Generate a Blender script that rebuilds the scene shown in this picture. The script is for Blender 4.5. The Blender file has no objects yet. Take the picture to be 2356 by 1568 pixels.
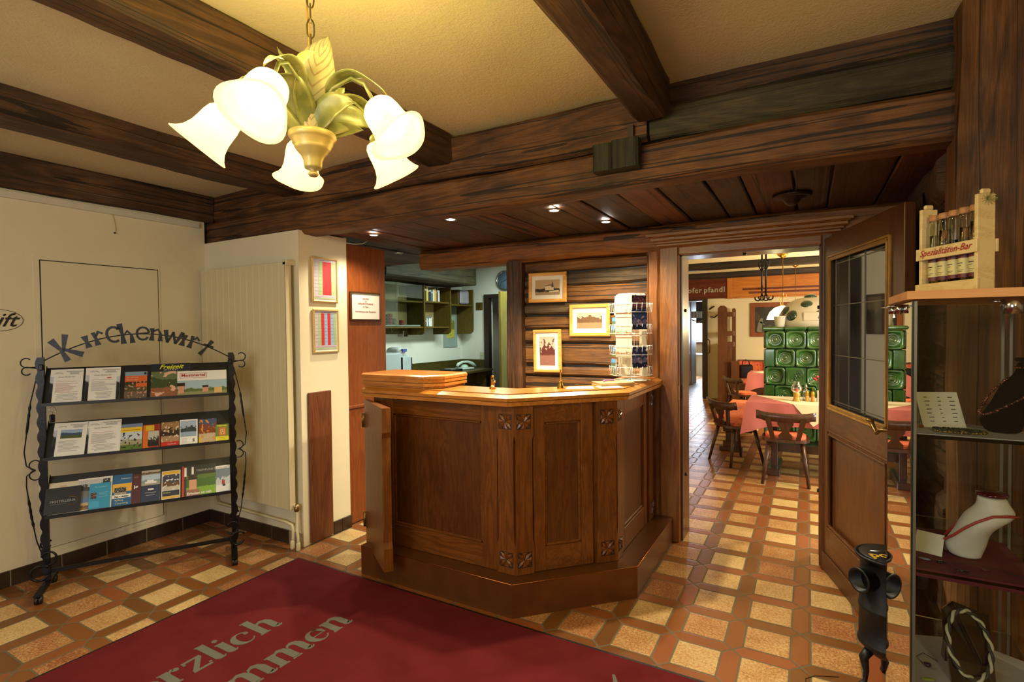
import bpy, bmesh, math, random
from mathutils import Vector, Matrix, noise
random.seed(7)
scn = bpy.context.scene
COL = scn.collection
PI = math.pi

# ------------------------------------------------------------------ camera
YAW, PITCH, ROLL, FPX = 0.51366033, -0.02222465, -0.01039163, 1205.3
CW, CH_ = 2356, 1568
cam_d = bpy.data.cameras.new('camera')
cam = bpy.data.objects.new('camera', cam_d); COL.objects.link(cam)
f_ = Vector((-math.sin(YAW)*math.cos(PITCH), math.cos(YAW)*math.cos(PITCH), math.sin(PITCH)))
r_ = Vector((math.cos(YAW), math.sin(YAW), 0)); u_ = r_.cross(f_)
r2 = r_*math.cos(ROLL)+u_*math.sin(ROLL); u2 = -r_*math.sin(ROLL)+u_*math.cos(ROLL)
mw = Matrix((r2, u2, -f_)).transposed().to_4x4(); mw.translation = (0, 0, 1.5)
cam.matrix_world = mw
cam_d.sensor_fit = 'HORIZONTAL'; cam_d.sensor_width = 36.0; cam_d.lens = 36.0*FPX/CW
cam_d.clip_start = 0.05; cam_d.clip_end = 100
scn.camera = cam

# ------------------------------------------------------------------ world, view, main lights
w = bpy.data.worlds.new('world'); scn.world = w; w.use_nodes = True
w.node_tree.nodes['Background'].inputs[0].default_value = (0.55, 0.62, 0.75, 1)
w.node_tree.nodes['Background'].inputs[1].default_value = 0.25
vs = scn.view_settings
vs.view_transform = 'Standard'; vs.look = 'None'; vs.gamma = 1.0; vs.use_curve_mapping = False
vs.exposure = 0.0

def lamp(kind, name, loc, energy, color, size=0.1, rot=None, spot=None, target=None, size_y=None, blend=.6):
    d = bpy.data.lights.new(name, kind); d.energy = energy; d.color = color
    o = bpy.data.objects.new(name, d); COL.objects.link(o); o.location = loc
    if kind == 'AREA':
        d.size = size
        if size_y: d.shape = 'RECTANGLE'; d.size_y = size_y
    else: d.shadow_soft_size = size
    if kind == 'SPOT': d.spot_size = spot; d.spot_blend = blend
    if target is not None:
        o.rotation_euler = (Vector(target)-Vector(loc)).to_track_quat('-Z', 'Y').to_euler()
    elif rot: o.rotation_euler = rot
    return o

WARM = (1.0, 0.82, 0.36)
CHL = (-1.152, 0.97)                       # chandelier axis
# five recessed ceiling spots over the counter (four burn)
SPOTS = [(-2.746, 2.84), (-1.957, 2.70), (-1.297, 2.82), (-1.148, 3.30)]
for i, (x, y) in enumerate(SPOTS):
    lamp('SPOT', 'spot_light', (x, y, 2.175), [40, 75, 150, 85][i], (1.0, 0.86, 0.62), 0.025, spot=math.radians(140), blend=.7, target=(x, y, 0))
# second chandelier of the lobby, behind the camera, and the window wall on the right behind it
lamp('POINT', 'rear_lamp_light', (0.85, -0.3, 1.95), 42, (1.0, 0.80, 0.45), 0.12)
lamp('AREA', 'entrance_daylight', (-1.4, -1.9, 1.6), 56, (0.95, 0.97, 1.0), 1.6, size_y=1.6, target=(-2.6, 2.0, 1.2))
# office tubes
lamp('AREA', 'office_tube_light', (-3.1, 5.5, 2.42), 70, (0.84, 1.0, 0.88), 0.3, size_y=1.2, rot=(0, 0, 0))
# dining room
lamp('POINT', 'dining_lamp_light', (0.9, 9.0, 1.6), 200, (1.0, 0.80, 0.45), 0.12)
lamp('POINT', 'dining_lamp_light', (-0.31, 8.44, 1.57), 60, (1.0, 0.80, 0.45), 0.10)
lamp('POINT', 'dining_lamp_light', (0.9, 5.4, 1.7), 110, (1.0, 0.82, 0.5), 0.12)
lamp('AREA', 'dining_window_light', (3.9, 5.4, 1.5), 150, (0.80, 0.90, 1.0), 1.2, size_y=1.3, target=(-1.2, 5.0, 0.3))
lamp('AREA', 'back_window_light', (-2.9, 16.8, 1.5), 260, (0.72, 0.84, 1.0), 1.4, size_y=1.2, target=(-2.0, 11.0, 0.2))

# ------------------------------------------------------------------ materials
def lin(c):
    return tuple(((v/12.92) if v <= .04045 else ((v+.055)/1.055)**2.4) for v in c)
def hx(s):
    return lin(tuple(int(s[i:i+2], 16)/255 for i in (0, 2, 4)))
class NG:
    def __init__(s, name):
        s.m = bpy.data.materials.new(name); s.m.use_nodes = True
        s.t = s.m.node_tree; s.n = s.t.nodes; s.l = s.t.links
        s.b = s.n['Principled BSDF']
    def node(s, ty, **kw):
        n = s.n.new(ty)
        for k, v in kw.items():
            if k == 'inp':
                for a, b in v.items():
                    if isinstance(b, bpy.types.NodeSocket): s.l.new(b, n.inputs[a])
                    else: n.inputs[a].default_value = b
            else: setattr(n, k, v)
        return n
    def math(s, op, a, b=None, c=None):
        n = s.n.new('ShaderNodeMath'); n.operation = op
        for i, v in enumerate((a, b, c)):
            if v is None: continue
            if isinstance(v, bpy.types.NodeSocket): s.l.new(v, n.inputs[i])
            else: n.inputs[i].default_value = v
        return n.outputs[0]
    def mix(s, fac, a, b):
        n = s.n.new('ShaderNodeMix'); n.data_type = 'RGBA'
        for i, v in ((0, fac), (6, a), (7, b)):
            if isinstance(v, bpy.types.NodeSocket): s.l.new(v, n.inputs[i])
            else: n.inputs[i].default_value = v if i == 0 else (*v[:3], 1)
        return n.outputs[2]
    def ramp(s, fac, stops):
        n = s.n.new('ShaderNodeValToRGB'); e = n.color_ramp.elements
        while len(e) < len(stops): e.new(0.5)
        for i, (p, c) in enumerate(stops): e[i].position = p; e[i].color = (*c[:3], 1)
        s.l.new(fac, n.inputs[0]); return n.outputs[0]
    def noise(s, vec, scale, detail=4, rough=.5, dist=0):
        n = s.n.new('ShaderNodeTexNoise'); s.l.new(vec, n.inputs['Vector'])
        n.inputs['Scale'].default_value = scale; n.inputs['Detail'].default_value = detail
        n.inputs['Roughness'].default_value = rough; n.inputs['Distortion'].default_value = dist
        return n.outputs[0]
    def coord(s, which='Object', scale=(1, 1, 1), loc=(0, 0, 0), rot=(0, 0, 0)):
        t = s.n.new('ShaderNodeTexCoord'); m = s.n.new('ShaderNodeMapping')
        s.l.new(t.outputs[which], m.inputs[0]); m.inputs['Scale'].default_value = scale
        m.inputs['Location'].default_value = loc; m.inputs['Rotation'].default_value = rot
        return m.outputs[0]
    def bump(s, h, strength=.3, dist=.01):
        n = s.n.new('ShaderNodeBump'); s.l.new(h, n.inputs['Height'])
        n.inputs['Strength'].default_value = strength; n.inputs['Distance'].default_value = dist
        s.l.new(n.outputs[0], s.b.inputs['Normal'])
    def set(s, **kw):
        for k, v in kw.items():
            k = k.replace('_', ' ')
            if isinstance(v, bpy.types.NodeSocket): s.l.new(v, s.b.inputs[k])
            else: s.b.inputs[k].default_value = (*v, 1) if isinstance(v, tuple) and len(v) == 3 else v
        return s
MC = {}
def plain(name, col, rough=.5, metal=0, spec=.5, bumpy=0, bscale=60, coat=0, var=.12):
    if name in MC: return MC[name]
    g = NG(name); c = lin(col) if not isinstance(col, str) else hx(col)
    v = g.coord(); nz = g.noise(v, 9, 3)
    dark = tuple(x*(1-var) for x in c); lite = tuple(min(1, x*(1+var)) for x in c)
    g.set(Base_Color=g.mix(nz, dark, lite), Roughness=rough, Metallic=metal, Specular_IOR_Level=spec, Coat_Weight=coat)
    if bumpy: g.bump(g.noise(v, bscale, 5), bumpy, .004)
    MC[name] = g.m; return g.m
def wood(name, c1, c2, c3, axis='x', rough=.5, ring=9, seed=0, old=0, spec=.4, coat=0, stretch=9, crack=0):
    """c1 dark figure, c2 body, c3 light; grain runs along axis"""
    if name in MC: return MC[name]
    g = NG(name); k = 1.0
    sc = {'x': (k/stretch, k, k), 'y': (k, k/stretch, k), 'z': (k, k, k/stretch)}[axis]
    v = g.coord('Object', sc, (seed*1.7, seed*2.3, seed*.9))
    big = g.noise(v, ring, 3, .55, 1.2)
    rings = g.math('SINE', g.math('MULTIPLY', big, 34))
    fine = g.noise(g.coord('Object', tuple(x*6 if x == 1 else x*1.6 for x in sc)), ring*6, 5, .65)
    blot = g.noise(g.coord('Object', (1.0, 1.0, 1.0), (seed, 0, 3)), 2.2, 4, .6)
    f = g.math('ADD', g.math('MULTIPLY', rings, .10), g.math('MULTIPLY', fine, .65))
    f = g.math('ADD', f, g.math('MULTIPLY', g.math('SUBTRACT', blot, .5), .9 if old else .35))
    f = g.math('ADD', f, .17)
    d = (lambda c: hx(c))
    col = g.ramp(f, [(.12, d(c1)), (.5, d(c2)), (.88, d(c3))])
    hgt = f
    if crack:
        cn = g.noise(g.coord('Object', tuple(x*2.4 if x == 1 else x*.3 for x in sc), (seed*3, 1, 5)), ring*.8, 2, .45, .25)
        cr = g.math('LESS_THAN', g.math('ABSOLUTE', g.math('SUBTRACT', cn, .5)), .009*crack)
        col = g.mix(g.math('MULTIPLY', cr, .85), col, (.006, .004, .002))
        hgt = g.math('SUBTRACT', f, cr)
    g.set(Base_Color=col, Roughness=rough, Specular_IOR_Level=spec, Coat_Weight=coat, Coat_Roughness=.25)
    g.bump(hgt, .55 if old else .12, .006 if old else .0015)
    MC[name] = g.m; return g.m
def emit(name, col, strength, base=(.8, .8, .8)):
    if name in MC: return MC[name]
    g = NG(name); g.set(Base_Color=base, Emission_Color=tuple(col), Emission_Strength=strength, Roughness=.4)
    MC[name] = g.m; return g.m
def glassy(name, tint=(1, 1, 1), rough=0.0, refl=1.0, dens=0.0):
    """thin clear pane: transparent with a Fresnel mirror on top"""
    if name in MC: return MC[name]
    g = NG(name); n = g.n; n.remove(g.b)
    tr = g.node('ShaderNodeBsdfTransparent'); tr.inputs[0].default_value = (*tint, 1)
    gl = g.node('ShaderNodeBsdfGlossy'); gl.inputs['Roughness'].default_value = rough
    fr = g.node('ShaderNodeFresnel'); fr.inputs[0].default_value = 1.5
    f = g.math('MINIMUM', g.math('MULTIPLY_ADD', fr.outputs[0], refl*1.6, dens), 1.0)
    mx = g.node('ShaderNodeMixShader')
    g.l.new(f, mx.inputs[0]); g.l.new(tr.outputs[0], mx.inputs[1]); g.l.new(gl.outputs[0], mx.inputs[2])
    g.l.new(mx.outputs[0], n['Material Output'].inputs[0])
    MC[name] = g.m; return g.m
def realglass(name, col=(1, 1, 1), rough=.02):
    if name in MC: return MC[name]
    g = NG(name); g.set(Base_Color=tuple(col), Roughness=rough, Transmission_Weight=1.0, IOR=1.3)
    MC[name] = g.m; return g.m
def photo(name, sky, hill, ground, horizon=.5, scale=5, amp=.35, blot=None, seed=0, rough=.35):
    """printed picture: sky / ragged hill line / foreground, in the card's own UV square"""
    if name in MC: return MC[name]
    g = NG(name); t = g.n.new('ShaderNodeTexCoord').outputs['UV']
    mp = g.n.new('ShaderNodeMapping'); g.l.new(t, mp.inputs[0]); mp.inputs['Location'].default_value = (seed*3.1, seed*1.3, 0)
    sep = g.n.new('ShaderNodeSeparateXYZ'); g.l.new(t, sep.inputs[0])
    nz = g.noise(mp.outputs[0], scale, 6, .6)
    edge = g.math('ADD', sep.outputs[1], g.math('MULTIPLY', g.math('SUBTRACT', nz, .5), amp*2))
    n2 = g.noise(mp.outputs[0], scale*3.5, 5, .7)
    h, gr, sk = hx(hill), hx(ground), hx(sky)
    hillc = g.mix(g.math('MULTIPLY', n2, 1.1), tuple(x*.35 for x in h), tuple(min(1, x*1.5) for x in h))
    grc = g.mix(g.math('MULTIPLY', n2, 1.1), tuple(x*.4 for x in gr), tuple(min(1, x*1.4) for x in gr))
    c = g.mix(g.math('GREATER_THAN', edge, horizon), hillc, sk)
    low = g.math('LESS_THAN', g.math('ADD', sep.outputs[1], g.math('MULTIPLY', g.math('SUBTRACT', n2, .5), .25)), horizon*.5)
    c = g.mix(low, c, grc)
    if blot:
        n3 = g.noise(mp.outputs[0], scale*1.3, 2, .4)
        c = g.mix(g.math('GREATER_THAN', n3, .60), c, hx(blot))
    g.set(Base_Color=c, Roughness=rough); MC[name] = g.m; return g.m

DARK = ('150c05', '3a2311', '5e3c1e')
def beamwood(axis, seed=0): return wood('aged_beam_wood_%s%d' % (axis, seed), '181009', '432c1a', '69492b', axis, .62, 7, seed, old=1, crack=1.6)
def logwood(axis, seed=0): return wood('brown_log_wood_%s%d' % (axis, seed), '23150a', '6a431a', '94652c', axis, .55, 6, seed, old=1, crack=1.8)
oakz = wood('counter_oak', '3a1e07', '683b13', '8a521e', 'z', .32, 14, 1, coat=.25)
oakx = wood('counter_oak_cross', '3a1e07', '683b13', '8a521e', 'x', .32, 14, 1, coat=.25)
oaky = wood('counter_oak_long', '3a1e07', '683b13', '8a521e', 'y', .32, 14, 1, coat=.25)
panelz = wood('counter_panel_oak', '2e1706', '532d0e', '6f3f16', 'z', .33, 17, 3, coat=.2)
topw = wood('worktop_oak', '854714', 'ab6a26', 'c0833a', 'x', .25, 12, 2, coat=.4)
copper = plain('plinth_copper_sheet', '6e431f', .3, .5, var=.3)
doorw = wood('door_oak', '2a1507', '4c290d', '683c19', 'z', .35, 13, 4, coat=.2)
framew = wood('frame_oak', '4d2a0e', '7d4c1e', 'a0702f', 'z', .35, 12, 5, coat=.2)
framewx = wood('frame_oak_cross', '4d2a0e', '7d4c1e', 'a0702f', 'x', .35, 12, 5, coat=.2)
mahog = wood('mahogany_panel', '54270c', '7f4016', '94501f', 'z', .42, 12, 6)
pine = wood('pine_frame', 'b0732a', 'd69a48', 'e8b869', 'x', .4, 10, 7)
birch = wood('birch_ply', 'b59a62', 'd3bb82', 'e0cb98', 'x', .5, 10, 8)
beech = wood('beech_board', 'a8672f', 'c48a4c', 'd49c5e', 'x', .4, 8, 9)
chairw = wood('chair_walnut', '23130a', '45281a', '5d3a24', 'z', .3, 12, 10, coat=.3)
shelfw = wood('office_oak', '3a3010', '584818', '6d5c24', 'z', .4, 14, 11)
iron = plain('black_iron', '0d0d0e', .38, .35, bumpy=.2, bscale=40)
blackp = plain('black_board', '0e0e0f', .45)
whitew = None
cream = plain('cream_wall_paint', 'd9ceae', .75, bumpy=.25, bscale=30, var=.03)
officew = plain('white_office_paint', 'd5d9cf', .8, bumpy=.2, var=.03)
diningw = plain('dining_wall_paint', 'd8ccaa', .8, bumpy=.2, var=.04)
g = NG('rough_ceiling_plaster'); v = g.coord()
nz = g.noise(g.coord('Object', (1, 1, 1)), 42, 8, .72, .2); n2 = g.noise(v, 3, 3)
g.set(Base_Color=g.mix(n2, hx('c9b787'), hx('dbcb9d')), Roughness=.9)
g.bump(g.math('ADD', nz, g.math('MULTIPLY', g.noise(v, 110, 3), .3)), .55, .012); plaster = g.m
radm = plain('radiator_enamel', 'cbbf98', .42, var=.02)
btile = plain('brown_base_tile', '33241a', .3, var=.4)
chrome = plain('chrome', 'b8b8b8', .18, 1)
brass = plain('brass', 'c79a3e', .25, 1)
oldbrass = plain('old_brass', '7d6234', .4, .9)
paper = plain('white_paper', 'dcdad2', .6, var=.02)
cardw = plain('mount_board', 'ddd6c2', .7, var=.02)
ink = plain('black_ink', '1c1c20', .5)
redink = plain('red_ink', 'a01e28', .5)
grey = plain('grey_ink', '8a8a88', .6)

# floor: square stoneware tiles framed by long terracotta hexagons
def floor_mat():
    g = NG('hexagon_floor_tiles'); PX, PY, X0, Y0 = .277, .2815, -.025, 2.877
    t = g.n.new('ShaderNodeTexCoord').outputs['Object']
    sp = g.n.new('ShaderNodeSeparateXYZ'); g.l.new(t, sp.inputs[0])
    u = g.math('DIVIDE', g.math('SUBTRACT', sp.outputs[0], X0), PX)
    v = g.math('DIVIDE', g.math('SUBTRACT', sp.outputs[1], Y0), PY)
    ru, rv = g.math('ROUND', u), g.math('ROUND', v)
    fu, fv = g.math('FLOOR', u), g.math('FLOOR', v)
    a = g.math('ABSOLUTE', g.math('SUBTRACT', u, ru)); b = g.math('ABSOLUTE', g.math('SUBTRACT', v, rv))
    m = g.math('MINIMUM', a, b); M = g.math('MAXIMUM', a, b); h = .148
    cr = g.math('GREATER_THAN', m, h)
    d = g.math('MINIMUM', g.math('ABSOLUTE', g.math('SUBTRACT', m, h)),
               g.math('ADD', g.math('MULTIPLY', g.math('SUBTRACT', M, m), .707), g.math('MULTIPLY', cr, 5)))
    grout = g.math('LESS_THAN', d, .015)
    ab = g.math('LESS_THAN', a, b)         # vertical hexagon
    def pick(f, x, y): return g.math('ADD', g.math('MULTIPLY', f, x), g.math('MULTIPLY', g.math('SUBTRACT', 1, f), y))
    ix = pick(cr, fu, pick(ab, g.math('ADD', ru, .31), fu)); iy = pick(cr, fv, pick(ab, fv, g.math('ADD', rv, .47)))
    cv = g.n.new('ShaderNodeCombineXYZ'); g.l.new(ix, cv.inputs[0]); g.l.new(iy, cv.inputs[1])
    wn = g.n.new('ShaderNodeTexWhiteNoise'); wn.noise_dimensions = '2D'; g.l.new(cv.outputs[0], wn.inputs['Vector'])
    rnd = wn.outputs['Value']
    sh = g.n.new('ShaderNodeVectorMath'); sh.operation = 'MULTIPLY_ADD'
    g.l.new(cv.outputs[0], sh.inputs[0]); sh.inputs[1].default_value = (3.3, 7.7, 0); g.l.new(t, sh.inputs[2])
    sp1 = g.noise(sh.outputs[0], 85, 4, .85); sp2 = g.noise(sh.outputs[0], 8, 5, .65)
    f = g.math('ADD', g.math('MULTIPLY', rnd, .62), g.math('MULTIPLY', g.math('SUBTRACT', sp2, .3), .75))
    f = g.math('ADD', f, g.math('MULTIPLY', g.math('SUBTRACT', sp1, .5), 2.6))
    stone = g.ramp(f, [(.05, hx('c9b07a')), (.40, hx('b48b54')), (.62, hx('a06a3e')), (.95, hx('7c4226'))])
    hexc = g.ramp(g.math('ADD', g.math('MULTIPLY', rnd, .8), g.math('MULTIPLY', sp2, .3)), [(.1, hx('674019')), (.5, hx('7d4a1f')), (.95, hx('8a4c27'))])
    c = g.mix(cr, hexc, stone); c = g.mix(grout, c, hx('5f563c'))
    g.set(Base_Color=c, Roughness=g.math('ADD', g.math('MULTIPLY', sp1, .2), g.math('ADD', .26, g.math('MULTIPLY', grout, .4))), Specular_IOR_Level=.5)
    hh = g.math('SUBTRACT', g.math('MINIMUM', g.math('MULTIPLY', d, 25), 1), g.math('MULTIPLY', sp1, .12))
    g.bump(hh, .35, .004); return g.m
tiles = floor_mat()
g = NG('red_rug_pile'); v = g.coord(); n1 = g.noise(v, 900, 2, .9); n2 = g.noise(v, 6, 4)
f = g.math('ADD', g.math('MULTIPLY', n1, .9), g.math('MULTIPLY', n2, .35))
g.set(Base_Color=g.ramp(f, [(.3, hx('3e1011')), (.6, hx('6a2022')), (.95, hx('7b2e2f'))]), Roughness=.95, Specular_IOR_Level=.08)
g.bump(n1, .8, .004); rugm = g.m
g = NG('grey_rug_pile'); v = g.coord(); n1 = g.noise(v, 700, 2, .9)
g.set(Base_Color=g.ramp(n1, [(.3, hx('55544a')), (.7, hx('7f7e70'))]), Roughness=.95, Specular_IOR_Level=.1); g.bump(n1, .8, .004); ruggrey = g.m
g = NG('orange_floral_fabric'); v = g.coord(); n1 = g.noise(v, 11, 3, .5, 1.5); n2 = g.noise(g.coord('Object', (1, 1, 1), (4, 2, 1)), 16, 2, .5, 1)
c = g.mix(g.math('GREATER_THAN', n1, .58), hx('cf6a42'), hx('b03c2c')); c = g.mix(g.math('GREATER_THAN', n2, .66), c, hx('6d5a66'))
g.set(Base_Color=c, Roughness=.85); fabric = g.m
pink = plain('pink_tablecloth', 'b0605e', .7, var=.05); cloth = plain('cream_runner', 'd8ccb0', .8, var=.04)
g = NG('green_glaze'); v = g.coord(); n1 = g.noise(v, 7, 4)
g.set(Base_Color=g.ramp(n1, [(.3, hx('173c18')), (.6, hx('335f26')), (.85, hx('5c7a2e'))]), Roughness=.12, Specular_IOR_Level=.7, Coat_Weight=.6); green = g.m
darkgreen = plain('dark_green_glaze', '0f2f20', .12, coat=.6)

# ------------------------------------------------------------------ mesh builder
class MB:
    def __init__(s, T=None):
        s.v = []; s.f = []; s.mi = []; s.sm = []; s.uv = []; s.mats = []; s.T = T
    def m(s, mat):
        if mat not in s.mats: s.mats.append(mat)
        return s.mats.index(mat)
    def add(s, vs_, fs, mat, smooth=False, uvs=None):
        b = len(s.v)
        for p in vs_:
            p = Vector(p); s.v.append(s.T @ p if s.T else p)
        i = s.m(mat)
        for k, f in enumerate(fs):
            s.f.append([b+j for j in f]); s.mi.append(i); s.sm.append(smooth)
            s.uv.append(uvs[k] if uvs else None)
        return s
    def box(s, a, b, mat, bev=0):
        x0, y0, z0 = [min(p, q) for p, q in zip(a, b)]; x1, y1, z1 = [max(p, q) for p, q in zip(a, b)]
        if bev:
            e = min(bev, (x1-x0)/2.01, (y1-y0)/2.01, (z1-z0)/2.01); V = []
            for sx in (0, 1):
                for sy in (0, 1):
                    for sz in (0, 1):
                        X = (x0, x1)[sx]; Y = (y0, y1)[sy]; Z = (z0, z1)[sz]
                        dx = e if sx == 0 else -e; dy = e if sy == 0 else -e; dz = e if sz == 0 else -e
                        V += [(X, Y+dy, Z+dz), (X+dx, Y, Z+dz), (X+dx, Y+dy, Z)]
            def I(a_, b_, c_, k): return (a_*4+b_*2+c_)*3+k
            F = []
            for q in (0, 1):
                o = [(0, 0), (0, 1), (1, 1), (1, 0)]
                F.append([I(q, i, j, 0) for i, j in (o if q == 0 else o[::-1])])
                F.append([I(i, q, j, 1) for i, j in (o[::-1] if q == 0 else o)])
                F.append([I(i, j, q, 2) for i, j in (o if q == 0 else o[::-1])])
            for i in (0, 1):
                for j in (0, 1):
                    F.append([I(i, j, 0, 0), I(i, j, 0, 1), I(i, j, 1, 1), I(i, j, 1, 0)])
                    F.append([I(i, 0, j, 0), I(i, 0, j, 2), I(i, 1, j, 2), I(i, 1, j, 0)])
                    F.append([I(0, i, j, 1), I(0, i, j, 2), I(1, i, j, 2), I(1, i, j, 1)])
                    for k in (0, 1): F.append([I(i, j, k, 0), I(i, j, k, 1), I(i, j, k, 2)])
            return s.add(V, F, mat)
        V = [(x, y, z) for x in (x0, x1) for y in (y0, y1) for z in (z0, z1)]
        return s.add(V, [(0, 1, 3, 2), (4, 6, 7, 5), (0, 4, 5, 1), (2, 3, 7, 6), (0, 2, 6, 4), (1, 5, 7, 3)], mat)
    def prism(s, poly, z0, z1, mat, inset=0, axis='z'):
        n = len(poly)
        P0 = poly
        V = [(x, y, z0) for x, y in poly]+[(x, y, z1) for x, y in poly]
        F = [[(i) for i in range(n)][::-1], [n+i for i in range(n)]]+[[i, (i+1) % n, n+(i+1) % n, n+i] for i in range(n)]
        return s.add(V, F, mat)
    def quad(s, a, b, c, d, mat):
        return s.add([a, b, c, d], [(0, 1, 2, 3)], mat, uvs=[[(0, 0), (1, 0), (1, 1), (0, 1)]])
    def tube(s, pts, r, mat, n=8, closed=False, radii=None):
        pts = [Vector(p) for p in pts]; N = len(pts); V = []; F = []
        prev = None
        for i, p in enumerate(pts):
            if closed: t = pts[(i+1) % N]-pts[i-1]
            else: t = pts[min(i+1, N-1)]-pts[max(i-1, 0)]
            t.normalize()
            if prev is None:
                a = t.orthogonal().normalized()
            else:
                a = prev-t*prev.dot(t)
                a = a.normalized() if a.length > 1e-6 else t.orthogonal().normalized()
            prev = a; b = t.cross(a); rr = radii[i] if radii else r
            for k in range(n):
                th = 2*PI*k/n; V.append(p+(a*math.cos(th)+b*math.sin(th))*rr)
        for i in range(N if closed else N-1):
            for k in range(n):
                j = (i+1) % N
                F.append([i*n+k, i*n+(k+1) % n, j*n+(k+1) % n, j*n+k])
        if not closed:
            F.append(list(range(n))[::-1]); F.append([(N-1)*n+k for k in range(n)])
        return s.add(V, F, mat, True)
    def cyl(s, p0, p1, r0, mat, r1=None, n=20):
        return s.tube([p0, p1], r0, mat, n, radii=[r0, r0 if r1 is None else r1])
    def lathe(s, prof, mat, n=28, M=None, wav=None, cap=True, amp=0):
        """prof: (radius, height) along local z; M places it"""
        V = []; F = []
        for i, (r, z) in enumerate(prof):
            for k in range(n):
                th = 2*PI*k/n; rr = r*(1+(wav[i]*math.cos(3*th) if wav else 0))
                p = Vector((rr*math.cos(th), rr*math.sin(th), z)); V.append(M @ p if M else p)
        for i in range(len(prof)-1):
            for k in range(n): F.append([i*n+k, i*n+(k+1) % n, (i+1)*n+(k+1) % n, (i+1)*n+k])
        if cap:
            if prof[0][0] > 1e-5: F.append(list(range(n))[::-1])
            if prof[-1][0] > 1e-5: F.append([(len(prof)-1)*n+k for k in range(n)])
        return s.add(V, F, mat, True)
    def rough(s, a, b, axis, mat, amp=.008, seed=0, ch=.02, step=.09):
        """hewn timber between two box corners, grain along axis"""
        ax = 'xyz'.index(axis); o = [i for i in range(3) if i != ax]
        lo = [min(p, q) for p, q in zip(a, b)]; hi = [max(p, q) for p, q in zip(a, b)]
        L = hi[ax]-lo[ax]; N = max(2, int(L/step)); V = []; F = []
        def ring():
            u0, u1, w0, w1 = lo[o[0]], hi[o[0]], lo[o[1]], hi[o[1]]; c = min(ch, (u1-u0)/4, (w1-w0)/4); R = []
            for t in (0, .33, .66, 1): R.append((u0+c+(u1-u0-2*c)*t, w0))
            for t in (0, .33, .66, 1): R.append((u1, w0+c+(w1-w0-2*c)*t))
            for t in (0, .33, .66, 1): R.append((u1-c-(u1-u0-2*c)*t, w1))
            for t in (0, .33, .66, 1): R.append((u0, w1-c-(w1-w0-2*c)*t))
            return R
        R = ring(); n = len(R)
        for i in range(N+1):
            x = lo[ax]+L*i/N
            for (p, q) in R:
                P = [0, 0, 0]; P[ax] = x; P[o[0]] = p; P[o[1]] = q; P = Vector(P)
                k = P*3.0; k[ax] *= .5; k += Vector((seed*5.1, seed*2.7, seed))
                d = noise.noise_vector(k)*amp*1.6 + noise.noise_vector(P*11+Vector((seed, 9, 1)))*amp*.4
                d[ax] *= .2; V.append(P+d)
        for i in range(N):
            for k in range(n): F.append([i*n+k, i*n+(k+1) % n, (i+1)*n+(k+1) % n, (i+1)*n+k])
        F.append(list(range(n))[::-1]); F.append([N*n+k for k in range(n)])
        return s.add(V, F, mat)
    def stroke(s, pts, org, X, Y, th, mat):
        """flat pen stroke: pts (x, y, width) in the plane X, Y; raised by th along the normal"""
        X, Y, org = Vector(X), Vector(Y), Vector(org); Z = X.cross(Y).normalized()
        P = [Vector((p[0], p[1])) for p in pts]; L = []; R = []
        for i, p in enumerate(P):
            t = P[min(i+1, len(P)-1)]-P[max(i-1, 0)]; t = t.normalized(); nn = Vector((-t.y, t.x))*pts[i][2]/2
            L.append(p+nn); R.append(p-nn)
        def W(q, h): return org+X*q.x+Y*q.y+Z*h
        n = len(P); V = [W(q, 0) for q in L]+[W(q, 0) for q in R]+[W(q, th) for q in L]+[W(q, th) for q in R]; F = []
        for i in range(n-1):
            F += [[i, i+1, n+i+1, n+i], [2*n+i, 3*n+i, 3*n+i+1, 2*n+i+1], [i, 2*n+i, 2*n+i+1, i+1], [n+i, n+i+1, 3*n+i+1, 3*n+i]]
        F += [[0, n, 3*n, 2*n], [n-1, 3*n-1, 4*n-1, 2*n-1]]
        return s.add(V, F, mat)
    def text(s, txt, size, org, X, Y, mat, th=.0006, align='CENTER', shear=0, off=0, spacing=1):
        cu = bpy.data.curves.new('t', 'FONT'); cu.body = txt; cu.size = size; cu.align_x = align; cu.extrude = 0
        cu.shear = shear; cu.offset = off; cu.space_character = spacing; cu.resolution_u = 2
        o = bpy.data.objects.new('t', cu); COL.objects.link(o)
        dg = bpy.context.evaluated_depsgraph_get(); me = bpy.data.meshes.new_from_object(o.evaluated_get(dg))
        X, Y, org = Vector(X).normalized(), Vector(Y).normalized(), Vector(org); Z = X.cross(Y)
        V = [org+X*v.co.x+Y*v.co.y+Z*th for v in me.vertices]
        s.add(V, [list(p.vertices) for p in me.polygons], mat)
        bpy.data.objects.remove(o); bpy.data.curves.remove(cu); bpy.data.meshes.remove(me); return s
    def build(s, name, parent=None, world=False, origin=None):
        V = s.v; loc = Vector((0, 0, 0))
        if parent is not None and world:
            inv = wm(parent).inverted(); V = [inv @ p for p in V]
        elif parent is None:
            if origin is None:
                xs = [p.x for p in V]; ys = [p.y for p in V]; zs = [p.z for p in V]
                origin = ((min(xs)+max(xs))/2, (min(ys)+max(ys))/2, min(zs))
            loc = Vector(origin); V = [p-loc for p in V]
        me = bpy.data.meshes.new(name); me.from_pydata([tuple(p) for p in V], [], s.f)
        for mt in s.mats: me.materials.append(mt)
        me.polygons.foreach_set('material_index', s.mi); me.polygons.foreach_set('use_smooth', s.sm)
        if any(u is not None for u in s.uv):
            ul = me.uv_layers.new(name='UVMap'); k = 0
            for pi, p in enumerate(me.polygons):
                for j in range(p.loop_total):
                    ul.data[p.loop_start+j].uv = s.uv[pi][j] if s.uv[pi] else (0, 0)
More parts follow.
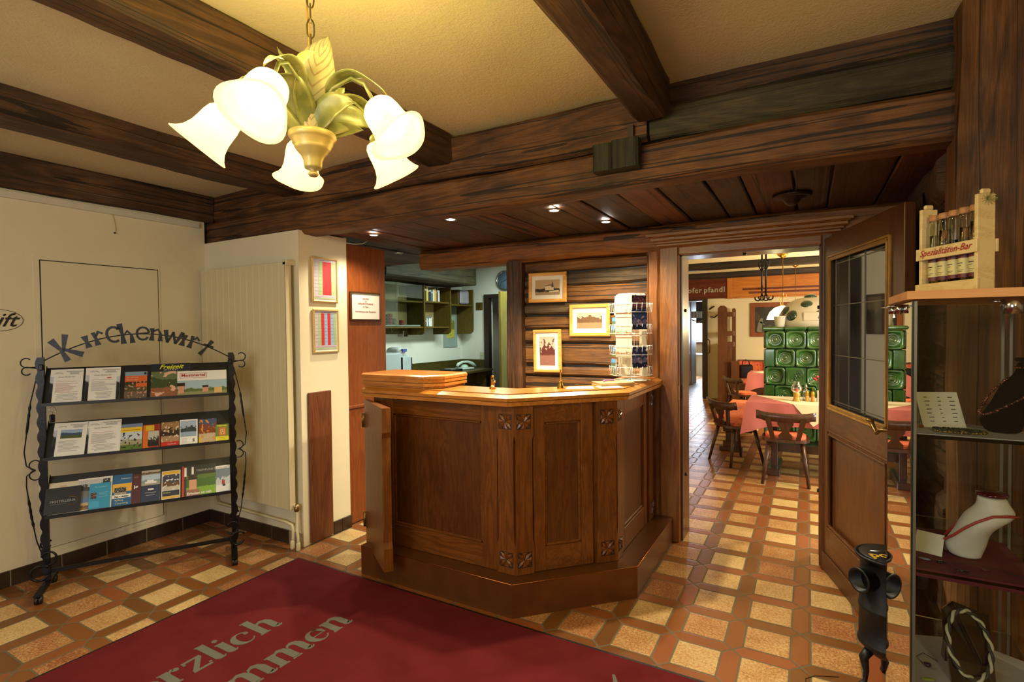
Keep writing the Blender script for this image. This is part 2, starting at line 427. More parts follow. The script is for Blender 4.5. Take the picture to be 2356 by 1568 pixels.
        bm = bmesh.new(); bm.from_mesh(me); bmesh.ops.recalc_face_normals(bm, faces=[f for f in bm.faces if len(bm.faces) > 1 and not (s.uv[f.index] is not None)]); bm.to_mesh(me); bm.free()
        me.update(); o = bpy.data.objects.new(name, me); COL.objects.link(o); o.location = loc
        if parent is not None: o.parent = parent
        return o
def wm(o):
    m = o.matrix_basis.copy()
    return wm(o.parent) @ m if o.parent else m
def tag(o, label, cat, group=None):
    o['label'] = label; o['category'] = cat
    if group: o['group'] = group
    return o
def thing(name, label, cat, loc=(0, 0, 0), rz=0, group=None):
    o = bpy.data.objects.new(name, None); COL.objects.link(o); o.empty_display_size = .05
    o.location = loc; o.rotation_euler = (0, 0, rz); return tag(o, label, cat, group)
def struct(name, mb=None, loc=(0, 0, 0), rz=0):
    if mb: o = mb.build(name, origin=(0, 0, 0))
    else:
        o = bpy.data.objects.new(name, None); COL.objects.link(o); o.empty_display_size = .05; o.location = loc; o.rotation_euler = (0, 0, rz)
    o['kind'] = 'structure'; return o
def kids(o): return [c for c in bpy.data.objects if c.parent == o]
def dup(o, loc, rz, label=None, parent=None):
    c = o.copy(); COL.objects.link(c)
    if parent is None: c.location = loc; c.rotation_euler = (0, 0, rz)
    else: c.parent = parent
    if label: c['label'] = label
    for k in kids(o): dup(k, None, None, None, c)
    return c
def frameT(org, X, Y=None, Z=(0, 0, 1)):
    X = Vector(X).normalized(); Z = Vector(Z).normalized(); Y = Z.cross(X) if Y is None else Vector(Y).normalized()
    return Matrix(((X.x, Y.x, Z.x, org[0]), (X.y, Y.y, Z.y, org[1]), (X.z, Y.z, Z.z, org[2]), (0, 0, 0, 1)))

# ================================================================== THE SETTING
b = MB(); b.box((-5.5, -3, -.05), (5, 19, 0), tiles); struct('floor', b)
b = MB(); b.box((-4.45, -3, 0), (-4.15, 2.43, 2.62), cream); struct('wall_left', b)
b = MB(); b.box((-4.45, 2.43, 0), (-3.05, 2.86, 2.2), cream); struct('wall_radiator', b)
b = MB(); b.box((-4.45, -3.2, 0), (3.2, -3, 2.7), cream); struct('wall_behind_camera', b)
b = MB(); b.box((3.0, -3, 0), (3.2, 2.9, 2.7), cream); struct('wall_right', b)
# plaster ceiling (sags towards the left wall)
b = MB(); xs = [-4.45, -3.0, -1.8, 0.45, 3.2]; zz = [2.565, 2.59, 2.628, 2.628, 2.628]
for i in range(4):
    V = [(xs[i], -3, zz[i]), (xs[i+1], -3, zz[i+1]), (xs[i+1], 2.62, zz[i+1]), (xs[i], 2.62, zz[i])]
    V += [(x, y, z+.1) for x, y, z in V]
    b.add(V, [(3, 2, 1, 0), (4, 5, 6, 7), (0, 1, 5, 4), (1, 2, 6, 5), (2, 3, 7, 6), (3, 0, 4, 7)], plaster)
struct('ceiling', b)
# boarded ceiling over the counter and the office
b = MB(); x = -4.74; k = 0; ws = random.Random(3); pk = [wood('ceiling_plank_%d' % i, *c, 'y', .6, 6, 20+i, old=1, crack=1.5) for i, c in enumerate([('1c1007', '452915', '644127'), ('22130a', '562f17', '754627'), ('1c1409', '3f301c', '5c4c31')])]
while x < 1.1:
    wd = ws.uniform(.15, .24); z = 2.208+ws.uniform(0, .012)
    b.rough((x+.004, 2.62, z), (x+wd-.006, 4.42 if x < -2.2 else 3.97, z+.03), 'y', pk[ws.randrange(3)], .004, k, .006, .3)
    x += wd; k += 1
b.box((-4.75, 2.63, 2.25), (1.1, 3.98, 2.3), blackp); b.box((-4.75, 3.98, 2.25), (-2.1, 4.42, 2.5), blackp)
struct('ceiling', b)

# log wall round the counter: logs, posts
b = MB(); zs = [0, .2, .42, .63, .84, .985, 1.125, 1.205, 1.385, 1.50, 1.605, 1.70, 1.835, 1.945, 2.04]
lw = [logwood('x', i) for i in range(3)]+[wood('grey_log_wood', '1a120a', '4a3a24', '77603e', 'x', .65, 6, 5, old=1, crack=2)]
for i in range(len(zs)-1):
    b.rough((-2.003, 3.775+random.uniform(-.008, .012), zs[i]+.009), (-1.003, 3.95, zs[i+1]-.004), 'x', lw[[0, 1, 2, 3, 1, 0, 2, 1, 0, 2, 3, 1, 3, 0][i]], .009, i, .015)
b.box((-2.003, 3.80, 0), (-1.003, 3.94, 2.03), blackp); b.box((-1.003, 3.91, 0), (-.8, 3.97, 2.03), blackp)
struct('wall_log', b)
b = MB(); b.rough((.12, 3.78, 0), (.55, 3.98, 2.06), 'z', logwood('z', 4), .008, 3); b.rough((.5, 2.62, 0), (.72, 3.98, 2.2), 'z', beamwood('z', 4), .012, 8)
for i, z in enumerate([.0, .28, .55, .84, 1.1, 1.38, 1.66, 1.93]):
    b.rough((.47, 2.62, z+.005), (.7, 3.78, z+.27), 'y', beamwood('y', i % 2+2), .02, i, .04)
struct('wall_right_logs', b)
b = MB(); b.rough((.66, 2.5, 0), (1.3, 2.62, 2.62), 'z', logwood('z', 7), .01, 9); struct('wall_right_boards', b)

def timber(name, a, c, ax, mat, label, cat='beam', amp=.009, seed=0, ch=.02, group=None, step=.09):
    b = MB(); b.rough(a, c, ax, mat, amp, seed, ch, step); o = b.build(name)
    return tag(o, label, cat, group)
timber('girder', (-4.35, 2.46, 2.175), (.47, 2.60, 2.366), 'x', wood('girder_wood', '1c1108', '583618', '85592c', 'x', .6, 7, 2, old=1, crack=1.8), 'lower of the two stacked dark timbers running across above the reception counter', 'beam', .008, 1, .018)
b = MB()
b.rough((-4.4, 2.485, 2.378), (-.66, 2.62, 2.62), 'x', wood('girder_wood', '1c1108', '583618', '85592c', 'x', .6, 7, 2, old=1, crack=1.8), .008, 5); b.rough((-.645, 2.475, 2.378), (.47, 2.62, 2.53), 'x', wood('greenish_beam', '15120a', '38301a', '574a2a', 'x', .65, 7, 9, old=1, crack=1.5), .006, 4); b.rough((-.645, 2.50, 2.53), (.47, 2.62, 2.65), 'x', beamwood('x', 3), .008, 8)
tag(b.build('girder'), 'upper timber of the stacked pair, against the plaster ceiling', 'beam')
timber('ceiling_beam', (-1.975, -3, 2.462), (-1.785, 2.475, 2.64), 'y', beamwood('y', 0), 'dark ceiling beam directly behind the chandelier, nearest beam left of it', seed=11, group=None)
timber('ceiling_beam', (-3.27, -3, 2.455), (-3.045, 2.475, 2.62), 'y', beamwood('y', 1), 'dark ceiling beam between the chandelier beam and the left wall beam', seed=12)
timber('ceiling_beam', (-4.16, -3, 2.365), (-4.10, 2.475, 2.575), 'y', beamwood('y', 2), 'dark beam lying along the top of the cream left wall above the white trim', seed=13, amp=.004)
timber('ceiling_beam', (-.705, -3, 2.445), (-.535, 2.42, 2.64), 'y', beamwood('y', 3), 'heavy ceiling beam right of the chandelier, its end over the wooden corbel block', seed=14, ch=.03)
t = thing('corbel_block', 'dark greenish wooden corbel block fixed on the face of the lower girder', 'block', (-.80, 2.40, 2.25))
b = MB(); gb = wood('corbel_wood', '10110a', '2b2a18', '463f22', 'z', .65, 9, 3, old=1, crack=2)
b.rough((-.90, 2.385, 2.245), (-.806, 2.46, 2.372), 'z', gb, .005, 2, .012, .04); b.rough((-.804, 2.382, 2.245), (-.675, 2.46, 2.378), 'z', gb, .005, 6, .012, .04); b.build('block', t, True)
b = MB(); b.box((-.745, 2.455, 2.37), (-.718, 2.475, 2.46), plain('strap_wood', '3a2614', .6)); b.build('strap', t, True)
# left end of the girder pair is cut at the corner
timber('log_beam', (-3.03, 3.70, 2.038), (.55, 3.95, 2.215), 'x', wood('top_log_wood', '341d0a', '7a491c', '9a632b', 'x', .5, 6, 8, old=1, crack=1.2), 'broad reddish log beam lying on top of the log wall under the boarded ceiling', seed=21, ch=.03)
timber('timber_post', (-2.15, 3.70, 0), (-2.005, 3.90, 2.05), 'z', wood('post_wood', '1c1008', '4c2e15', '724724', 'z', .5, 7, 31, old=1, crack=1.5), 'wooden post at the left end of the log wall beside the office opening', 'post', seed=22)
timber('timber_post', (-1.0, 3.73, 0), (-.905, 3.90, 2.04), 'z', wood('post_wood_light', '3a2010', '7c4b22', 'a36c36', 'z', .5, 7, 33, old=1, crack=1), 'slim wooden post between the log wall and the dining room door frame', 'post', seed=23)
timber('timber_post', (.462, 2.36, 0), (.655, 2.6, 2.64), 'z', wood('big_post_wood', '1f1308', '5c3918', '84592b', 'z', .6, 6, 35, old=1, crack=1.4), 'massive squared timber post at the right behind the glass showcase', 'post', seed=24, ch=.03)
b = MB(); b.T = frameT((.52, 2.62, 2.09), (0, 1, -.06)); b.rough((0, -.06, -.09), (1.10, .06, .08), 'x', beamwood('x', 6), .015, 3, .03)
tag(b.build('wall_timber'), 'dark top timber running back from the massive post above the open door', 'brace')
b = MB(); b.tube([(.47, 3.02, 2.10), (.455, 2.98, 2.09), (.45, 2.93, 2.04), (.45, 2.90, 1.97), (.45, 2.885, 1.87)], .006, iron)
tag(b.build('curved_iron_rod'), 'thin curved rusty iron rod on the dark logs above the open door', 'rod')
b = MB(); b.T = frameT((.70, 2.30, 2.43), (1, -.9, .55)); b.rough((0, -.08, -.09), (.9, .08, .09), 'x', logwood('x', 2), .012, 6, .03)
tag(b.build('diagonal_brace'), 'orange-brown brace end at the top right corner above the massive post', 'brace')
# white trim on the left wall
b = MB(); b.box((-4.15, -3, 2.312), (-4.125, 2.375, 2.352), plain('white_trim', 'c9c2b0', .5)); struct('trim_1', b)
# small hook and wire under the trim
t = thing('ceiling_hook', 'small wire loop with a dark nail high on the left wall under the trim', 'hook', (-4.148, 1.81, 2.19))
b = MB(); b.tube([(0.002, -.01, .125), (.004, -.002, .08), (.004, .004, .04), (.004, .004, .01)], .0022, plain('pale_wire', 'c9bd98', .5)); b.build('wire', t)
b = MB(); b.lathe([(0, 0), (.006, .002), (.006, .008), (0, .01)], iron, 10, Matrix.Rotation(PI/2, 4, 'Y')); b.build('nail', t)
# baseboards of brown tile with light joints
def baseboard(name, p0, p1, t0=.0):
    p0, p1 = Vector(p0), Vector(p1); L = (p1-p0).length; X = (p1-p0)/L; T = frameT(p0, X); b = MB(T); x = 0; jm = plain('joint', '8d8064', .8)
    b.box((0, .0, 0), (L, .008, .092), jm)
    while x < L-.01:
        e = min(L, x+.2); b.box((x+.003, -.004, .001), (e-.003, .008, .093), btile, .002); x += .205
    return struct(name, b)
baseboard('baseboard_left', (-4.142, -3, 0), (-4.142, 2.42, 0)) if False else None
b = MB(); jm = plain('joint', '8d8064', .8)
b.box((-4.15, -3, 0), (-4.142, 2.42, .092), jm); y = -2.98
while y < 2.41: b.box((-4.15, y+.002, 0), (-4.137, min(y+.243, 2.42), .094), btile, .002); y += .247
struct('baseboard_left', b)
b = MB(); b.box((-4.14, 2.422, 0), (-3.06, 2.43, .092), jm); x = -4.137
while x < -3.2: b.box((x+.002, 2.417, 0), (x+.185, 2.43, .094), btile, .002); x += .189
struct('baseboard_back', b)
b = MB(); b.box((-3.05, 2.69, 0), (-3.036, 2.765, .094), btile, .002); b.box((-3.05, 2.77, 0), (-3.036, 2.86, .094), btile, .002); struct('baseboard_pillar', b)

# lift door, flush in the left wall
gap = plain('dark_gap', '26221c', .8)
D = struct('door_1', None, (-4.15, 1.72, 0))
b = MB(); b.box((.0, -.35, .13), (.004, .372, 1.99), cream); b.box((.0, -.322, .155), (.0055, .36, 1.963), gap)
b.build('door_frame', D)
b = MB(); b.box((.001, -.316, .158), (.0075, .355, 1.957), plain('door_cream', 'd6cba9', .6, var=.02)); b.build('door_leaf', D)
# round Lift badge on the wall
t = thing('lift_sign', 'oval outline badge with slanted black script on the left wall, cut by the frame edge', 'sign', (-4.149, 1.185, 1.585))
b = MB(); pts = [(.001, .118*math.cos(a*PI/24)+.012, .064*math.sin(a*PI/24)) for a in range(48)]
b.tube(pts, .0015, ink, 6, closed=True); b.build('outline', t)
b = MB(); b.text('Lift', .115, (.0015, .020, -.036), (0, 1, 0), (0, 0, 1), ink, .001, shear=.45, off=.001); b.build('lettering', t)
# brown door closing the office beyond the pillar
D = struct('door_2', None, (-3.06, 3.07, 0))
b = MB(); b.box((-.03, -.21, .92), (0, .215, 2.165), mahog, .002); b.box((-.03, -.21, .01), (-.004, .215, .90), mahog, .002); b.build('door_leaf', D)
b = MB(); b.box((-.01, -.21, .90), (.012, .215, .925), mahog, .004); b.build('rail', D)
b = MB(); b.tube([(0, -.22, 2.17), (.03, -.15, 2.165), (.05, -.08, 2.175), (.06, -.04, 2.2)], .004, plain('white_cable', 'b9b6a8', .5)); b.build('cable', D)

# dining room door frame
F = struct('trim_2', None, (-.35, 3.77, 0))
def part(name, fn, parent, world=True, mat=None, T=None):
    b = MB(T); fn(b); return b.build(name, parent, world)
def jamb(b, x0, x1, d=1):
    b.box((x0, 3.70, 0), (x1, 3.80, 2.065), framew, .006)
part('jamb', lambda b: b.box((-.905, 3.715, 0), (-.775, 3.80, 2.065), framew, .008), F)
part('jamb', lambda b: b.box((.072, 3.715, 0), (.135, 3.80, 2.065), doorw, .008), F)
part('jamb', lambda b: (b.box((-.775, 3.77, 0), (-.76, 3.99, 2.0), doorw), b.box((.065, 3.77, 0), (.08, 3.99, 2.0), doorw), b.box((-.775, 3.77, 1.995), (.08, 3.99, 2.012), doorw)), F)
part('lintel', lambda b: b.box((-.775, 3.72, 2.0), (.075, 3.80, 2.065), framewx, .006), F)
def crown(b):
    for i, (z0, z1, p) in enumerate([(2.062, 2.078, .012), (2.078, 2.092, .024), (2.092, 2.097, .032), (2.097, 2.118, .040), (2.118, 2.124, .052), (2.124, 2.146, .062)]):
        b.box((-.905-p*1.2, 3.69-p, z0), (.16+p*1.2, 3.78, z1), framewx, .003)
part('crown_moulding', crown, F)
for z in (1.62, .45):
    part('buffer', lambda b: b.lathe([(0, 0), (.012, 0), (.012, .01), (0, .012)], blackp, 12, Matrix.Translation((-.76, 3.86, z)) @ Matrix.Rotation(PI/2, 4, 'Y')), F)
    part('buffer', lambda b: b.lathe([(0, 0), (.012, 0), (.012, -.01), (0, -.012)], blackp, 12, Matrix.Translation((.065, 3.86, z)) @ Matrix.Rotation(PI/2, 4, 'Y')), F)
part('buffer', lambda b: b.lathe([(0, 0), (.012, 0), (.012, -.01), (0, -.012)], blackp, 12, Matrix.Translation((-.37, 3.86, 1.995))), F)
part('strike_plate', lambda b: b.box((-.776, 3.706, 1.0), (-.768, 3.716, 1.1), oldbrass), F)

# door leaf, standing open towards the camera
hin, end = Vector((.085, 3.73, 0)), Vector((.362, 2.80, 0)); dv = (end-hin).normalized(); Ld = (end-hin).length
ang = math.atan2(dv.y, dv.x)
D = struct('door_3', None, (hin.x, hin.y, 0), ang)     # local x along leaf, local -y... faces the counter
dwx = wood('door_oak_cross', '2a1507', '4c290d', '683c19', 'x', .35, 13, 4, coat=.2)
def leaf(b):
    W = Ld; th = .045
    b.box((0, 0, .012), (.10, th, 2.03), doorw, .003); b.box((W-.13, 0, .012), (W, th, 2.03), doorw, .003)
    b.box((.10, 0, 1.90), (W-.13, th, 2.03), dwx); b.box((.10, 0, .87), (W-.13, th, 1.02), dwx); b.box((.10, 0, .012), (W-.13, th, .30), dwx)
    b.box((.10, .014, .30), (W-.13, th-.014, .87), doorw)
part('door_leaf', leaf, D, False)
def mould(b, x0, x1, z0, z1, y, s=-1, mt=doorw):
    for k, (a, h) in enumerate([(0, .014), (.012, .009), (.022, .016)]):
        w_ = .012
        for (A, B) in (((x0+a, z0+a), (x1-a, z0+a+w_)), ((x0+a, z1-a-w_), (x1-a, z1-a)), ((x0+a, z0+a), (x0+a+w_, z1-a)), ((x1-a-w_, z0+a), (x1-a, z1-a))):
            b.box((A[0], y, A[1]), (B[0], y+s*h, B[1]), mt, .003)
part('glass_bead', lambda b: mould(b, .085, Ld-.115, 1.005, 1.915, .004, -1, wood('bead_gold', '5b3a12', '8d6526', 'b58a3e', 'z', .3, 12, 1)), D, False)
part('panel_moulding', lambda b: mould(b, .085, Ld-.115, .285, .885, .004), D, False)
g_ = NG('leaded_pane_glass'); g_.n.remove(g_.b)
tr = g_.node('ShaderNodeBsdfTransparent'); tr.inputs[0].default_value = (.18, .2, .22, 1); gl = g_.node('ShaderNodeBsdfGlossy'); gl.inputs['Roughness'].default_value = .03
gl.inputs[0].default_value = (.85, .88, .92, 1); df = g_.node('ShaderNodeBsdfDiffuse'); df.inputs[0].default_value = (.30, .32, .35, 1)
mx1 = g_.node('ShaderNodeMixShader'); mx1.inputs[0].default_value = .06; g_.l.new(tr.outputs[0], mx1.inputs[1]); g_.l.new(df.outputs[0], mx1.inputs[2])
fr = g_.node('ShaderNodeFresnel'); fr.inputs[0].default_value = 1.9; mx2 = g_.node('ShaderNodeMixShader')
g_.l.new(g_.math('MINIMUM', g_.math('MULTIPLY', fr.outputs[0], 1.15), 1.0), mx2.inputs[0]); g_.l.new(mx1.outputs[0], mx2.inputs[1]); g_.l.new(gl.outputs[0], mx2.inputs[2]); g_.l.new(mx2.outputs[0], g_.n['Material Output'].inputs[0])
part('glass_pane', lambda b: b.box((.11, .018, 1.02), (Ld-.13, .024, 1.90), g_.m), D, False)
def lead(b):
    L0, L1 = .12, Ld-.14; m_ = plain('lead_came', '6d6a60', .35, .8)
    for z in (1.06, 1.33, 1.62, 1.86): b.box((L0, .0145, z-.002), (L1, .019, z+.002), m_)
    for x in (L0+.03, L0+.22, L0+.42, L1-.03): b.box((x-.002, .0145, 1.02), (x+.002, .019, 1.90), m_)
part('lead_strips', lead, D, False)
def handle(b):
    x = Ld-.055; b.box((x-.02, -.004, .92), (x+.018, .001, 1.10), oldbrass, .002)
    b.tube([(x, 0, 1.03), (x, -.045, 1.035), (x-.02, -.058, 1.03), (x-.05, -.06, 1.01), (x-.075, -.06, 1.03), (x-.11, -.06, 1.055)], .008, oldbrass, 8, radii=[.012, .009, .009, .008, .009, .012])
    b.lathe([(0, 0), (.016, .004), (.02, .01), (.012, .018), (0, .02)], oldbrass, 12, Matrix.Translation((x-.115, -.06, 1.05)))
part('door_handle', handle, D, False)
part('kick_board', lambda b: b.box((.01, -.01, .012), (Ld-.01, 0, .12), wood('kick_oak', '27140a', '45270f', '5b3516', 'x', .35, 13, 2), .003), D, False)

# ================================================================== RUG
ru = thing('welcome_rug', 'large dark red rug with grey serif lettering on the tiles before the counter', 'rug', (-1.4, 1.0, 0))
part('pile', lambda b: b.box((-2.915, -.9, .001), (-.0, 2.275, .009), rugm), ru)
part('border', lambda b: (b.box((-2.93, -.915, 0), (-2.912, 2.29, .007), blackp), b.box((-.0, -.915, 0), (.015, 2.29, .007), blackp), b.box((-2.912, 2.272, 0), (0, 2.29, .007), blackp), b.box((-2.912, -.915, 0), (0, -.898, .007), blackp)), ru)
def glyph(b, ch, o, X, Y, s, th, m):
    """bold face with thick stems and hairline serifs, x height = 1 unit * s"""
    S = .31; H = .085
    def st(x, y0, y1, w=S): b.stroke([(x*s, y0*s, w*s), (x*s, y1*s, w*s)], o, X, Y, th, m)
    def bar(x0, x1, y, w=H): b.stroke([(x0*s, y*s, w*s), (x1*s, y*s, w*s)], o, X, Y, th*.9, m)
    def cv(P): b.stroke([(x*s, y*s, w_*s) for x, y, w_ in P], o, X, Y, th*1.1, m)
    if ch in 'hnm':
        top = 1.55 if ch == 'h' else 1.0
        st(.2, 0, top); bar(-.02, .42, .035); bar(-.02, .2, top-.04)
        n = 2 if ch == 'm' else 1
        for k in range(n):
            x = .2+.58*k; X2 = x+.58
            cv([(x+.1, .78, .05), (x+.2, .93, .12), (x+.36, .98, .2), (x+.52, .88, .26), (X2, .7, S), (X2, .1, S)])
            if k == n-1: cv([(X2, .14, S), (X2+.05, .04, .16), (X2+.16, .03, .08), (X2+.24, .12, .05)])
            else: bar(X2-.2, X2+.2, .035)
        return .2+.58*n+.32
    if ch == 'r':
        st(.2, 0, 1); bar(-.02, .42, .035); bar(-.02, .2, .96); cv([(.28, .72, .05), (.4, .9, .1), (.52, .97, .14)]); cv([(.48, .9, .2), (.6, .84, .24), (.68, .8, .14)]); return .78
    if ch == 'i': st(.2, .1, 1); bar(0, .2, .96); cv([(.2, .14, S), (.26, .04, .16), (.36, .03, .08), (.44, .12, .05)]); cv([(.1, 1.32, .12), (.2, 1.32, .26), (.3, 1.32, .12)]); return .5
    if ch == 'l': st(.2, .1, 1.55); bar(0, .2, 1.51); cv([(.2, .14, S), (.26, .04, .16), (.36, .03, .08), (.44, .12, .05)]); return .5
    if ch in 'ce':
        P = []
        for k in range(13):
            a = math.radians(50+k*23); P.append((.45+.36*math.cos(a), .5+.46*math.sin(a), .06+.22*max(0, -math.cos(a))**1.3))
        cv(P)
        if ch == 'c': cv([(.6, .76, .18), (.7, .76, .22), (.78, .76, .12)])
        else: cv([(.78, .5, .06), (.76, .7, .18), (.66, .87, .12), (.5, .95, .05)]); bar(.22, .84, .5, .06)
        return .93
    if ch == 'z': bar(.05, .75, .93, .12); bar(.05, .75, .06, .12); cv([(.68, .9, .2), (.14, .1, .2)]); bar(.7, .8, .2, .1); bar(.04, .14, .8, .1); return .86
    if ch == 'o':
        P = [(.45+.34*math.cos(a*PI/8), .5+.46*math.sin(a*PI/8), .06+.2*abs(math.cos(a*PI/8))) for a in range(17)]; cv(P); return .93
    if ch == 'k': st(.2, 0, 1.55); bar(-.02, .42, .035); bar(-.02, .2, 1.51); cv([(.3, .4, .06), (.72, .95, .06)]); cv([(.42, .55, .12), (.85, .03, .26)]); bar(.55, .85, .96); return 1.0
    if ch == 'W': cv([(0, 1.4, .26), (.4, 0, .2)]); cv([(.4, 0, .06), (.7, 1.4, .07)]); cv([(.62, 1.4, .26), (1.0, 0, .2)]); cv([(1.0, 0, .06), (1.35, 1.4, .07)]); return 1.45
    if ch == 'H': st(.2, 0, 1.4); st(.95, 0, 1.4); bar(.2, .95, .72); return 1.2
    return .4
def rugline(b, word, ybase_end, xb, s):
    adv = []; tmp = MB()
    for ch in word: adv.append(glyph(tmp, ch, (0, 0, 0), (1, 0, 0), (0, 1, 0), s, .001, ruggrey)*s)
    y = ybase_end-sum(adv)-.02
    for ch, a in zip(word, adv):
        glyph(b, ch, (xb, y, .009), (0, 1, 0), (-1, 0, 0), s, .0012, ruggrey); y += a
part('lettering', lambda b: rugline(b, 'Herzlich', 1.755, -2.335, .118), ru)
part('lettering', lambda b: rugline(b, 'Willkommen', 1.945, -2.035, .118), ru)

part('lettering', lambda b: b.stroke([(0, 0, .012), (.05, .012, .02), (.11, .004, .05), (.2, 0, .06)], (-.725, 2.145, .009), (.25, -.97, 0), (.97, .25, 0), .0012, ruggrey), ru)

# ================================================================== RECEPTION COUNTER
rc = thing('reception_counter', 'angular carved oak reception counter on a copper-clad plinth with orange-brown worktop', 'counter', (-1.5, 2.8, 0))
Pl = [(-2.40, 2.33), (-1.33, 2.33), (-.82, 2.845), (-.82, 3.705), (-1.14, 3.705), (-1.14, 3.0), (-1.47, 2.66), (-2.40, 2.66)]
part('plinth', lambda b: b.prism(Pl, 0, .178, copper), rc)
part('plinth_edge_highlight', lambda b: b.tube([(x, y, .177) for x, y in Pl[:4]], .0025, plain('highlight_copper', 'b8743c', .25, .9), 6), rc)  # lighter strip colours in the highlight along the plinth's top edge
Bd = [(-2.39, 2.45), (-1.372, 2.45), (-.965, 2.875), (-.965, 3.69), (-1.13, 3.69), (-1.13, 3.0), (-1.46, 2.65), (-2.39, 2.65)]
part('body', lambda b: b.prism(Bd, .178, 1.092, oakz), rc)
def offset_poly(outer, d): return outer
# worktop in stacked profile layers (ogee edge)
def wt(b):
    def ring(dx): # outward offset dx on the outer edge
        return [(-2.43, 2.40-dx), (-1.385-dx*.41, 2.40-dx) if False else (-1.385+dx*.41, 2.40-dx), (-.905+dx, 2.925-dx*.41), (-.905+dx, 3.70), (-1.15, 3.70), (-1.15, 3.01), (-1.475, 2.67), (-2.43, 2.67)]
    for z0, z1, d in [(1.092, 1.112, .018), (1.112, 1.118, .004), (1.118, 1.134, .022), (1.134, 1.1345, .018)]: b.prism(ring(d), z0, z1, topw)
    lo, hi = ring(.020), ring(-.012); n = 8
    b.add([(x, y, 1.134) for x, y in lo]+[(x, y, 1.150) for x, y in hi], [[i, (i+1) % n, n+(i+1) % n, n+i] for i in range(n)], topw)
    hi2 = ring(-.014); b.prism(hi2, 1.134, 1.155, topw)
part('worktop', wt, rc)
def flap(b):
    def ring(d): return [(-2.44, 2.42-d), (-1.955+d*.3, 2.42-d), (-1.885+d, 2.50-d*.5), (-1.885+d, 2.72), (-2.44, 2.72)]
    for z0, z1, d in [(1.157, 1.170, .006), (1.170, 1.186, .022), (1.186, 1.192, .010), (1.192, 1.214, .022), (1.214, 1.228, .026)]: b.prism(ring(d), z0, z1, topw)
    lo, hi = ring(.026), ring(.012); b.add([(x, y, 1.228) for x, y in lo]+[(x, y, 1.236) for x, y in hi], [[i, (i+1) % 5, 5+(i+1) % 5, 5+i] for i in range(5)]+[[5, 6, 7, 8, 9]], topw)
part('folded_counter_flap', flap, rc)
# framed panels on each face: local x along the face, -y outwards
def face(P0, P1, name='panel_frame', st=.085, raised=.018, mt=oakz, mtx=oakx, z0=.18, z1=1.092, top=.10, bot=.13):
    P0, P1 = Vector((*P0, 0)), Vector((*P1, 0)); L = (P1-P0).length; X = (P1-P0)/L
    b = MB(frameT(P0, X)); e = raised
    b.box((0, -e, z0), (st, .0, z1), mt, .002); b.box((L-st, -e, z0), (L, 0, z1), mt, .002)
    b.box((st, -e, z1-top), (L-st, 0, z1), mtx, .002); b.box((st, -e, z0), (L-st, 0, z0+bot), mtx, .002)
    a0, a1, c0, c1 = st, L-st, z0+bot, z1-top; q = .014
    for (A, B) in (((a0, c0), (a1, c0+q)), ((a0, c1-q), (a1, c1)), ((a0, c0), (a0+q, c1)), ((a1-q, c0), (a1, c1))):
        b.box((A[0], -e*.55, A[1]), (B[0], 0, B[1]), mtx, .003)
    b.build(name, rc, True)
    b = MB(frameT(P0, X)); b.box((a0+q, -.004, c0+q), (a1-q, .002, c1-q), panelz); b.build('panel', rc, True)
face((-2.32, 2.45), (-1.475, 2.45), st=.10)
face((-1.305, 2.52), (-1.06, 2.776), st=.07)
face((-.965, 2.95), (-.965, 3.52), st=.075)
def post(P, X, w_, name='corner_pilaster', wav=True):
    """pilaster with a waist: wide carved ends, narrower shaft"""
    b = MB(frameT((*P, 0), X)); d = .028; i = .007 if wav else 0
    S = [(0, w_, .18), (0, w_, .335), (i, w_-i, .365), (i, w_-i, .90), (0, w_, .93), (0, w_, 1.09)]
    for (a0, a1, z0), (b0, b1, z1) in zip(S[:-1], S[1:]):
        b.add([(a0, -d, z0), (a1, -d, z0), (a1, 0, z0), (a0, 0, z0), (b0, -d, z1), (b1, -d, z1), (b1, 0, z1), (b0, 0, z1)], [(0, 1, 5, 4), (1, 2, 6, 5), (2, 3, 7, 6), (3, 0, 4, 7), (0, 3, 2, 1), (4, 5, 6, 7)], oakz)
    p = b.build(name, rc, True)
    for zc in (.258, 1.005):
        b = MB(frameT((*P, 0), X)); cx = w_/2; s_ = min(.041, w_/2-.008)
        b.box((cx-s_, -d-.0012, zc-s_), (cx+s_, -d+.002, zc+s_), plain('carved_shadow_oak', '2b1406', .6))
        for q in range(4):
            a = PI/4+q*PI/2; ux, uz = math.cos(a), math.sin(a); R = s_*1.30
            for sg in (1, -1):
                V = [(cx, -d-.002, zc), (cx+ux*R*.5-uz*sg*R*.22, -d-.001, zc+uz*R*.5+ux*sg*R*.22), (cx+ux*R, -d-.001, zc+uz*R), (cx+ux*R*.5, -d-.009, zc+uz*R*.5)]
                b.add(V, [(0, 1, 3), (1, 2, 3)], oakz)
            ca = q*PI/2; vx, vz = math.cos(ca), math.sin(ca)
            b.add([(cx+vx*.004, -d-.0015, zc+vz*.004), (cx+vx*s_*.95-vz*s_*.35, -d-.0015, zc+vz*s_*.95+vx*s_*.35), (cx+vx*s_*.95+vz*s_*.35, -d-.0015, zc+vz*s_*.95-vx*s_*.35), (cx+vx*s_*.8, -d-.006, zc+vz*s_*.8)], [(0, 1, 3), (0, 3, 2), (1, 2, 3)], oakz)
        b.build('carved_rosette', p)
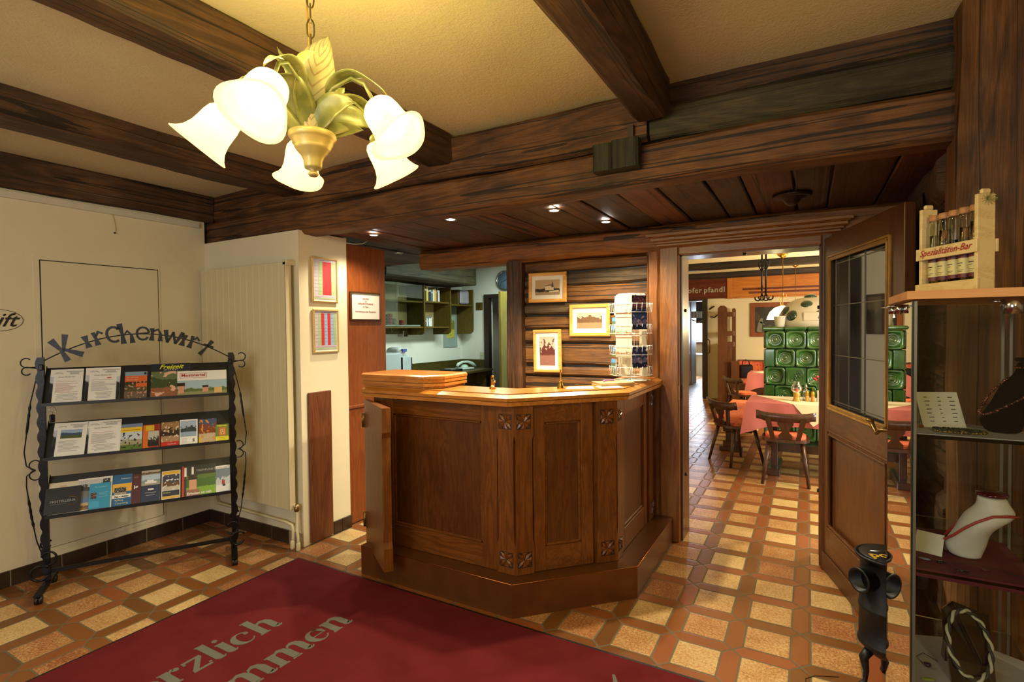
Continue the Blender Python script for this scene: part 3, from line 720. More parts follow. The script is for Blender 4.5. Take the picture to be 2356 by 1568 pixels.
        # sub-part coordinates: bring from world to the parent frame
def fix_local():
    for o in bpy.data.objects:
        if o.name.startswith('carved_rosette') and o.type == 'MESH' and not o.get('_f'):
            inv = wm(o.parent).inverted()
            for v in o.data.vertices: v.co = inv @ v.co
            o['_f'] = 1
q7 = .7071
post((-1.470, 2.45), (1, 0, 0), .110); post((-1.380, 2.4415), (.695, .72, 0), .108)
post((-1.047, 2.790), (.695, .72, 0), .130); post((-.965, 2.864), (0, 1, 0), .085); post((-.965, 3.55), (0, 1, 0), .13, wav=False)
fix_local()
for o in bpy.data.objects:
    if '_f' in o: del o['_f']
# low gate leaf standing open at the left end
G0, G1 = Vector((-2.45, 2.425, 0)), Vector((-2.055, 2.165, 0)); gx = (G1-G0).normalized(); gL = (G1-G0).length
def gate(b):
    b.T = frameT(G0, gx); n = 26; V = []; F = []
    def edge(z):    # waisted front edge
        t = (z-.15)/(1.068-.15)
        return gL + (0 if t < .14 or t > .86 else -.012) if not (.14 <= t < .18 or .82 < t <= .86) else gL-.006
    Z = [.15, .278, .31, .90, .932, 1.068]; E_ = [gL, gL, gL-.012, gL-.012, gL, gL]
    for i in range(5):
        z0, z1, e0, e1 = Z[i], Z[i+1], E_[i], E_[i+1]
        b.add([(0, 0, z0), (e0, 0, z0), (e0, .05, z0), (0, .022, z0), (0, 0, z1), (e1, 0, z1), (e1, .05, z1), (0, .022, z1)], [(0, 1, 5, 4), (1, 2, 6, 5), (2, 3, 7, 6), (3, 0, 4, 7), (0, 3, 2, 1), (4, 5, 6, 7)], oakz)
gt = part('gate_leaf', gate, rc)
for z in (.30, .935):
    b = MB(frameT(G0, gx)); b.cyl((-.008, -.006, z-.045), (-.008, -.006, z+.045), .010, oldbrass, n=12); b.box((-.008, -.004, z-.045), (.03, .0, z+.045), oldbrass)
    o = b.build('hinge', gt, True); 
timberboard = part
# plank screwed on the pillar
b = MB(); b.box((-3.048, 2.478, .012), (-3.028, 2.675, 1.07), wood('dark_board', '36190a', '65361a', '804c28', 'z', .45, 12, 15), .003)
tag(b.build('pillar_board'), 'dark brown upright board fixed low on the cream pillar below the framed charts', 'board')

# ================================================================== ON THE COUNTER
CT = 1.156
t = thing('key_fob', 'brass room key tag standing upright with a key, left of the bell', 'key tag', (-1.60, 2.60, CT))
part('tag', lambda b: (b.lathe([(0, 0), (.020, 0), (.021, .006), (.013, .012), (.009, .02)], brass, 18), b.box((-.011, -.004, .016), (.011, .004, .066), brass, .002), b.lathe([(0, -.004), (.010, -.004), (.010, .004), (0, .004)], brass, 16, Matrix.Translation((0, 0, .068)) @ Matrix.Rotation(PI/2, 4, 'X'))), t, False)
part('key', lambda b: (b.tube([(.008, -.006, .066), (.016, -.012, .06), (.018, -.012, .05)], .0012, chrome), b.lathe([(0, -.001), (.010, -.001), (.010, .001), (0, .001)], chrome, 16, Matrix.Translation((.019, -.012, .044)) @ Matrix.Rotation(PI/2, 4, 'X')), b.box((.017, -.013, .006), (.022, -.011, .036), chrome)), t, False)
t = thing('hand_bell', 'small polished brass hand bell on the worktop beside the white papers', 'bell', (-1.245, 2.775, CT))
part('bell_body', lambda b: b.lathe([(.023, 0), (.022, .004), (.017, .012), (.013, .026), (.010, .036), (.004, .042), (0, .043)], brass, 24), t, False)
part('bell_handle', lambda b: b.lathe([(.003, .041), (.006, .048), (.0035, .054), (.006, .066), (.0035, .076), (.0045, .088), (.003, .098), (.0055, .104), (.004, .110), (0, .112)], brass, 14), t, False)
def sheet(name, label, cat, poly, z, th, mat, group=None):
    b = MB(); b.prism(poly, z, z+th, mat); return tag(b.build(name), label, cat, group)
sheet('paper_sheet', 'white sheet of paper lying on the worktop right of the bell', 'paper', [(-1.20, 2.74), (-1.06, 2.83), (-1.11, 2.94), (-1.235, 2.86)], CT, .0012, paper)
sheet('paper_sheet', 'white sheet partly under the tan book on the worktop', 'paper', [(-1.03, 2.86), (-.925, 2.955), (-1.0, 3.05), (-1.10, 2.955)], CT, .0012, paper)
t = thing('guest_book', 'thick tan covered book lying closed at the foot of the postcard stand', 'book', (-1.03, 3.07, CT+.001), .78)
tan = plain('tan_cover', 'b9955c', .55, var=.15)
part('cover', lambda b: (b.box((-.11, -.07, 0), (.11, .07, .003), tan), b.box((-.11, -.07, .015), (.11, .07, .018), tan), b.box((.107, -.07, .003), (.11, .07, .015), tan)), t, False)
part('pages', lambda b: b.box((-.105, -.066, .003), (.106, .066, .015), plain('page_edges', 'b59b6a', .8)), t, False)
b = MB(); M = Matrix.Translation((-1.06, 3.07, CT+.021)); b.tube([M @ Vector(p) for p in ((-.02, -.03, .004), (0, 0, .006), (.025, .03, .006))], .005, plain('purple_twist', '8f5c9c', .4), 8, radii=[.006, .004, .006])
tag(b.build('ribbon_pen'), 'small purple pen-like trinket lying on the tan book', 'pen')

# postcard spinner
ps = thing('postcard_stand', 'white wire carousel stand for postcards on the right end of the counter', 'stand', (-1.005, 3.36, CT))
wire = plain('white_wire', 'dcdcd4', .35, .3)
part('base', lambda b: (b.lathe([(0, .004), (.1, .004), (.102, .007), (.1, .010), (0, .012)], wire, 28), [b.tube([(0, 0, .02), (.07*math.cos(a), .07*math.sin(a), .012), (.125*math.cos(a), .125*math.sin(a), .004)], .004, wire, 6) for a in (.4, 1.97, 3.5, 5.1)]), ps, False)
part('pole', lambda b: b.cyl((0, 0, .01), (0, 0, .565), .006, wire, n=10), ps, False)
pockets = []
def spinner_wires(b):
    for k in range(6):
        a = math.radians((-95, -48, -142, -2, 45, 130)[k]); X = Vector((-math.sin(a), math.cos(a), 0)); N = Vector((math.cos(a), math.sin(a), 0))
        for r in range(4):
            z = .04+r*.135
            for s_ in (-.05, -.018, .018, .05): b.tube([N*.075+X*s_+Vector((0, 0, z)), N*.122+X*s_+Vector((0, 0, z)), N*.129+X*s_+Vector((0, 0, z+.06))], .0013, wire, 5)
            for zz in (z, z+.055): b.tube([N*.125+X*-.055+Vector((0, 0, zz)), N*.125+X*.055+Vector((0, 0, zz))], .0015, wire, 5)
            b.tube([N*.07+X*-.055+Vector((0, 0, z+.12)), N*.07+X*.055+Vector((0, 0, z+.12))], .0015, wire, 5); b.tube([Vector((0, 0, z+.12)), N*.07+Vector((0, 0, z+.12))], .002, wire, 5)
        for s_ in (-.055, .055): b.tube([N*.075+X*s_+Vector((0, 0, .03)), N*.075+X*s_+Vector((0, 0, .56))], .0016, wire, 5)
    for z in (.035, .56): b.tube([Vector((.09*math.cos(i*PI/10), .09*math.sin(i*PI/10), z)) for i in range(20)], .002, wire, 5, closed=True)
part('wire_pockets', spinner_wires, ps, False)
cards = [('pale', photo('card_pale', 'c9b294', '8a6248', 'cdb698', .22, 6, .3, None, 1)), ('dark', photo('card_dark', '1b1720', '43242a', '14121b', .8, 7, .5, '6b3538', 2)), ('blue', photo('card_blue', '4f86b4', '4a5a4c', '5c7034', .6, 5, .3, None, 3)), ('navy', photo('card_navy', '1f2a4a', '4a4358', '14182c', .5, 5, .5, '7a6a78', 4)), ('white', plain('card_white', 'd8cfb8', .5))]
CD = dict(cards)
def card(kind, ang, z, label, wid=.105, hgt=.13, off=0, r=.120, lean=.10, grp=None):
    a = math.radians(ang); X = Vector((-math.sin(a), math.cos(a), 0)); N = Vector((math.cos(a), math.sin(a), 0)); base = Vector((-1.005, 3.36, CT+z))+N*r+X*off
    up = (Vector((0, 0, 1))+N*lean*-.4).normalized(); T = frameT(base, X, None, up); T = Matrix.Translation(base) @ Matrix((X, N, up)).transposed().to_4x4()
    b = MB(T); w2 = wid/2
    b.box((-w2, -.004, 0), (w2, 0, hgt), plain('card_edge', 'd8cdb4', .6))
    b.add([(w2, .0006, 0), (-w2, .0006, 0), (-w2, .0006, hgt), (w2, .0006, hgt)] if False else [(-w2, .0006, 0), (w2, .0006, 0), (w2, .0006, hgt), (-w2, .0006, hgt)], [(0, 1, 2, 3)], CD[kind], uvs=[[(1, 0), (0, 0), (0, 1), (1, 1)]] if False else [[(0, 0), (1, 0), (1, 1), (0, 1)]])
    return tag(b.build('postcard'), label, 'postcard', grp)
for i, z in enumerate((.135, .262, .39)):
    card('pale', -95, z+.025, ['pale old-map postcard in the middle column of the stand, lowest of its three', 'pale old-map postcard in the middle column of the stand, second of three', 'pale old-map postcard topmost in the middle column of the stand'][i], .108, .138)
card('dark', -48, .42, 'dark brown postcard at the top right of the stand'); card('navy', -48, .335, 'dark violet postcard below the topmost dark one on the right of the stand', r=.128); card('navy', -48, .095, 'dark blue postcard low on the right of the stand', r=.128)
for i, z in enumerate((.035, .085, .16, .30, .355)):
    card('blue', -142, z, ['small blue-sky alpine postcard at the bottom left of the stand', 'small alpine postcard second from the bottom on the left of the stand', 'small alpine postcard third from the bottom on the left of the stand', 'small alpine postcard fourth from the bottom on the left of the stand', 'small alpine postcard topmost of the five on the left of the stand'][i], .085, .06, lean=.3, r=.115+.008*(i % 2))
for i, (an, z) in enumerate([(-142, .43), (45, .03), (45, .165), (45, .30), (45, .43), (130, .03), (130, .165), (130, .30), (130, .43), (-2, .03), (-2, .20)]):
    card('white', an, z, 'blank white back of a postcard seen through the wires of the stand' if an in (45, 130) else ['plain white card at the top left of the stand', '', '', '', '', '', '', '', '', 'plain white card at the bottom right of the stand', 'plain white card in the middle of the right side of the stand'][i], .095, .125, r=.095, grp='card backs on the far side of the stand' if an in (45, 130) else None)

# ================================================================== FRAMED PICTURES
def picture(name, label, org, X, W_, H_, fr, mat_in, mount=.03, fw=.022, d=.016, kind='photo', extra=None, tilt=0, matte=cardw, hook=True):
    X = Vector(X).normalized(); X = (Matrix.Rotation(tilt, 3, X.cross(Vector((0, 0, 1)))) @ X)
    Z = X.cross(Vector((0, 0, 1)).cross(X)).normalized(); Y = Vector((0, 0, 1)).cross(X)
    t = thing(name, label, 'picture', org)
    Zp = X.cross(Y).normalized(); T = Matrix((X, Y, Zp)).transposed().to_4x4()
    b = MB(T); w2, h2 = W_/2, H_/2
    for (a, c) in (((-w2, -h2), (w2, -h2+fw)), ((-w2, h2-fw), (w2, h2)), ((-w2, -h2+fw), (-w2+fw, h2-fw)), ((w2-fw, -h2+fw), (w2, h2-fw))):
        b.box((a[0], -d, a[1]), (c[0], 0, c[1]), fr, .003)
        q = .006; b.box((max(a[0], -w2+q), -d-.003, max(a[1], -h2+q)), (min(c[0], w2-q), -d, min(c[1], h2-q)), fr, .002)
    b.build('frame', t)
    b = MB(T); b.box((-w2+fw, -.008, -h2+fw), (w2-fw, -.004, h2-fw), matte); m_ = mount+fw
    if mat_in: b.quad((-w2+m_, -.0088, -h2+m_), (w2-m_, -.0088, -h2+m_), (w2-m_, -.0088, h2-m_), (-w2+m_, -.0088, h2-m_), mat_in)
    if extra: extra(b, w2, h2)
    b.build('print', t)
    if hook:
        b = MB(T); b.tube([(-.006, -.004, h2), (0, -.005, h2+.012), (.006, -.004, h2)], .0015, brass, 6); b.build('hanger', t)
    return t
YL = 3.758
picture('framed_photo', 'pine framed sepia photo of a church among trees, highest on the log wall', (-1.79, YL, 1.828), (1, 0, 0), .33, .235, pine, photo('sepia_church', 'b59a70', '2c2016', 'a08862', .42, 3.2, .35, None, 11), .032, .026, tilt=-.01, extra=lambda b, w2, h2: (b.box((-.02, -.0094, -.022), (.055, -.0090, .008), plain('sepia_white', 'd0bd96', .5)), b.stroke([(-.02, .010, .004), (.02, .020, .006), (.058, .008, .004)], (0, -.0096, 0), (1, 0, 0), (0, 0, 1), .0003, plain('sepia_dark', '4a3826', .5)), b.stroke([(.045, .0, .016), (.045, .022, .014), (.045, .045, .001)], (0, -.0098, 0), (1, 0, 0), (0, 0, 1), .0003, plain('sepia_dark', '4a3826', .5)), b.stroke([(.015, -.035, .012), (.10, -.030, .014)], (0, -.0096, 0), (1, 0, 0), (0, 0, 1), .0003, plain('sepia_white', 'd0bd96', .5))))
picture('framed_photo', 'pine framed sepia photo of a wooded hillside, beside the postcard stand', (-1.44, YL, 1.562), (1, 0, 0), .325, .245, pine, photo('sepia_hill', 'b8aa8e', '6b4f34', '9a7c58', .72, 5, .55, None, 12), .036, .026)
picture('framed_photo', 'upright pine framed reddish photo of fir trees, lowest on the log wall', (-1.795, YL, 1.325), (1, 0, 0), .245, .34, pine, photo('sepia_firs', 'b0a28c', '5c2c26', '8c5f50', .72, 6, .9, None, 13), .032, .024, tilt=.015)
gold = plain('pale_gold_frame', 'c9a96a', .4, .3); dgold = plain('dark_gilt_frame', '5b3a1c', .35, .5)
rd, gn, bl = plain('chart_red', 'b8252a', .6), plain('chart_green', '9aae7c', .6), plain('chart_blue', '8ca6c6', .6)
def chart(cols, foot):
    def f(b, w2, h2):
        x0, x1 = -w2+.018, w2-.018; y0, y1 = -h2+.055, h2-.03; b.box((x0, -.0086, y0-.035), (x1, -.008, y1+.015), plain('chart_lilac', 'b9aebc', .6)); n = len(cols); wd = (x1-x0)/n
        for i, m_ in enumerate(cols):
            if m_: b.box((x0+i*wd, -.0092, y0), (x0+(i+1)*wd-.001, -.0086, y1), m_)
        for r in range(9):
            z = y1-.008-r*(y1-y0-.01)/9
            for i in range(n): b.box((x0+i*wd+.004, -.0096, z-.0012), (x0+(i+1)*wd-.005, -.0092, z+.0006), grey if i == 0 or cols[i] is gn else plain('thin_red_line', '8d2a2a', .6))
        b.box((x0, -.0092, y0-.03), (x1, -.0086, y0-.018), gn); 
        for k in range(3): b.box((x0+.01, -.0096, y0-.012-k*.009), (x1-.01, -.0092, y0-.0108-k*.009), redink if k == 0 else grey)
        b.box((-.045, -.0096, y1+.006), (.045, -.0092, y1+.0085), ink)
    return f
picture('framed_chart', 'gold framed season chart with one wide red column, upper one on the cream pillar', (-3.046, 2.642, 1.868), (0, 1, 0), .232, .325, gold, None, fw=.012, extra=chart([None, gn, rd, rd, gn], 0), matte=paper, hook=False)
picture('framed_chart', 'gold framed chart with red and blue stripes, lower one on the cream pillar', (-3.046, 2.645, 1.502), (0, 1, 0), .232, .315, gold, None, fw=.012, extra=chart([None, gn, rd, bl, rd, bl, gn], 0), matte=paper, hook=False)
def sauna(b, w2, h2):
    for tx, sz, z in (('SAUNA', .022, .052), ('und', .016, .032), ('INFRAROTKABINE', .020, .012), ('im Haus', .018, -.010), ('Anmeldung an der Reception', .019, -.048)):
        b.text(tx, sz, (0, -.0086, z), (1, 0, 0), (0, 0, 1), plain('sign_red', '8c3638', .5), .0006, off=.0004)
picture('framed_notice', 'small dark gilt framed notice in red capitals about the sauna, on the brown door', (-3.056, 3.05, 1.693), (0, 1, 0), .325, .225, dgold, None, fw=.012, extra=sauna, matte=paper, hook=False)

# ================================================================== CHANDELIER
LAT, AWY = Vector((.644, .765, 0)), Vector((-.765, .644, 0)); UP = Vector((0, 0, 1))
ch = thing('chandelier', 'five-armed chandelier with painted metal leaves and glowing bell glass shades, hanging on a chain', 'chandelier', (CHL[0], CHL[1], 2.628))
C0 = Vector((CHL[0], CHL[1], 0))
vasem = plain('antique_cream_gold', 'b5a565', .4, .25, var=.2)
def vase(b):
    M = Matrix.Translation(C0)
    b.lathe([(0, 1.912), (.010, 1.914), (.014, 1.920), (.010, 1.926), (.008, 1.929), (.021, 1.934), (.023, 1.940), (.024, 1.955), (.030, 1.968), (.042, 1.982), (.047, 1.990), (.046, 1.994), (.052, 1.999), (.052, 2.006), (.057, 2.010), (.061, 2.018), (.060, 2.026), (.050, 2.030), (0, 2.02)], vasem, 32, M)
part('vase', vase, ch)
g = NG('painted_leaf'); v = g.coord(); n1 = g.noise(v, 18, 3); 
g.set(Base_Color=g.ramp(n1, [(.3, hx('5f6430')), (.55, hx('84854c')), (.8, hx('a3a06c'))]), Roughness=.38, Metallic=.15); leafm = g.m
g = NG('veined_leaf'); v = g.coord('UV'); sp = g.n.new('ShaderNodeSeparateXYZ'); g.l.new(v, sp.inputs[0])
st_ = g.math('SINE', g.math('ADD', g.math('MULTIPLY', sp.outputs[1], 60), g.math('MULTIPLY', g.math('ABSOLUTE', g.math('SUBTRACT', sp.outputs[0], .5)), -34)))
g.set(Base_Color=g.mix(g.math('MULTIPLY', g.math('GREATER_THAN', g.math('ADD', st_, g.math('MULTIPLY', g.noise(v, 9, 3), .8)), 1.15), .55), hx('9c9468'), hx('6e4424')), Roughness=.38, Metallic=.1); leafv = g.m
def leafshape(P0, P1, P2, width, side, mt, name='leaf', fold=.25, parent=None, base=.15):
    P0, P1, P2, side = map(Vector, (P0, P1, P2, side)); N = 14; K = 6; V = []; F = []; U = []
    for i in range(N+1):
        t = i/N; p = P0*(1-t)**2+P1*2*t*(1-t)+P2*t*t; d = (P0*(-2*(1-t))+P1*(2-4*t)+P2*2*t).normalized()
        s_ = (side-d*side.dot(d)).normalized(); nn = d.cross(s_); wd = width*(math.sin(PI*min(1, t**.75*1.0))**.8*(1-base)+base*(1-t)) if t < 1 else 0
        for j in range(K+1):
            q = j/K-.5; V.append(p+s_*q*wd+nn*(abs(q)*fold*wd+.004*math.sin(t*14+j)*width*5))
    for i in range(N):
        for j in range(K):
            F.append([i*(K+1)+j, i*(K+1)+j+1, (i+1)*(K+1)+j+1, (i+1)*(K+1)+j]); U.append([(j/K, i/N), ((j+1)/K, i/N), ((j+1)/K, (i+1)/N), (j/K, (i+1)/N)])
    b = MB(); b.add(V, F, mt, True, uvs=U); o = b.build(name, parent or ch, True)
    md = o.modifiers.new('s', 'SOLIDIFY'); md.thickness = .0014; return o
def CP(l, a, z): return C0+LAT*l+AWY*a+UP*z
leafshape(CP(0, -.012, 2.02), CP(-.015, -.035, 2.16), CP(.045, -.02, 2.285), .135, LAT, leafm if False else leafv, fold=.18)
leafshape(CP(0, 0, 2.03), CP(-.045, -.02, 2.17), CP(-.085, .04, 2.262), .028, LAT, leafm)
for P1, P2, w_, sd in [((-.07, -.05, 2.20), (.015, -.12, 2.185), .045, (0, 0, 1)), ((-.05, -.06, 2.15), (-.085, -.10, 2.125), .062, LAT), ((.04, -.05, 2.11), (.105, -.08, 2.090), .062, (0, 0, 1)),
                       ((-.07, -.03, 2.10), (-.115, -.07, 2.05), .055, (0, 0, 1)), ((.05, .03, 2.14), (.085, .02, 2.17), .045, LAT), ((.09, .0, 2.12), (.16, .03, 2.07), .06, (0, 0, 1)),
                       ((.08, .02, 2.06), (.13, -.02, 2.045), .035, (0, 0, 1)), ((-.1, .05, 2.13), (-.15, .08, 2.09), .05, (0, 0, 1)), ((.03, .1, 2.14), (.05, .16, 2.09), .05, LAT), ((-.02, .1, 2.14), (-.06, .15, 2.12), .05, LAT)]:
    leafshape(CP(0, 0, 2.022), CP(*P1), CP(*P2), w_*1.35, sd, leafm)
# glass shade: warm translucent bell
g = NG('alabaster_glass'); n_ = g.n; g.set(Base_Color=(.95, .74, .40), Roughness=.35)
tl = g.node('ShaderNodeBsdfTranslucent'); tl.inputs[0].default_value = (1, .86, .55, 1)
em = g.node('ShaderNodeEmission'); em.inputs[0].default_value = (1, .84, .38, 1); em.inputs[1].default_value = .95
mx = g.node('ShaderNodeMixShader'); mx.inputs[0].default_value = .6; g.l.new(g.b.outputs[0], mx.inputs[1]); g.l.new(tl.outputs[0], mx.inputs[2])
ad = g.node('ShaderNodeAddShader'); g.l.new(mx.outputs[0], ad.inputs[0]); g.l.new(em.outputs[0], ad.inputs[1]); g.l.new(ad.outputs[0], n_['Material Output'].inputs[0]); shadem = g.m
bulbm = emit('lit_bulb', (1, .86, .55), 14)
for k, deg in enumerate((8, 82, 155, 228, 299)):
    a = math.radians(deg); d = AWY*math.cos(a)-LAT*math.sin(a)
    ax = (d*math.sin(math.radians(38))-UP*math.cos(math.radians(38))).normalized()        # mouth direction
    neck = C0+d*.205+UP*2.066
    b = MB(); b.tube([C0+UP*2.03, C0+d*.02+UP*2.09, C0+d*.07+UP*2.135, C0+d*.13+UP*2.15, C0+d*.17+UP*2.128, neck-ax*.012], .005, leafm, 8); arm = b.build('arm', ch, True)
    leafshape(C0+d*.05+UP*2.12, C0+d*.13+UP*2.20, C0+d*.235+UP*2.09, .06, UP.cross(d), leafm, 'arm_leaf', parent=arm)
    Z = ax; X = Z.orthogonal().normalized(); Y = Z.cross(X); M = Matrix((X, Y, Z)).transposed().to_4x4(); M.translation = neck
    b = MB(); b.lathe([(0, -.018), (.012, -.018), (.020, -.012), (.022, -.004), (.024, .004), (.018, .012), (0, .012)], leafm, 18, M); b.build('socket', arm, True)
    prof = [(.020, 0), (.034, .004), (.041, .014), (.044, .031), (.045, .050), (.047, .071), (.053, .092), (.063, .108), (.073, .117)]
    b = MB(); b.lathe(prof, shadem, 36, M, wav=[0, 0, 0, 0, 0, .01, .03, .06, .10], cap=False); o = b.build('glass_shade', arm, True); md = o.modifiers.new('s', 'SOLIDIFY'); md.thickness = .0025
    b = MB(); b.lathe([(0, .012), (.014, .016), (.018, .035), (.022, .055), (.018, .072), (0, .080)], bulbm, 16, M); b.build('bulb', arm, True)
    p = neck+ax*.085; lamp('SPOT', 'chandelier_bulb_light', p, 11, WARM, .03, spot=math.radians(165), target=p+ax, blend=.8); lamp('POINT', 'chandelier_glow_light', neck+d*.03+UP*.11, 5.2, (1.0, .82, .28), .05)  # extra point light above each shade stands in for light through its glass
chm = plain('chain_brass', '6e5a36', .4, .8)
def chain(b):
    z = 2.245; i = 0
    while z < 2.62:
        X = LAT if i % 2 else AWY; c = C0+UP*(z+.018)
        b.tube([c+X*(.009*math.cos(q*PI/8))+UP*(.020*math.sin(q*PI/8)+(.006 if math.sin(q*PI/8) > 0 else -.006)) for q in range(16)], .0022, chm, 6, closed=True); z += .040; i += 1
part('chain', chain, ch)
part('cord', lambda b: b.tube([CP(-.012, 0, 2.21), CP(-.020, .0, 2.235), CP(-.004, 0, 2.26), CP(-.008, .004, 2.36), CP(0, .004, 2.48), CP(-.004, 0, 2.62)], .0025, plain('gold_cord', '9a7c34', .5)), ch)
part('stem', lambda b: b.tube([CP(0, .004, 2.02), CP(0, .006, 2.25)], .005, chm), ch)
part('ceiling_rose', lambda b: b.lathe([(0, 2.60), (.05, 2.602), (.055, 2.615), (.05, 2.628)], vasem, 24, Matrix.Translation(C0)), ch)

# recessed spots
def dspot(x, y, on, label, grp):
    t = thing('ceiling_spot', label, 'spotlight', (x, y, 2.197), group=grp)
    part('ring', lambda b: b.lathe([(.026, -.001), (.028, -.004), (.036, -.006), (.040, 0), (.036, .004)], chrome, 24, cap=False), t, False)
    part('bulb', lambda b: b.lathe([(0, -.001), (.026, -.003), (.026, .004)], emit('spot_face', (1, .96, .88), 40) if on else plain('spot_off', '8a8470', .3), 20), t, False)
for i, (x, y) in enumerate(SPOTS):
    dspot(x, y, True, ['lit recessed spot farthest left, near the cream pillar', 'lit recessed spot above the raised counter flap, second from the left', 'lit recessed spot closest to the lower girder, left of the rightmost one', 'rightmost of the four lit recessed spots'][i], 'recessed ceiling spots')
dspot(-3.20, 3.62, False, 'unlit recessed spot in the boards above the brown door', 'recessed ceiling spots')
t = thing('ceiling_canopy', 'dark bronze domed ceiling canopy on the boarded ceiling near the dining door', 'ceiling lamp', (-.074, 3.217, 2.205))
part('dish', lambda b: b.lathe([(0, -.055), (.018, -.052), (.035, -.04), (.05, -.02), (.085, -.012), (.09, -.004), (.085, .0)], plain('bronze', '2e2418', .35, .6), 32), t, False)
part('rim', lambda b: b.lathe([(.075, -.014), (.094, -.012), (.096, .0), (.09, .003)], plain('bronze', '2e2418', .35, .6), 32), t, False)

# ================================================================== RADIATOR
rd_ = thing('radiator', 'tall cream panel radiator with vertical ribs mounted on the back-left wall', 'radiator', (-3.6, 2.40, .27))
def radp(b):
    x = -4.08; n = 0
    while x < -3.10: b.box((x+.0004, 2.352, .275), (min(x+.0706, -3.092), 2.378, 1.975), radm, .0012); x += .071
    b.box((-4.08, 2.356, .275), (-3.095, 2.378, 1.975), radm)
part('panel', radp, rd_)
part('end_cap', lambda b: (b.box((-3.098, 2.352, .27), (-3.088, 2.398, 1.98), radm, .002), b.box((-3.118, 2.352, 1.955), (-3.080, 2.43, 1.99), radm, .003)), rd_)
for x in (-3.9, -3.3):
    part('bracket', lambda b: b.box((x, 2.378, 1.2), (x+.03, 2.43, 1.25), radm), rd_)
part('pipe', lambda b: b.tube([(-3.085, 2.385, .30), (-3.062, 2.385, .285), (-3.060, 2.385, .24), (-3.052, 2.375, .14), (-3.035, 2.37, .09), (-3.035, 2.37, .002)], .010, radm, 10), rd_)
part('pipe', lambda b: b.tube([(-4.02, 2.395, .275), (-4.02, 2.395, .20), (-3.99, 2.395, .175), (-3.2, 2.395, .165), (-3.12, 2.390, .155), (-3.095, 2.378, .12), (-3.095, 2.372, .002)], .010, radm, 10), rd_)
part('valve', lambda b: (b.lathe([(.012, 0), (.016, .004), (.016, .03), (.010, .036), (.010, .05), (0, .052)], oldbrass, 14, Matrix.Translation((-3.060, 2.383, .262))), b.cyl((-3.10, 2.385, .30), (-3.05, 2.385, .30), .012, radm)), rd_)
for x in (-3.035, -3.095): part('pipe_collar', lambda b: b.lathe([(.013, 0), (.015, .01), (.014, .05), (.010, .06)], radm, 14, Matrix.Translation((x, 2.371, .0))), rd_)

# ================================================================== BROCHURE RACK
RA = Vector((-3.876, 1.304, 0)); tv = Vector((.52546, .85082, 0)); RZ = math.atan2(tv.y, tv.x)
rk = thing('brochure_rack', 'black wrought iron brochure rack on castors with an arched lettered sign, before the left wall', 'rack', RA, RZ)
LR = .965
def upr(b, x0, s):
    P = [(0, .08)]; z = .10; Q = []
    while z < 1.30:
        for k in range(5): Q.append((s*(.018+.010*math.sin(k/4*PI)), z+k/4*.075))
        z += .085
    poly = [(0-s*.012, .07)]+Q+[(0-s*.012, 1.315)]
    V = [(x0+x, -.006, z) for x, z in poly]+[(x0+x, .014, z) for x, z in poly]; n = len(poly)
    # strip faces between inner edge and scalloped edge
    V = []; F = []
    for (x, z) in Q: V += [(x0-s*.012, -.008, z), (x0+x, -.008, z), (x0+x, .014, z), (x0-s*.012, .014, z)]
    for i in range(len(Q)-1):
        a = i*4; c = a+4
        F += [(a, a+1, c+1, c), (a+1, a+2, c+2, c+1), (a+2, a+3, c+3, c+2), (a+3, a, c, c+3)]
    b.add(V, F, iron); b.box((x0-.012, -.006, .05), (x0+.012, .014, .12), iron); b.box((x0-.010, -.02, 1.29), (x0+.010, .03, 1.325), iron, .004)
for x0, s in ((0, -1), (LR, 1)): part('upright', lambda b: upr(b, x0, s), rk, False)
for x0 in (0, LR):
    ft = part('foot', lambda b: b.add([(x0-.018, -.20, .045), (x0+.018, -.20, .045), (x0+.018, .15, .045), (x0-.018, .15, .045), (x0-.018, -.20, .057), (x0+.018, -.20, .057), (x0+.018, .15, .062), (x0-.018, .15, .062)], [(0, 3, 2, 1), (4, 5, 6, 7), (0, 1, 5, 4), (1, 2, 6, 5), (2, 3, 7, 6), (3, 0, 4, 7)], iron), rk, False)
    for y in (-.17, .12):
        part('castor', lambda b: (b.cyl((x0-.016, y-.01, .022), (x0-.002, y-.01, .022), .022, blackp, n=18), b.cyl((x0+.002, y-.01, .022), (x0+.016, y-.01, .022), .022, blackp, n=18), b.box((x0-.004, y-.012, .022), (x0+.004, y+.008, .048), blackp)), ft, False)
part('lower_bar', lambda b: b.box((0, -.004, .10), (LR, .012, .122), iron, .002), rk, False)
def spiral(c, r0, r1, a0, a1, pl='xz', n=16):
    return [(c[0]+(r0+(r1-r0)*i/n)*math.cos(a0+(a1-a0)*i/n), c[1], c[2]+(r0+(r1-r0)*i/n)*math.sin(a0+(a1-a0)*i/n)) for i in range(n+1)]
def scrolls(x0, s):
    for pts in ([(x0, 0, 1.31)]+spiral((x0+s*.055, 0, 1.338), .030, .022, PI*1.5, PI*1.5+s*PI*1.25), [(x0, 0, 1.30)]+spiral((x0+s*.055, 0, 1.285), .026, .018, PI/2, PI/2-s*PI*1.3),
                spiral((x0+s*.028, 0, .745), .034, .022, PI*1.45, PI*1.45+s*PI*1.2), spiral((x0+s*.028, 0, .680), .034, .022, PI*.55, PI*.55-s*PI*1.2)):
        part('scroll', lambda b: b.tube(pts, .0035, iron, 6), rk, False)
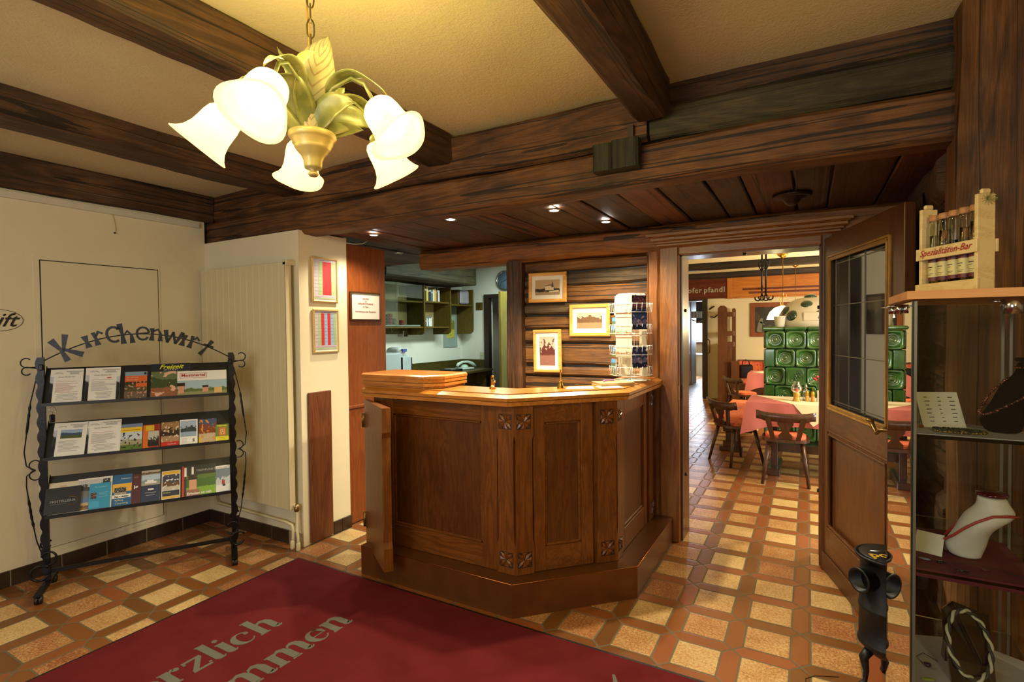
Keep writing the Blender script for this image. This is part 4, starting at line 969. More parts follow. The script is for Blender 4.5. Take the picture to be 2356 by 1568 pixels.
for x0, s in ((-.01, -1), (LR+.01, 1)):
    scrolls(x0, s)
    def rod(b, pts, tw):
        out = []; rad = []
        for i in range(40):
            t = i/39*(len(pts)-1); k = min(int(t), len(pts)-2); f = t-k; p = Vector(pts[k]).lerp(Vector(pts[k+1]), f); out.append(p)
            rad.append(.0032+(.0045*abs(math.sin((p.z-tw[0])/(tw[1]-tw[0])*PI*4)) if tw[0] < p.z < tw[1] else 0))
        b.tube(out, .003, iron, 7, radii=rad)
    part('twisted_rod', lambda b: rod(b, [(x0, 0, 1.29), (x0+s*.02, 0, 1.22), (x0+s*.045, 0, 1.10), (x0+s*.062, 0, .95), (x0+s*.078, 0, .82), (x0+s*.07, 0, .74), (x0+s*.03, 0, .712)], (.93, 1.10)), rk, False)
    part('twisted_rod', lambda b: rod(b, [(x0+s*.03, 0, .712), (x0+s*.07, 0, .685), (x0+s*.072, 0, .62), (x0+s*.055, 0, .45), (x0+s*.035, 0, .30), (x0+s*.0, 0, .17)], (.38, .55)), rk, False)
    for c_, ra, rb, a0, a1, rr in (((x0-s*.02, -.03, .20), .045, .030, 1.3, 2.9, .006), ((x0+s*.012, -.05, .12), .05, .035, .2, 1.9, .007), ((x0, .03, .26), .03, .02, .2, 1.9, .005)):
        part('base_scroll', lambda b: b.tube(spiral(c_, ra, rb, PI*a0, PI*a1), rr, iron, 6), rk, False)
SH = [(1.094, 1.300), (.782, .975), (.447, .657)]
def shelf(b, z0, z1):
    b.add([(.012, -.060, z0+.004), (LR-.012, -.060, z0+.004), (LR-.012, .045, z1), (.012, .045, z1), (.012, -.052, z0), (LR-.012, -.052, z0), (LR-.012, .053, z1-.004), (.012, .053, z1-.004)], [(0, 1, 2, 3), (7, 6, 5, 4), (0, 4, 5, 1), (1, 5, 6, 2), (2, 6, 7, 3), (3, 7, 4, 0)], blackp)
    b.box((.012, -.085, z0-.006), (LR-.012, -.052, z0-.001), blackp); b.box((.012, -.088, z0-.006), (LR-.012, -.083, z0+.012), blackp)
    for x in (.012, LR-.015): b.add([(x, -.085, z0), (x, .045, z1+.012), (x, .055, z1), (x, -.05, z0-.004), (x+.003, -.085, z0), (x+.003, .045, z1+.012), (x+.003, .055, z1), (x+.003, -.05, z0-.004)], [(0, 1, 2, 3), (7, 6, 5, 4), (0, 4, 5, 1), (1, 5, 6, 2), (2, 6, 7, 3), (3, 7, 4, 0)], blackp)
for z0, z1 in SH: part('shelf', lambda b: shelf(b, z0, z1), rk, False)
# arched sign with hand-forged letters
def arcz(u):
    t = (u-.478)/.488; return 1.496-.165*t*t*(1 if abs(t) < 1 else 1)
sg = part('sign_arch', lambda b: b.tube([(u/30*.976-.01, 0, arcz(u/30*.976-.01)) for u in range(31)], .0035, iron, 7), rk, False)
LET = {'K': [[(.12, 0, .26), (.13, .5, .13), (.0, 1, .3)], [(.18, .42, .1), (.62, 1, .24)], [(.22, .5, .12), (.78, 0, .26)]],
 'i': [[(.2, 0, .34), (.2, .3, .15), (.2, .62, .34)]], 'r': [[(.15, 0, .3), (.15, .35, .15), (.1, .68, .2)], [(.18, .45, .1), (.36, .66, .17), (.55, .52, .12)]],
 'c': [[(.45+.33*math.cos(math.radians(40+k*26)), .38+.36*math.sin(math.radians(40+k*26)), .13) for k in range(11)], [(.68, .72, .12), (.72, .58, .2)]],
 'h': [[(.15, 0, .3), (.13, .5, .14), (.05, 1.05, .3)], [(.18, .42, .09), (.4, .66, .14), (.58, .42, .14), (.6, 0, .28)]],
 'e': [[(.42+.32*math.cos(math.radians(5+k*29)), .35+.33*math.sin(math.radians(5+k*29)), .12) for k in range(12)], [(.12, .34, .08), (.74, .40, .08)]],
 'n': [[(.12, 0, .28), (.14, .35, .14), (.08, .66, .24)], [(.15, .5, .12), (.42, .62, .13), (.55, .4, .14), (.58, 0, .26)]],
 'w': [[(.0, .66, .24), (.22, 0, .14)], [(.22, 0, .12), (.45, .62, .13)], [(.42, .62, .13), (.66, 0, .14)], [(.66, 0, .12), (.95, .68, .22)]],
 't': [[(.05, 0, .26), (.2, .45, .13), (.35, .95, .26)], [(-.02, .62, .09), (.58, .62, .17)]]}
POS = [('K', .098, .128), ('i', .212, .105), ('r', .262, .105), ('c', .318, .112), ('h', .392, .105), ('e', .468, .105), ('n', .545, .105), ('w', .622, .105), ('i', .705, .105), ('r', .752, .105), ('t', .83, .105)]
for chh, u, s_ in POS:
    s_ *= 1.13
    dz = (arcz(u+.03)-arcz(u)); X = Vector((.03, 0, dz)).normalized(); Y = Vector((-X.z, 0, X.x)); ctr = .48 if chh in 'Kht' else .33
    o_ = Vector((u-.02, -.004, arcz(u)))-Y*ctr*s_
    b = MB()
    for st2 in LET[chh]: b.stroke([(x*s_*.84, y*s_, w_*s_*.88) for x, y, w_ in st2], o_, X, Y, .004, iron)
    b.build('letter', sg)

# --- things in the rack
RM = Matrix.Translation(RA) @ Matrix.Rotation(RZ, 4, 'Z')
def slope(s):
    z0, z1 = SH[s]; return Vector((0, .105, z1-z0-.004)).normalized()
def leaflet(s, u0, u1, h, th, label, cat, paint, off=.0, name='brochure', lift=0, tilt=0, grp=None, body=None):
    z0, z1 = SH[s]; Y = slope(s); X = Vector((1, 0, 0)); N = X.cross(Y); T = Matrix((X, Y, N)).transposed().to_4x4(); T.translation = Vector((u0, -.060, z0+.004))+N*(.002+off)+Y*(.002+lift)
    b = MB(RM @ T @ Matrix.Rotation(tilt, 4, 'Z')); w_ = u1-u0; b.box((0, 0, 0), (w_, h, th), body or paper); paint(Pn(b, w_, h, th)); return tag(b.build(name), label, cat, grp)
class Pn:
    def __init__(s, b, w_, h, th): s.b, s.w, s.h, s.z, s.k = b, w_, h, th, 0
    def r(s, x0, y0, x1, y1, m_):
        s.k += 1; z = s.z+.0004*s.k; s.b.quad((x0*s.w, y0*s.h, z), (x1*s.w, y0*s.h, z), (x1*s.w, y1*s.h, z), (x0*s.w, y1*s.h, z), m_); return s
    def t(s, txt, x, y, sz, m_, sh=0, off=0, al='CENTER', rot=0, sp=1):
        s.k += 1; X = (math.cos(rot), math.sin(rot), 0); Y = (-math.sin(rot), math.cos(rot), 0)
        s.b.text(txt, sz*s.w, (x*s.w, y*s.h, s.z+.0004*s.k), X, Y, m_, .0001, al, sh, off, sp); return s
    def lines(s, x0, x1, y0, y1, n, m_, jit=.3, cen=True, seed=1):
        q = random.Random(seed)
        for i in range(n):
            y = y1-(y1-y0)*i/max(1, n-1); L = (x1-x0)*(1-jit*q.random()); a = (x0+x1)/2-L/2 if cen else x0; s.r(a, y-.004, a+L, y+.004, m_); s.k -= 1
        s.k += 1; return s
def P(name, c, r=.4): return plain(name, c, r, var=.03)
gband = photo('misty_margin', 'b9bec8', '2a3038', '1c2028', .75, 6, .3, None, 5)
pgrey = P('print_grey', '777a80'); pred = P('print_red', 'b0645c')
def offer(p, pic=False, seed=1):
    p.r(0, 0, .11, .78, gband); 
    p.b.tube([(p.w*(.24+.1*math.cos(a*PI/8)*1.3), p.h*(.86+.045*math.sin(a*PI/8)), p.z+.001) for a in range(9)], .0006, pgrey, 4)
    p.b.tube([(p.w*x, p.h*y, p.z+.001) for x, y in ((.16, .86), (.22, .885), (.27, .87), (.31, .88), (.38, .855))], .0007, ink, 4)
    p.t('Gasthof Kirchenwirt', .72, .915, .062, ink, sh=.3).lines(.55, .9, .84, .895, 4, pgrey, seed=seed)
    if pic: p.r(.22, .52, .86, .78, photo('valley_view', '8fa6c0', '3c5068', '4c5c28', .62, 3, .25, None, 6)).lines(.2, .85, .14, .44, 9, pgrey, .5, False, seed)
    else: p.t('Genuss Wandern 2011', .5, .75, .055, ink, sh=.3).lines(.18, .8, .62, .62, 1, pred).lines(.18, .9, .30, .56, 9, pred if seed % 2 else pgrey, .5, False, seed).lines(.2, .9, .08, .24, 5, pgrey, .5, True, seed+3)
leaflet(0, .035, .188, .212, .002, 'white hotel offer sheet with misty grey margin, leftmost on the top shelf', 'leaflet', lambda p: offer(p, False, 1), name='offer_sheet')
def offerb(p): offer(p, False, 2); p.r(.62, .66, .74, .69, P('pig_red', 'c02838')); p.r(.9, 0, 1, .7, gband)
leaflet(0, .198, .368, .215, .002, 'white hotel offer sheet with a small red mark, second on the top shelf', 'leaflet', offerb, name='offer_sheet')
hik = photo('family_photo', '2a2c1c', '4c4a2e', '6a5a48', .85, 6, .5, 'c98f78', 21)
leaflet(0, .392, .505, .178, .003, 'narrow brochure with an orange title band and people resting, top shelf', 'brochure', lambda p: p.r(0, .80, 1, 1, P('sky_grey_blue', '7d97a8')).r(0, .60, 1, .84, P('title_orange', 'd0602c')).r(0, 0, 1, .62, hik).r(.5, .42, 1, .56, P('title_orange', 'd0602c')).r(.86, .88, .96, .97, P('logo_black', '22242a')).t('Die schönsten', .08, .76, .09, paper, al='LEFT').t('Wanderungen', .08, .67, .09, paper, al='LEFT'))
leaflet(0, .525, .735, .225, .004, 'large magazine with yellow script title on navy, people in a garden, top shelf', 'magazine', lambda p: p.r(0, .0, 1, .76, photo('garden_party', '5f6e48', '3c4a2a', '8e5a40', .7, 4, .5, 'd3a890', 22)).r(0, .76, 1, 1, P('navy_band', '1a2233')).t('Freizeit', .5, .84, .20, P('title_yellow', 'c9cf2e'), sh=.4, off=.001).t('J O U R N A L', .5, .785, .06, paper), name='magazine')
leaflet(0, .665, .942, .165, .003, 'wide cream brochure with a red framed title, over the navy magazine, top shelf right end', 'brochure', lambda p: (p.r(0, 0, 1, .60, photo('lake_group', '9cb4c0', '5a6a3c', '8a8a60', .42, 5, .35, None, 23)).t('Mostviertel', .32, .76, .105, redink, off=.0008), [p.r(a, c, e, d, redink) for a, c, e, d in ((.05, .70, .59, .712), (.05, .90, .59, .912), (.05, .70, .056, .91), (.584, .70, .59, .91))], p.r(.5, .08, .62, .34, P('face_tan', 'c29072')).r(.5, .28, .62, .36, P('hair_dark', '2c211c')).r(.74, .02, .9, .26, P('hair_blond', 'c9a86a')).r(.02, .05, .14, .4, P('face_tan', 'c29072')).r(.0, .36, .15, .5, P('hair_dark', '2c211c')), ), off=.006)
leaflet(1, .040, .195, .205, .005, 'white offer sheet with a valley photo, leftmost on the middle shelf', 'leaflet', lambda p: offer(p, True, 3), off=.004, name='offer_sheet', tilt=-.03)
leaflet(1, .190, .365, .205, .002, 'white offer sheet tucked beside the valley photo sheet on the middle shelf', 'leaflet', lambda p: offer(p, False, 4), name='offer_sheet')
leaflet(1, .366, .474, .165, .006, 'hiking brochure with yellow title band over a walker on rocks, middle shelf', 'brochure', lambda p: p.r(0, .82, 1, 1, P('steel_blue', '6c7c9c')).r(0, .66, 1, .86, P('title_yellow2', 'dcb428')).r(0, 0, 1, .68, photo('walker_rocks', 'b9c4cc', '9a9678', '55702e', .55, 6, .6, '23232a', 24)).t('Wanderbares Mostviertel', .5, .74, .075, ink))
leaflet(1, .478, .566, .152, .004, 'brochure with orange to red cover and a small mountain photo, middle shelf', 'brochure', lambda p: p.r(0, 0, 1, 1, P('brick_red', '8c2c1c')).r(0, 0, .35, .96, P('amber', 'c8661c')).r(.15, .72, .65, .96, P('ochre_yellow', 'c8a824')).r(.3, .06, .94, .70, photo('gorge_view', 'b0b0a4', '262a26', '1c1c1c', .5, 4, .5, None, 25)))
leaflet(1, .572, .668, .158, .004, 'brochure with a carving axe photo and a red bottom band, middle shelf', 'brochure', lambda p: p.r(0, .16, 1, 1, photo('axe_craft', '8f6a44', '30221c', 'a08060', .6, 5, .7, 'c8bca8', 26)).r(0, 0, 1, .17, P('band_red', 'b3221e')).t('Handwerk', .6, .05, .11, paper))
leaflet(1, .672, .770, .165, .005, 'white-edged brochure with a blue lake photo, middle shelf', 'brochure', lambda p: p.r(.04, .3, .93, .95, photo('lake_trees', '9aacc0', '2c3c3c', '8ea2b8', .6, 4, .45, None, 27)).lines(.08, .45, .06, .22, 4, pgrey).t('5', .78, .08, .26, ink, off=.001))
leaflet(1, .776, .878, .160, .004, 'brochure with a stage play photo, second from the right on the middle shelf', 'brochure', lambda p: p.r(0, 0, 1, 1, photo('stage_play', '40506c', '7a3c24', 'b8a488', .75, 5, .7, 'c98a3c', 28)).r(0, .0, .14, .24, P('ochre_yellow', 'c8a824')))
leaflet(1, .872, .948, .112, .003, 'small yellow animal park brochure with a lion face, right end of the middle shelf', 'brochure', lambda p: (p.r(0, 0, 1, 1, P('park_green', '62783a')).r(0, 0, 1, .26, P('park_yellow', 'd2c62c')).t('TIERPARK', .5, .86, .17, P('park_yellow', 'd2c62c'), off=.0006).r(.22, .3, .8, .8, P('lion_mane', 'b06a30')).r(.34, .36, .68, .7, P('lion_face', 'd09a5c')).r(.42, .55, .47, .6, ink).r(.56, .55, .61, .6, ink).r(.47, .42, .56, .47, ink).lines(.1, .9, .08, .18, 2, ink)), off=.006)
leaflet(2, .015, .150, .185, .003, 'cream leaflets with small orange print behind the black folder, bottom shelf', 'leaflet', lambda p: p.t('most', .5, .85, .12, P('print_orange', 'b86a34')).t('birn', .5, .76, .12, pgrey).t('haus', .5, .67, .12, pgrey), name='leaflet', body=P('cream_stock', 'cfc6a6'))
leaflet(2, .006, .170, .150, .004, 'black folder with thin silver lettering and a gold swirl, left end of the bottom shelf', 'folder', lambda p: (p.t('MOSTELLERIA', .5, .42, .115, P('silver_print', '9c9c9a')).lines(.16, .6, .36, .36, 1, pgrey, 0), p.b.tube([(p.w*(.74+.17*math.cos(a)), p.h*(.45+.16*math.sin(a)), p.z+.001) for a in [2.0-i*.33 for i in range(14)]], .0009, brass, 4)), off=.018, name='folder', body=blackp)
leaflet(2, .150, .315, .190, .004, 'city magazine with black and white room photos, bottom shelf behind the sky-blue one', 'magazine', lambda p: p.r(.0, .42, .95, .95, photo('grey_interior', 'b8b8b4', '3c3c3c', '707070', .7, 5, .6, None, 31)).r(0, .24, .5, .42, P('slate_blue', '5c7494')).r(0, .02, .5, .24, photo('room_photo', 'c0a078', '6a4a34', '8a6a48', .6, 5, .4, None, 32)).r(.72, .78, .93, .93, P('logo_black', '22242a')).t('LA', .82, .86, .09, paper), name='magazine')
leaflet(2, .206, .310, .152, .003, 'sky-blue leaflet with a small dark photo, bottom shelf', 'leaflet', lambda p: p.r(0, 0, 1, 1, P('sky_blue', '2c8cb0')).r(.08, .4, .34, .64, photo('tiny_people', '2c2424', '4c3428', '1c1c1c', .6, 7, .4, 'b08468', 33)).t('Ferienland', .5, .82, .13, P('pale_blue', '8fc4d4'), sh=.3).lines(.4, .9, .46, .62, 4, P('pale_blue', '8fc4d4')).r(.02, .05, .5, .3, P('mid_blue', '3c9cc0')), off=.006, name='leaflet')
leaflet(2, .318, .413, .190, .004, 'blue and yellow rafting brochure with a white title strip, bottom shelf', 'brochure', lambda p: p.r(0, 0, 1, 1, P('deep_blue', '1c5c8c')).r(0, .44, 1, .70, P('warm_yellow', 'd8a83c')).r(.1, .36, .72, .58, photo('rafting', '2c3430', '1c2420', '9a8c78', .6, 7, .5, 'c8c0b0', 34)).r(0, .24, .96, .35, paper).t('Fun & Action', .48, .265, .135, ink, off=.0008).t('Rafting', .36, .15, .16, P('pale_yellow', 'c8c88c')).t('Canyoning', .5, .05, .16, P('pale_yellow', 'c8c88c')).t('Adventure', .68, .84, .12, paper))
leaflet(2, .395, .460, .182, .003, 'dark maroon leaflet with white letters between the rafting and the ship brochure', 'leaflet', lambda p: p.r(0, 0, 1, 1, P('maroon', '4a1c22')).t('ig', .60, .50, .5, paper, off=.001).t('RO', .62, .86, .22, P('pale_red', 'b07878')), name='leaflet')
leaflet(2, .462, .560, .195, .006, 'navy brochure with a white passenger ship, middle of the bottom shelf', 'brochure', lambda p: p.r(0, 0, 1, .52, P('ship_navy', '1c2a4c')).r(0, .52, 1, .86, photo('ship_photo', 'a4b8c8', '7c8c90', '9c9c8c', .5, 5, .3, None, 35)).r(.2, .58, .8, .64, paper).r(.3, .64, .66, .68, paper).r(0, .86, 1, 1, photo('old_photo', 'b0a490', '4a3c30', '8a7c68', .5, 8, .5, None, 36)).lines(.2, .8, .2, .28, 2, paper).r(.36, .36, .66, .41, paper))
leaflet(2, .568, .668, .178, .005, 'yellow-edged brochure with a tipping van photo, bottom shelf', 'brochure', lambda p: p.r(.03, .87, .97, .98, P('signal_yellow', 'd2a42c')).r(.04, .30, .96, .86, photo('van_photo', '30384a', '5c3c28', 'b8b0a0', .5, 4, .6, 'c8c8c8', 37)).r(.04, .1, .96, .29, P('dark_navy', '1a2238')).r(.03, .02, .97, .09, P('signal_yellow', 'd2a42c')).t('Erlebnis', .3, .2, .12, P('pale_yellow', 'c8c88c')))
leaflet(2, .678, .868, .195, .004, 'wide magazine with a white number eleven, smiling face and green meadow, bottom shelf', 'magazine', lambda p: p.r(0, 0, 1, 1, P('charcoal', '26282a')).r(.12, .0, 1, .68, photo('meadow', '48642c', '2c5c20', '6c9c2c', .8, 4, .3, None, 38)).r(0, 0, .05, 1, P('spine_red', 'c8281e')).t('11', .2, .66, .42, paper, off=.002).t('TREFFPUNKT', .7, .78, .10, P('silver_print', '9c9c9a')).r(.2, .2, .42, .62, P('face_tan', 'c29072')).r(.18, .52, .44, .70, P('hair_dark', '2c211c')).r(.12, .0, .5, .2, P('checked_shirt', '8c5c54')).t('Erholen so nah', .5, .03, .12, paper, off=.0005), name='magazine')
leaflet(2, .866, .950, .172, .005, 'white ski brochure with a red skier, right end of the bottom shelf', 'brochure', lambda p: p.r(0, 0, 1, .88, photo('snow_slope', '5c6c80', 'a8b0b8', 'c8ccd0', .6, 5, .5, None, 39)).t('ÖTSCHER', .45, .89, .17, ink).r(.42, .28, .62, .42, redink).r(.46, .2, .66, .28, ink).r(.46, .42, .54, .47, ink), off=.004)
t = thing('key_clip', 'silver ring with a black clip hanging under the left end of the top shelf', 'key ring', RM @ Vector((.05, -.04, 1.086)))
part('ring', lambda b: b.tube([(.001*i, .016*math.cos(i*PI/8), -.022+.016*math.sin(i*PI/8)) for i in range(16)], .0013, chrome, 6, closed=True), t, False)
part('clip', lambda b: (b.box((-.007, -.012, -.098), (.007, .012, -.052), blackp, .003), b.tube([(0, 0, -.036), (0, .004, -.045), (0, 0, -.054)], .0015, chrome, 6)), t, False)

# ================================================================== GLASS SHOWCASE
sc = thing('glass_showcase', 'tall glass showcase with wooden top and jewellery on its shelves, at the right edge', 'showcase', (.40, 1.95, 0))
X0, X1, Y0, Y1 = .24, .565, 1.69, 2.20
gla = glassy('clear_pane', (.93, .96, .95)); ed = plain('green_glass_edge', '1c2a26', .2); alu = plain('grey_aluminium', '6e6e66', .4, .6)
part('base_cabinet', lambda b: b.box((X0, Y0, 0), (X1, Y1, .18), beech, .003), sc)
part('wooden_top', lambda b: b.prism([(.222, 1.665), (.60, 1.665), (.60, 2.22), (.30, 2.22), (.222, 2.02)], 1.566, 1.587, beech), sc)
sidep = glassy('side_pane', (.80, .84, .84), 0, 1.25)
part('side_pane', lambda b: b.quad((X0, Y1, .18), (X0, Y0+.004, .18), (X0, Y0+.004, 1.562), (X0, Y1, 1.562), sidep), sc)
part('front_pane', lambda b: b.quad((X0+.006, Y0, .18), (X1, Y0, .18), (X1, Y0, 1.562), (X0+.006, Y0, 1.562), glassy('front_pane', (.9, .93, .92), 0, .7)), sc)
part('back_pane', lambda b: b.quad((X1, Y1, .18), (X0+.01, Y1, .18), (X0+.01, Y1, 1.562), (X1, Y1, 1.562), glassy('back_pane', (.85, .88, .87), 0, .35)), sc)
for x, y, m_ in ((X0+.003, Y0+.003, alu), (X1-.006, Y0+.003, alu), (X1-.012, Y1-.012, alu), (X1-.03, Y1-.006, alu)):
    part('corner_strip', lambda b: b.box((x-.0035, y-.0035, .18), (x+.0035, y+.0035, 1.562), m_), sc)
part('corner_strip', lambda b: b.box((X0-.004, Y0-.001, .18), (X0, Y0+.012, 1.562), ed), sc)
for z, m_ in ((1.208, ed), (.855, ed), (.515, ed)):
    part('glass_shelf', lambda b: b.box((X0+.006, Y0+.006, z), (X1-.006, Y1-.01, z+.008), realglass('shelf_glass', (.6, .75, .7))), sc)
for x, y in ((.215, 2.03), (.215, 1.90), (.40, 1.70)):
    part('clip', lambda b: (b.cyl((x+.02, y, 1.535), (x+.02, y, 1.560), .012, chrome, n=16), b.tube([(x-.012, y, 1.556), (x+.03, y, 1.556)], .002, chrome, 6)), sc)
part('lock', lambda b: (b.cyl((.43, 1.688, 1.525), (.43, 1.688, 1.562), .018, chrome, n=20)), sc)
redc = plain('dark_red_velvet', '5a1420', .9, bumpy=.3, bscale=200); whc = plain('white_shelf_cloth', 'a8a698', .8)
b = MB(); b.prism([(.248, 1.70), (.555, 1.70), (.50, 1.86), (.494, 2.0), (.385, 2.05), (.25, 2.03)], .864, .868, redc); b.prism([(.248, 1.696), (.555, 1.696), (.555, 1.70), (.248, 1.70)], .846, .868, redc)
tag(b.build('shelf_cloth'), 'dark red cloth spread on the middle showcase shelf', 'cloth')
b = MB(); b.prism([(.248, 1.70), (.555, 1.70), (.545, 2.02), (.42, 2.08), (.25, 2.02)], .524, .527, whc); tag(b.build('shelf_cloth'), 'pale grey-white cloth on the lowest showcase shelf', 'cloth')
b = MB(); b.prism([(.248, 1.70), (.555, 1.70), (.50, 1.84), (.37, 1.93), (.30, 2.03), (.25, 1.97)], 1.217, 1.219, whc); tag(b.build('shelf_cloth'), 'pale grey cloth on the top showcase shelf', 'cloth')
# tent cards
def tent(name, label, c, rz, w_, h, sp, lines=False):
    t = thing(name, label, 'card', c, rz)
    b = MB(); th = .0012
    for s_ in (-1, 1): b.add([(-w_/2, s_*sp, 0), (w_/2, s_*sp, 0), (w_/2, 0, h), (-w_/2, 0, h), (-w_/2, s_*(sp-.0015), 0), (w_/2, s_*(sp-.0015), 0), (w_/2, 0, h-.0015), (-w_/2, 0, h-.0015)], [(0, 1, 2, 3), (7, 6, 5, 4), (0, 4, 5, 1), (1, 5, 6, 2), (3, 7, 4, 0)], plain('card_white2', 'd6d2b8', .6))
    b.build('folded_card', t)
    if lines:
        b = MB(); Y = Vector((0, sp, h)).normalized(); O = Vector((0, -sp-.0006, 0)); q = random.Random(3)
        for r in range(7):
            for cx, ww in ((-.034, .014), (0, .009), (.030, .014)):
                p = O+Y*(.016+r*.0115)+Vector((cx*w_/.11-.003*q.random(), 0, 0)); L = ww*(.6+.4*q.random()); b.quad(p, p+Vector((L, 0, 0)), p+Vector((L, 0, 0))+Y*.002, p+Y*.002, ink)
        b.build('printed_rows', t)
    return t
tent('price_card', 'folded white price card with printed rows on the top showcase shelf', (.315, 1.87, 1.219), .35, .105, .092, .042, True)
tent('price_card', 'blank folded card beside the white bust on the red cloth', (.302, 1.845, .868), -.35, .062, .05, .032)
def chainbeads(name, label, pts, r, mats, cat='necklace', n=40, closed=False, rings=1):
    b = MB(); P = [Vector(p) for p in pts]; q = random.Random(len(label)); N = len(P); tot = n
    for i in range(tot):
        t = i/tot*(N if closed else N-1); k = int(t); f = t-k; p = P[k % N].lerp(P[(k+1) % N], f)+Vector((q.uniform(-1, 1), q.uniform(-1, 1), q.uniform(0, .6)))*r*.5
        rr = r*q.uniform(.7, 1.1); M = Matrix.Translation(p); b.lathe([(0, -rr), (rr*.8, -rr*.6), (rr, 0), (rr*.8, rr*.6), (0, rr)], mats[q.randrange(len(mats))], 8, M)
    return tag(b.build(name), label, cat)
copb = plain('copper_bead', '8a5644', .25, .8); goldb = plain('gold_bead', 'a88a3a', .3, .8); blkb = plain('black_bead', '141414', .2); jade = plain('dark_jade', '2c3a22', .3)
for k in range(3):
    pts = [(.345+.045*(1-k*.12)*math.cos(a*PI/10)*1.2, 1.755+.030*(1-k*.2)*math.sin(a*PI/10), 1.2225+.002*k) for a in range(20)]
    chainbeads('bead_strand', ['gold and dark bead strand lying flat at the front of the top showcase shelf', 'dark green bead strand coiled inside the gold one on the top showcase shelf', 'smallest inner bead strand of the coil on the top showcase shelf'][k], pts, .0028, [[goldb, jade, goldb], [jade, blkb, jade, goldb], [blkb, jade]][k], n=90-20*k, closed=True)
def blob(name, label, c, s_, m_, cat, rz=0):
    b = MB(Matrix.Translation(c) @ Matrix.Rotation(rz, 4, 'Z') @ Matrix.Diagonal((*s_, 1))); b.lathe([(0, 0), (.7, .05), (1, .45), (.75, .9), (0, 1)], m_, 18); return tag(b.build(name), label, cat)
blob('dark_earring', 'squarish black earring beside the printed price card', (.300, 1.86-.09, 1.219), (.010, .008, .010), blkb, 'earring')
blob('amber_earring', 'small amber-brown earring left on the top showcase shelf', (.272, 1.80, 1.219), (.007, .007, .008), plain('amber_stone', '7c3c1c', .15), 'earring')
# busts
def bust(name, label, c, rz, sc_, m_, capm):
    """sweeping necklace display seen from its side: foot, waist, shoulder line rising to a leaning neck"""
    t = thing(name, label, 'display bust', c, rz)
    secs = [(0, -.012, .034, .026), (.012, -.014, .036, .026), (.028, -.016, .044, .030), (.050, -.008, .042, .036), (.072, .000, .037, .044), (.092, .010, .040, .050), (.110, .024, .046, .050), (.126, .036, .050, .044), (.140, .044, .044, .034), (.152, .044, .036, .030), (.166, .041, .031, .028), (.178, .040, .031, .028)]
    V = []; F = []; n = 24
    for z, cx, rx, ry in secs:
        for k in range(n):
            a = 2*PI*k/n; x = cx+rx*math.cos(a); y = ry*math.sin(a); V.append((x*sc_, y*sc_, z*sc_))
    for i in range(len(secs)-1):
        for k in range(n): F.append([i*n+k, i*n+(k+1) % n, (i+1)*n+(k+1) % n, (i+1)*n+k])
    F.append(list(range(n))[::-1]); F.append([(len(secs)-1)*n+k for k in range(n)])
    b = MB(); b.add(V, F, m_, True); o = b.build('form', t); md = o.modifiers.new('s', 'SUBSURF'); md.levels = 1; md.render_levels = 1
    b = MB(Matrix.Translation((.040*sc_, 0, .177*sc_))); b.lathe([(.030*sc_, 0), (.034*sc_, .004), (.033*sc_, .009), (0, .011)], capm, 24); b.build('neck_cap', t)
    return t
BRZ = -.215
bust('necklace_bust', 'white leather necklace bust with a dark red cap on the red cloth', (.388, 1.835, .868), BRZ, 1.0, plain('white_leather', 'cfcab4', .45), plain('wine_cap', '4a1018', .15, coat=.5))
def onbust(c, rz, sc_, pts):
    M = Matrix.Translation(c) @ Matrix.Rotation(rz, 4, 'Z'); return [M @ (Vector(p)*sc_) for p in pts]
loop = [(.092, -.014, .135), (.074, -.040, .140), (.042, -.047, .134), (.008, -.052, .112), (-.016, -.051, .090), (-.036, -.043, .066), (-.054, -.026, .046), (-.058, 0, .040), (-.052, .020, .05), (-.030, .036, .08), (-.004, .040, .11), (.02, .034, .135), (.05, .03, .15)]
b = MB(); b.tube(onbust((.388, 1.835, .868), BRZ, 1.0, loop), .0035, plain('coral_silk', 'a8382c', .4), 8); tag(b.build('coral_necklace'), 'coral red ribbon necklace hung round the white bust', 'necklace')
BB = (.455, 1.80, 1.219); bv = plain('black_velvet', '08080a', .95, spec=.1)
bust('necklace_bust', 'black velvet necklace bust on the top showcase shelf at the frame edge', BB, BRZ, 1.05, bv, bv)
chainbeads('bead_necklace', 'copper pearl necklace draped over the black velvet bust', onbust(BB, BRZ, 1.05, [(.088, -.02, .150), (.070, -.040, .140), (.045, -.052, .118), (.020, -.056, .094), (-.008, -.052, .072), (-.034, -.044, .052), (-.052, -.034, .044), (-.058, -.030, .052), (-.050, -.034, .072), (-.040, -.034, .095), (-.026, -.038, .115), (-.004, -.036, .14)]), .0036, [copb, copb, plain('dark_copper_bead', '4c2c24', .3, .7)], n=95)
chainbeads('bead_necklace', 'short copper choker round the neck of the black velvet bust', onbust(BB, BRZ, 1.05, [(.040-.034*math.cos(a*PI/8), -.031*math.sin(a*PI/8), .162) for a in range(17)]), .0030, [copb], n=46)
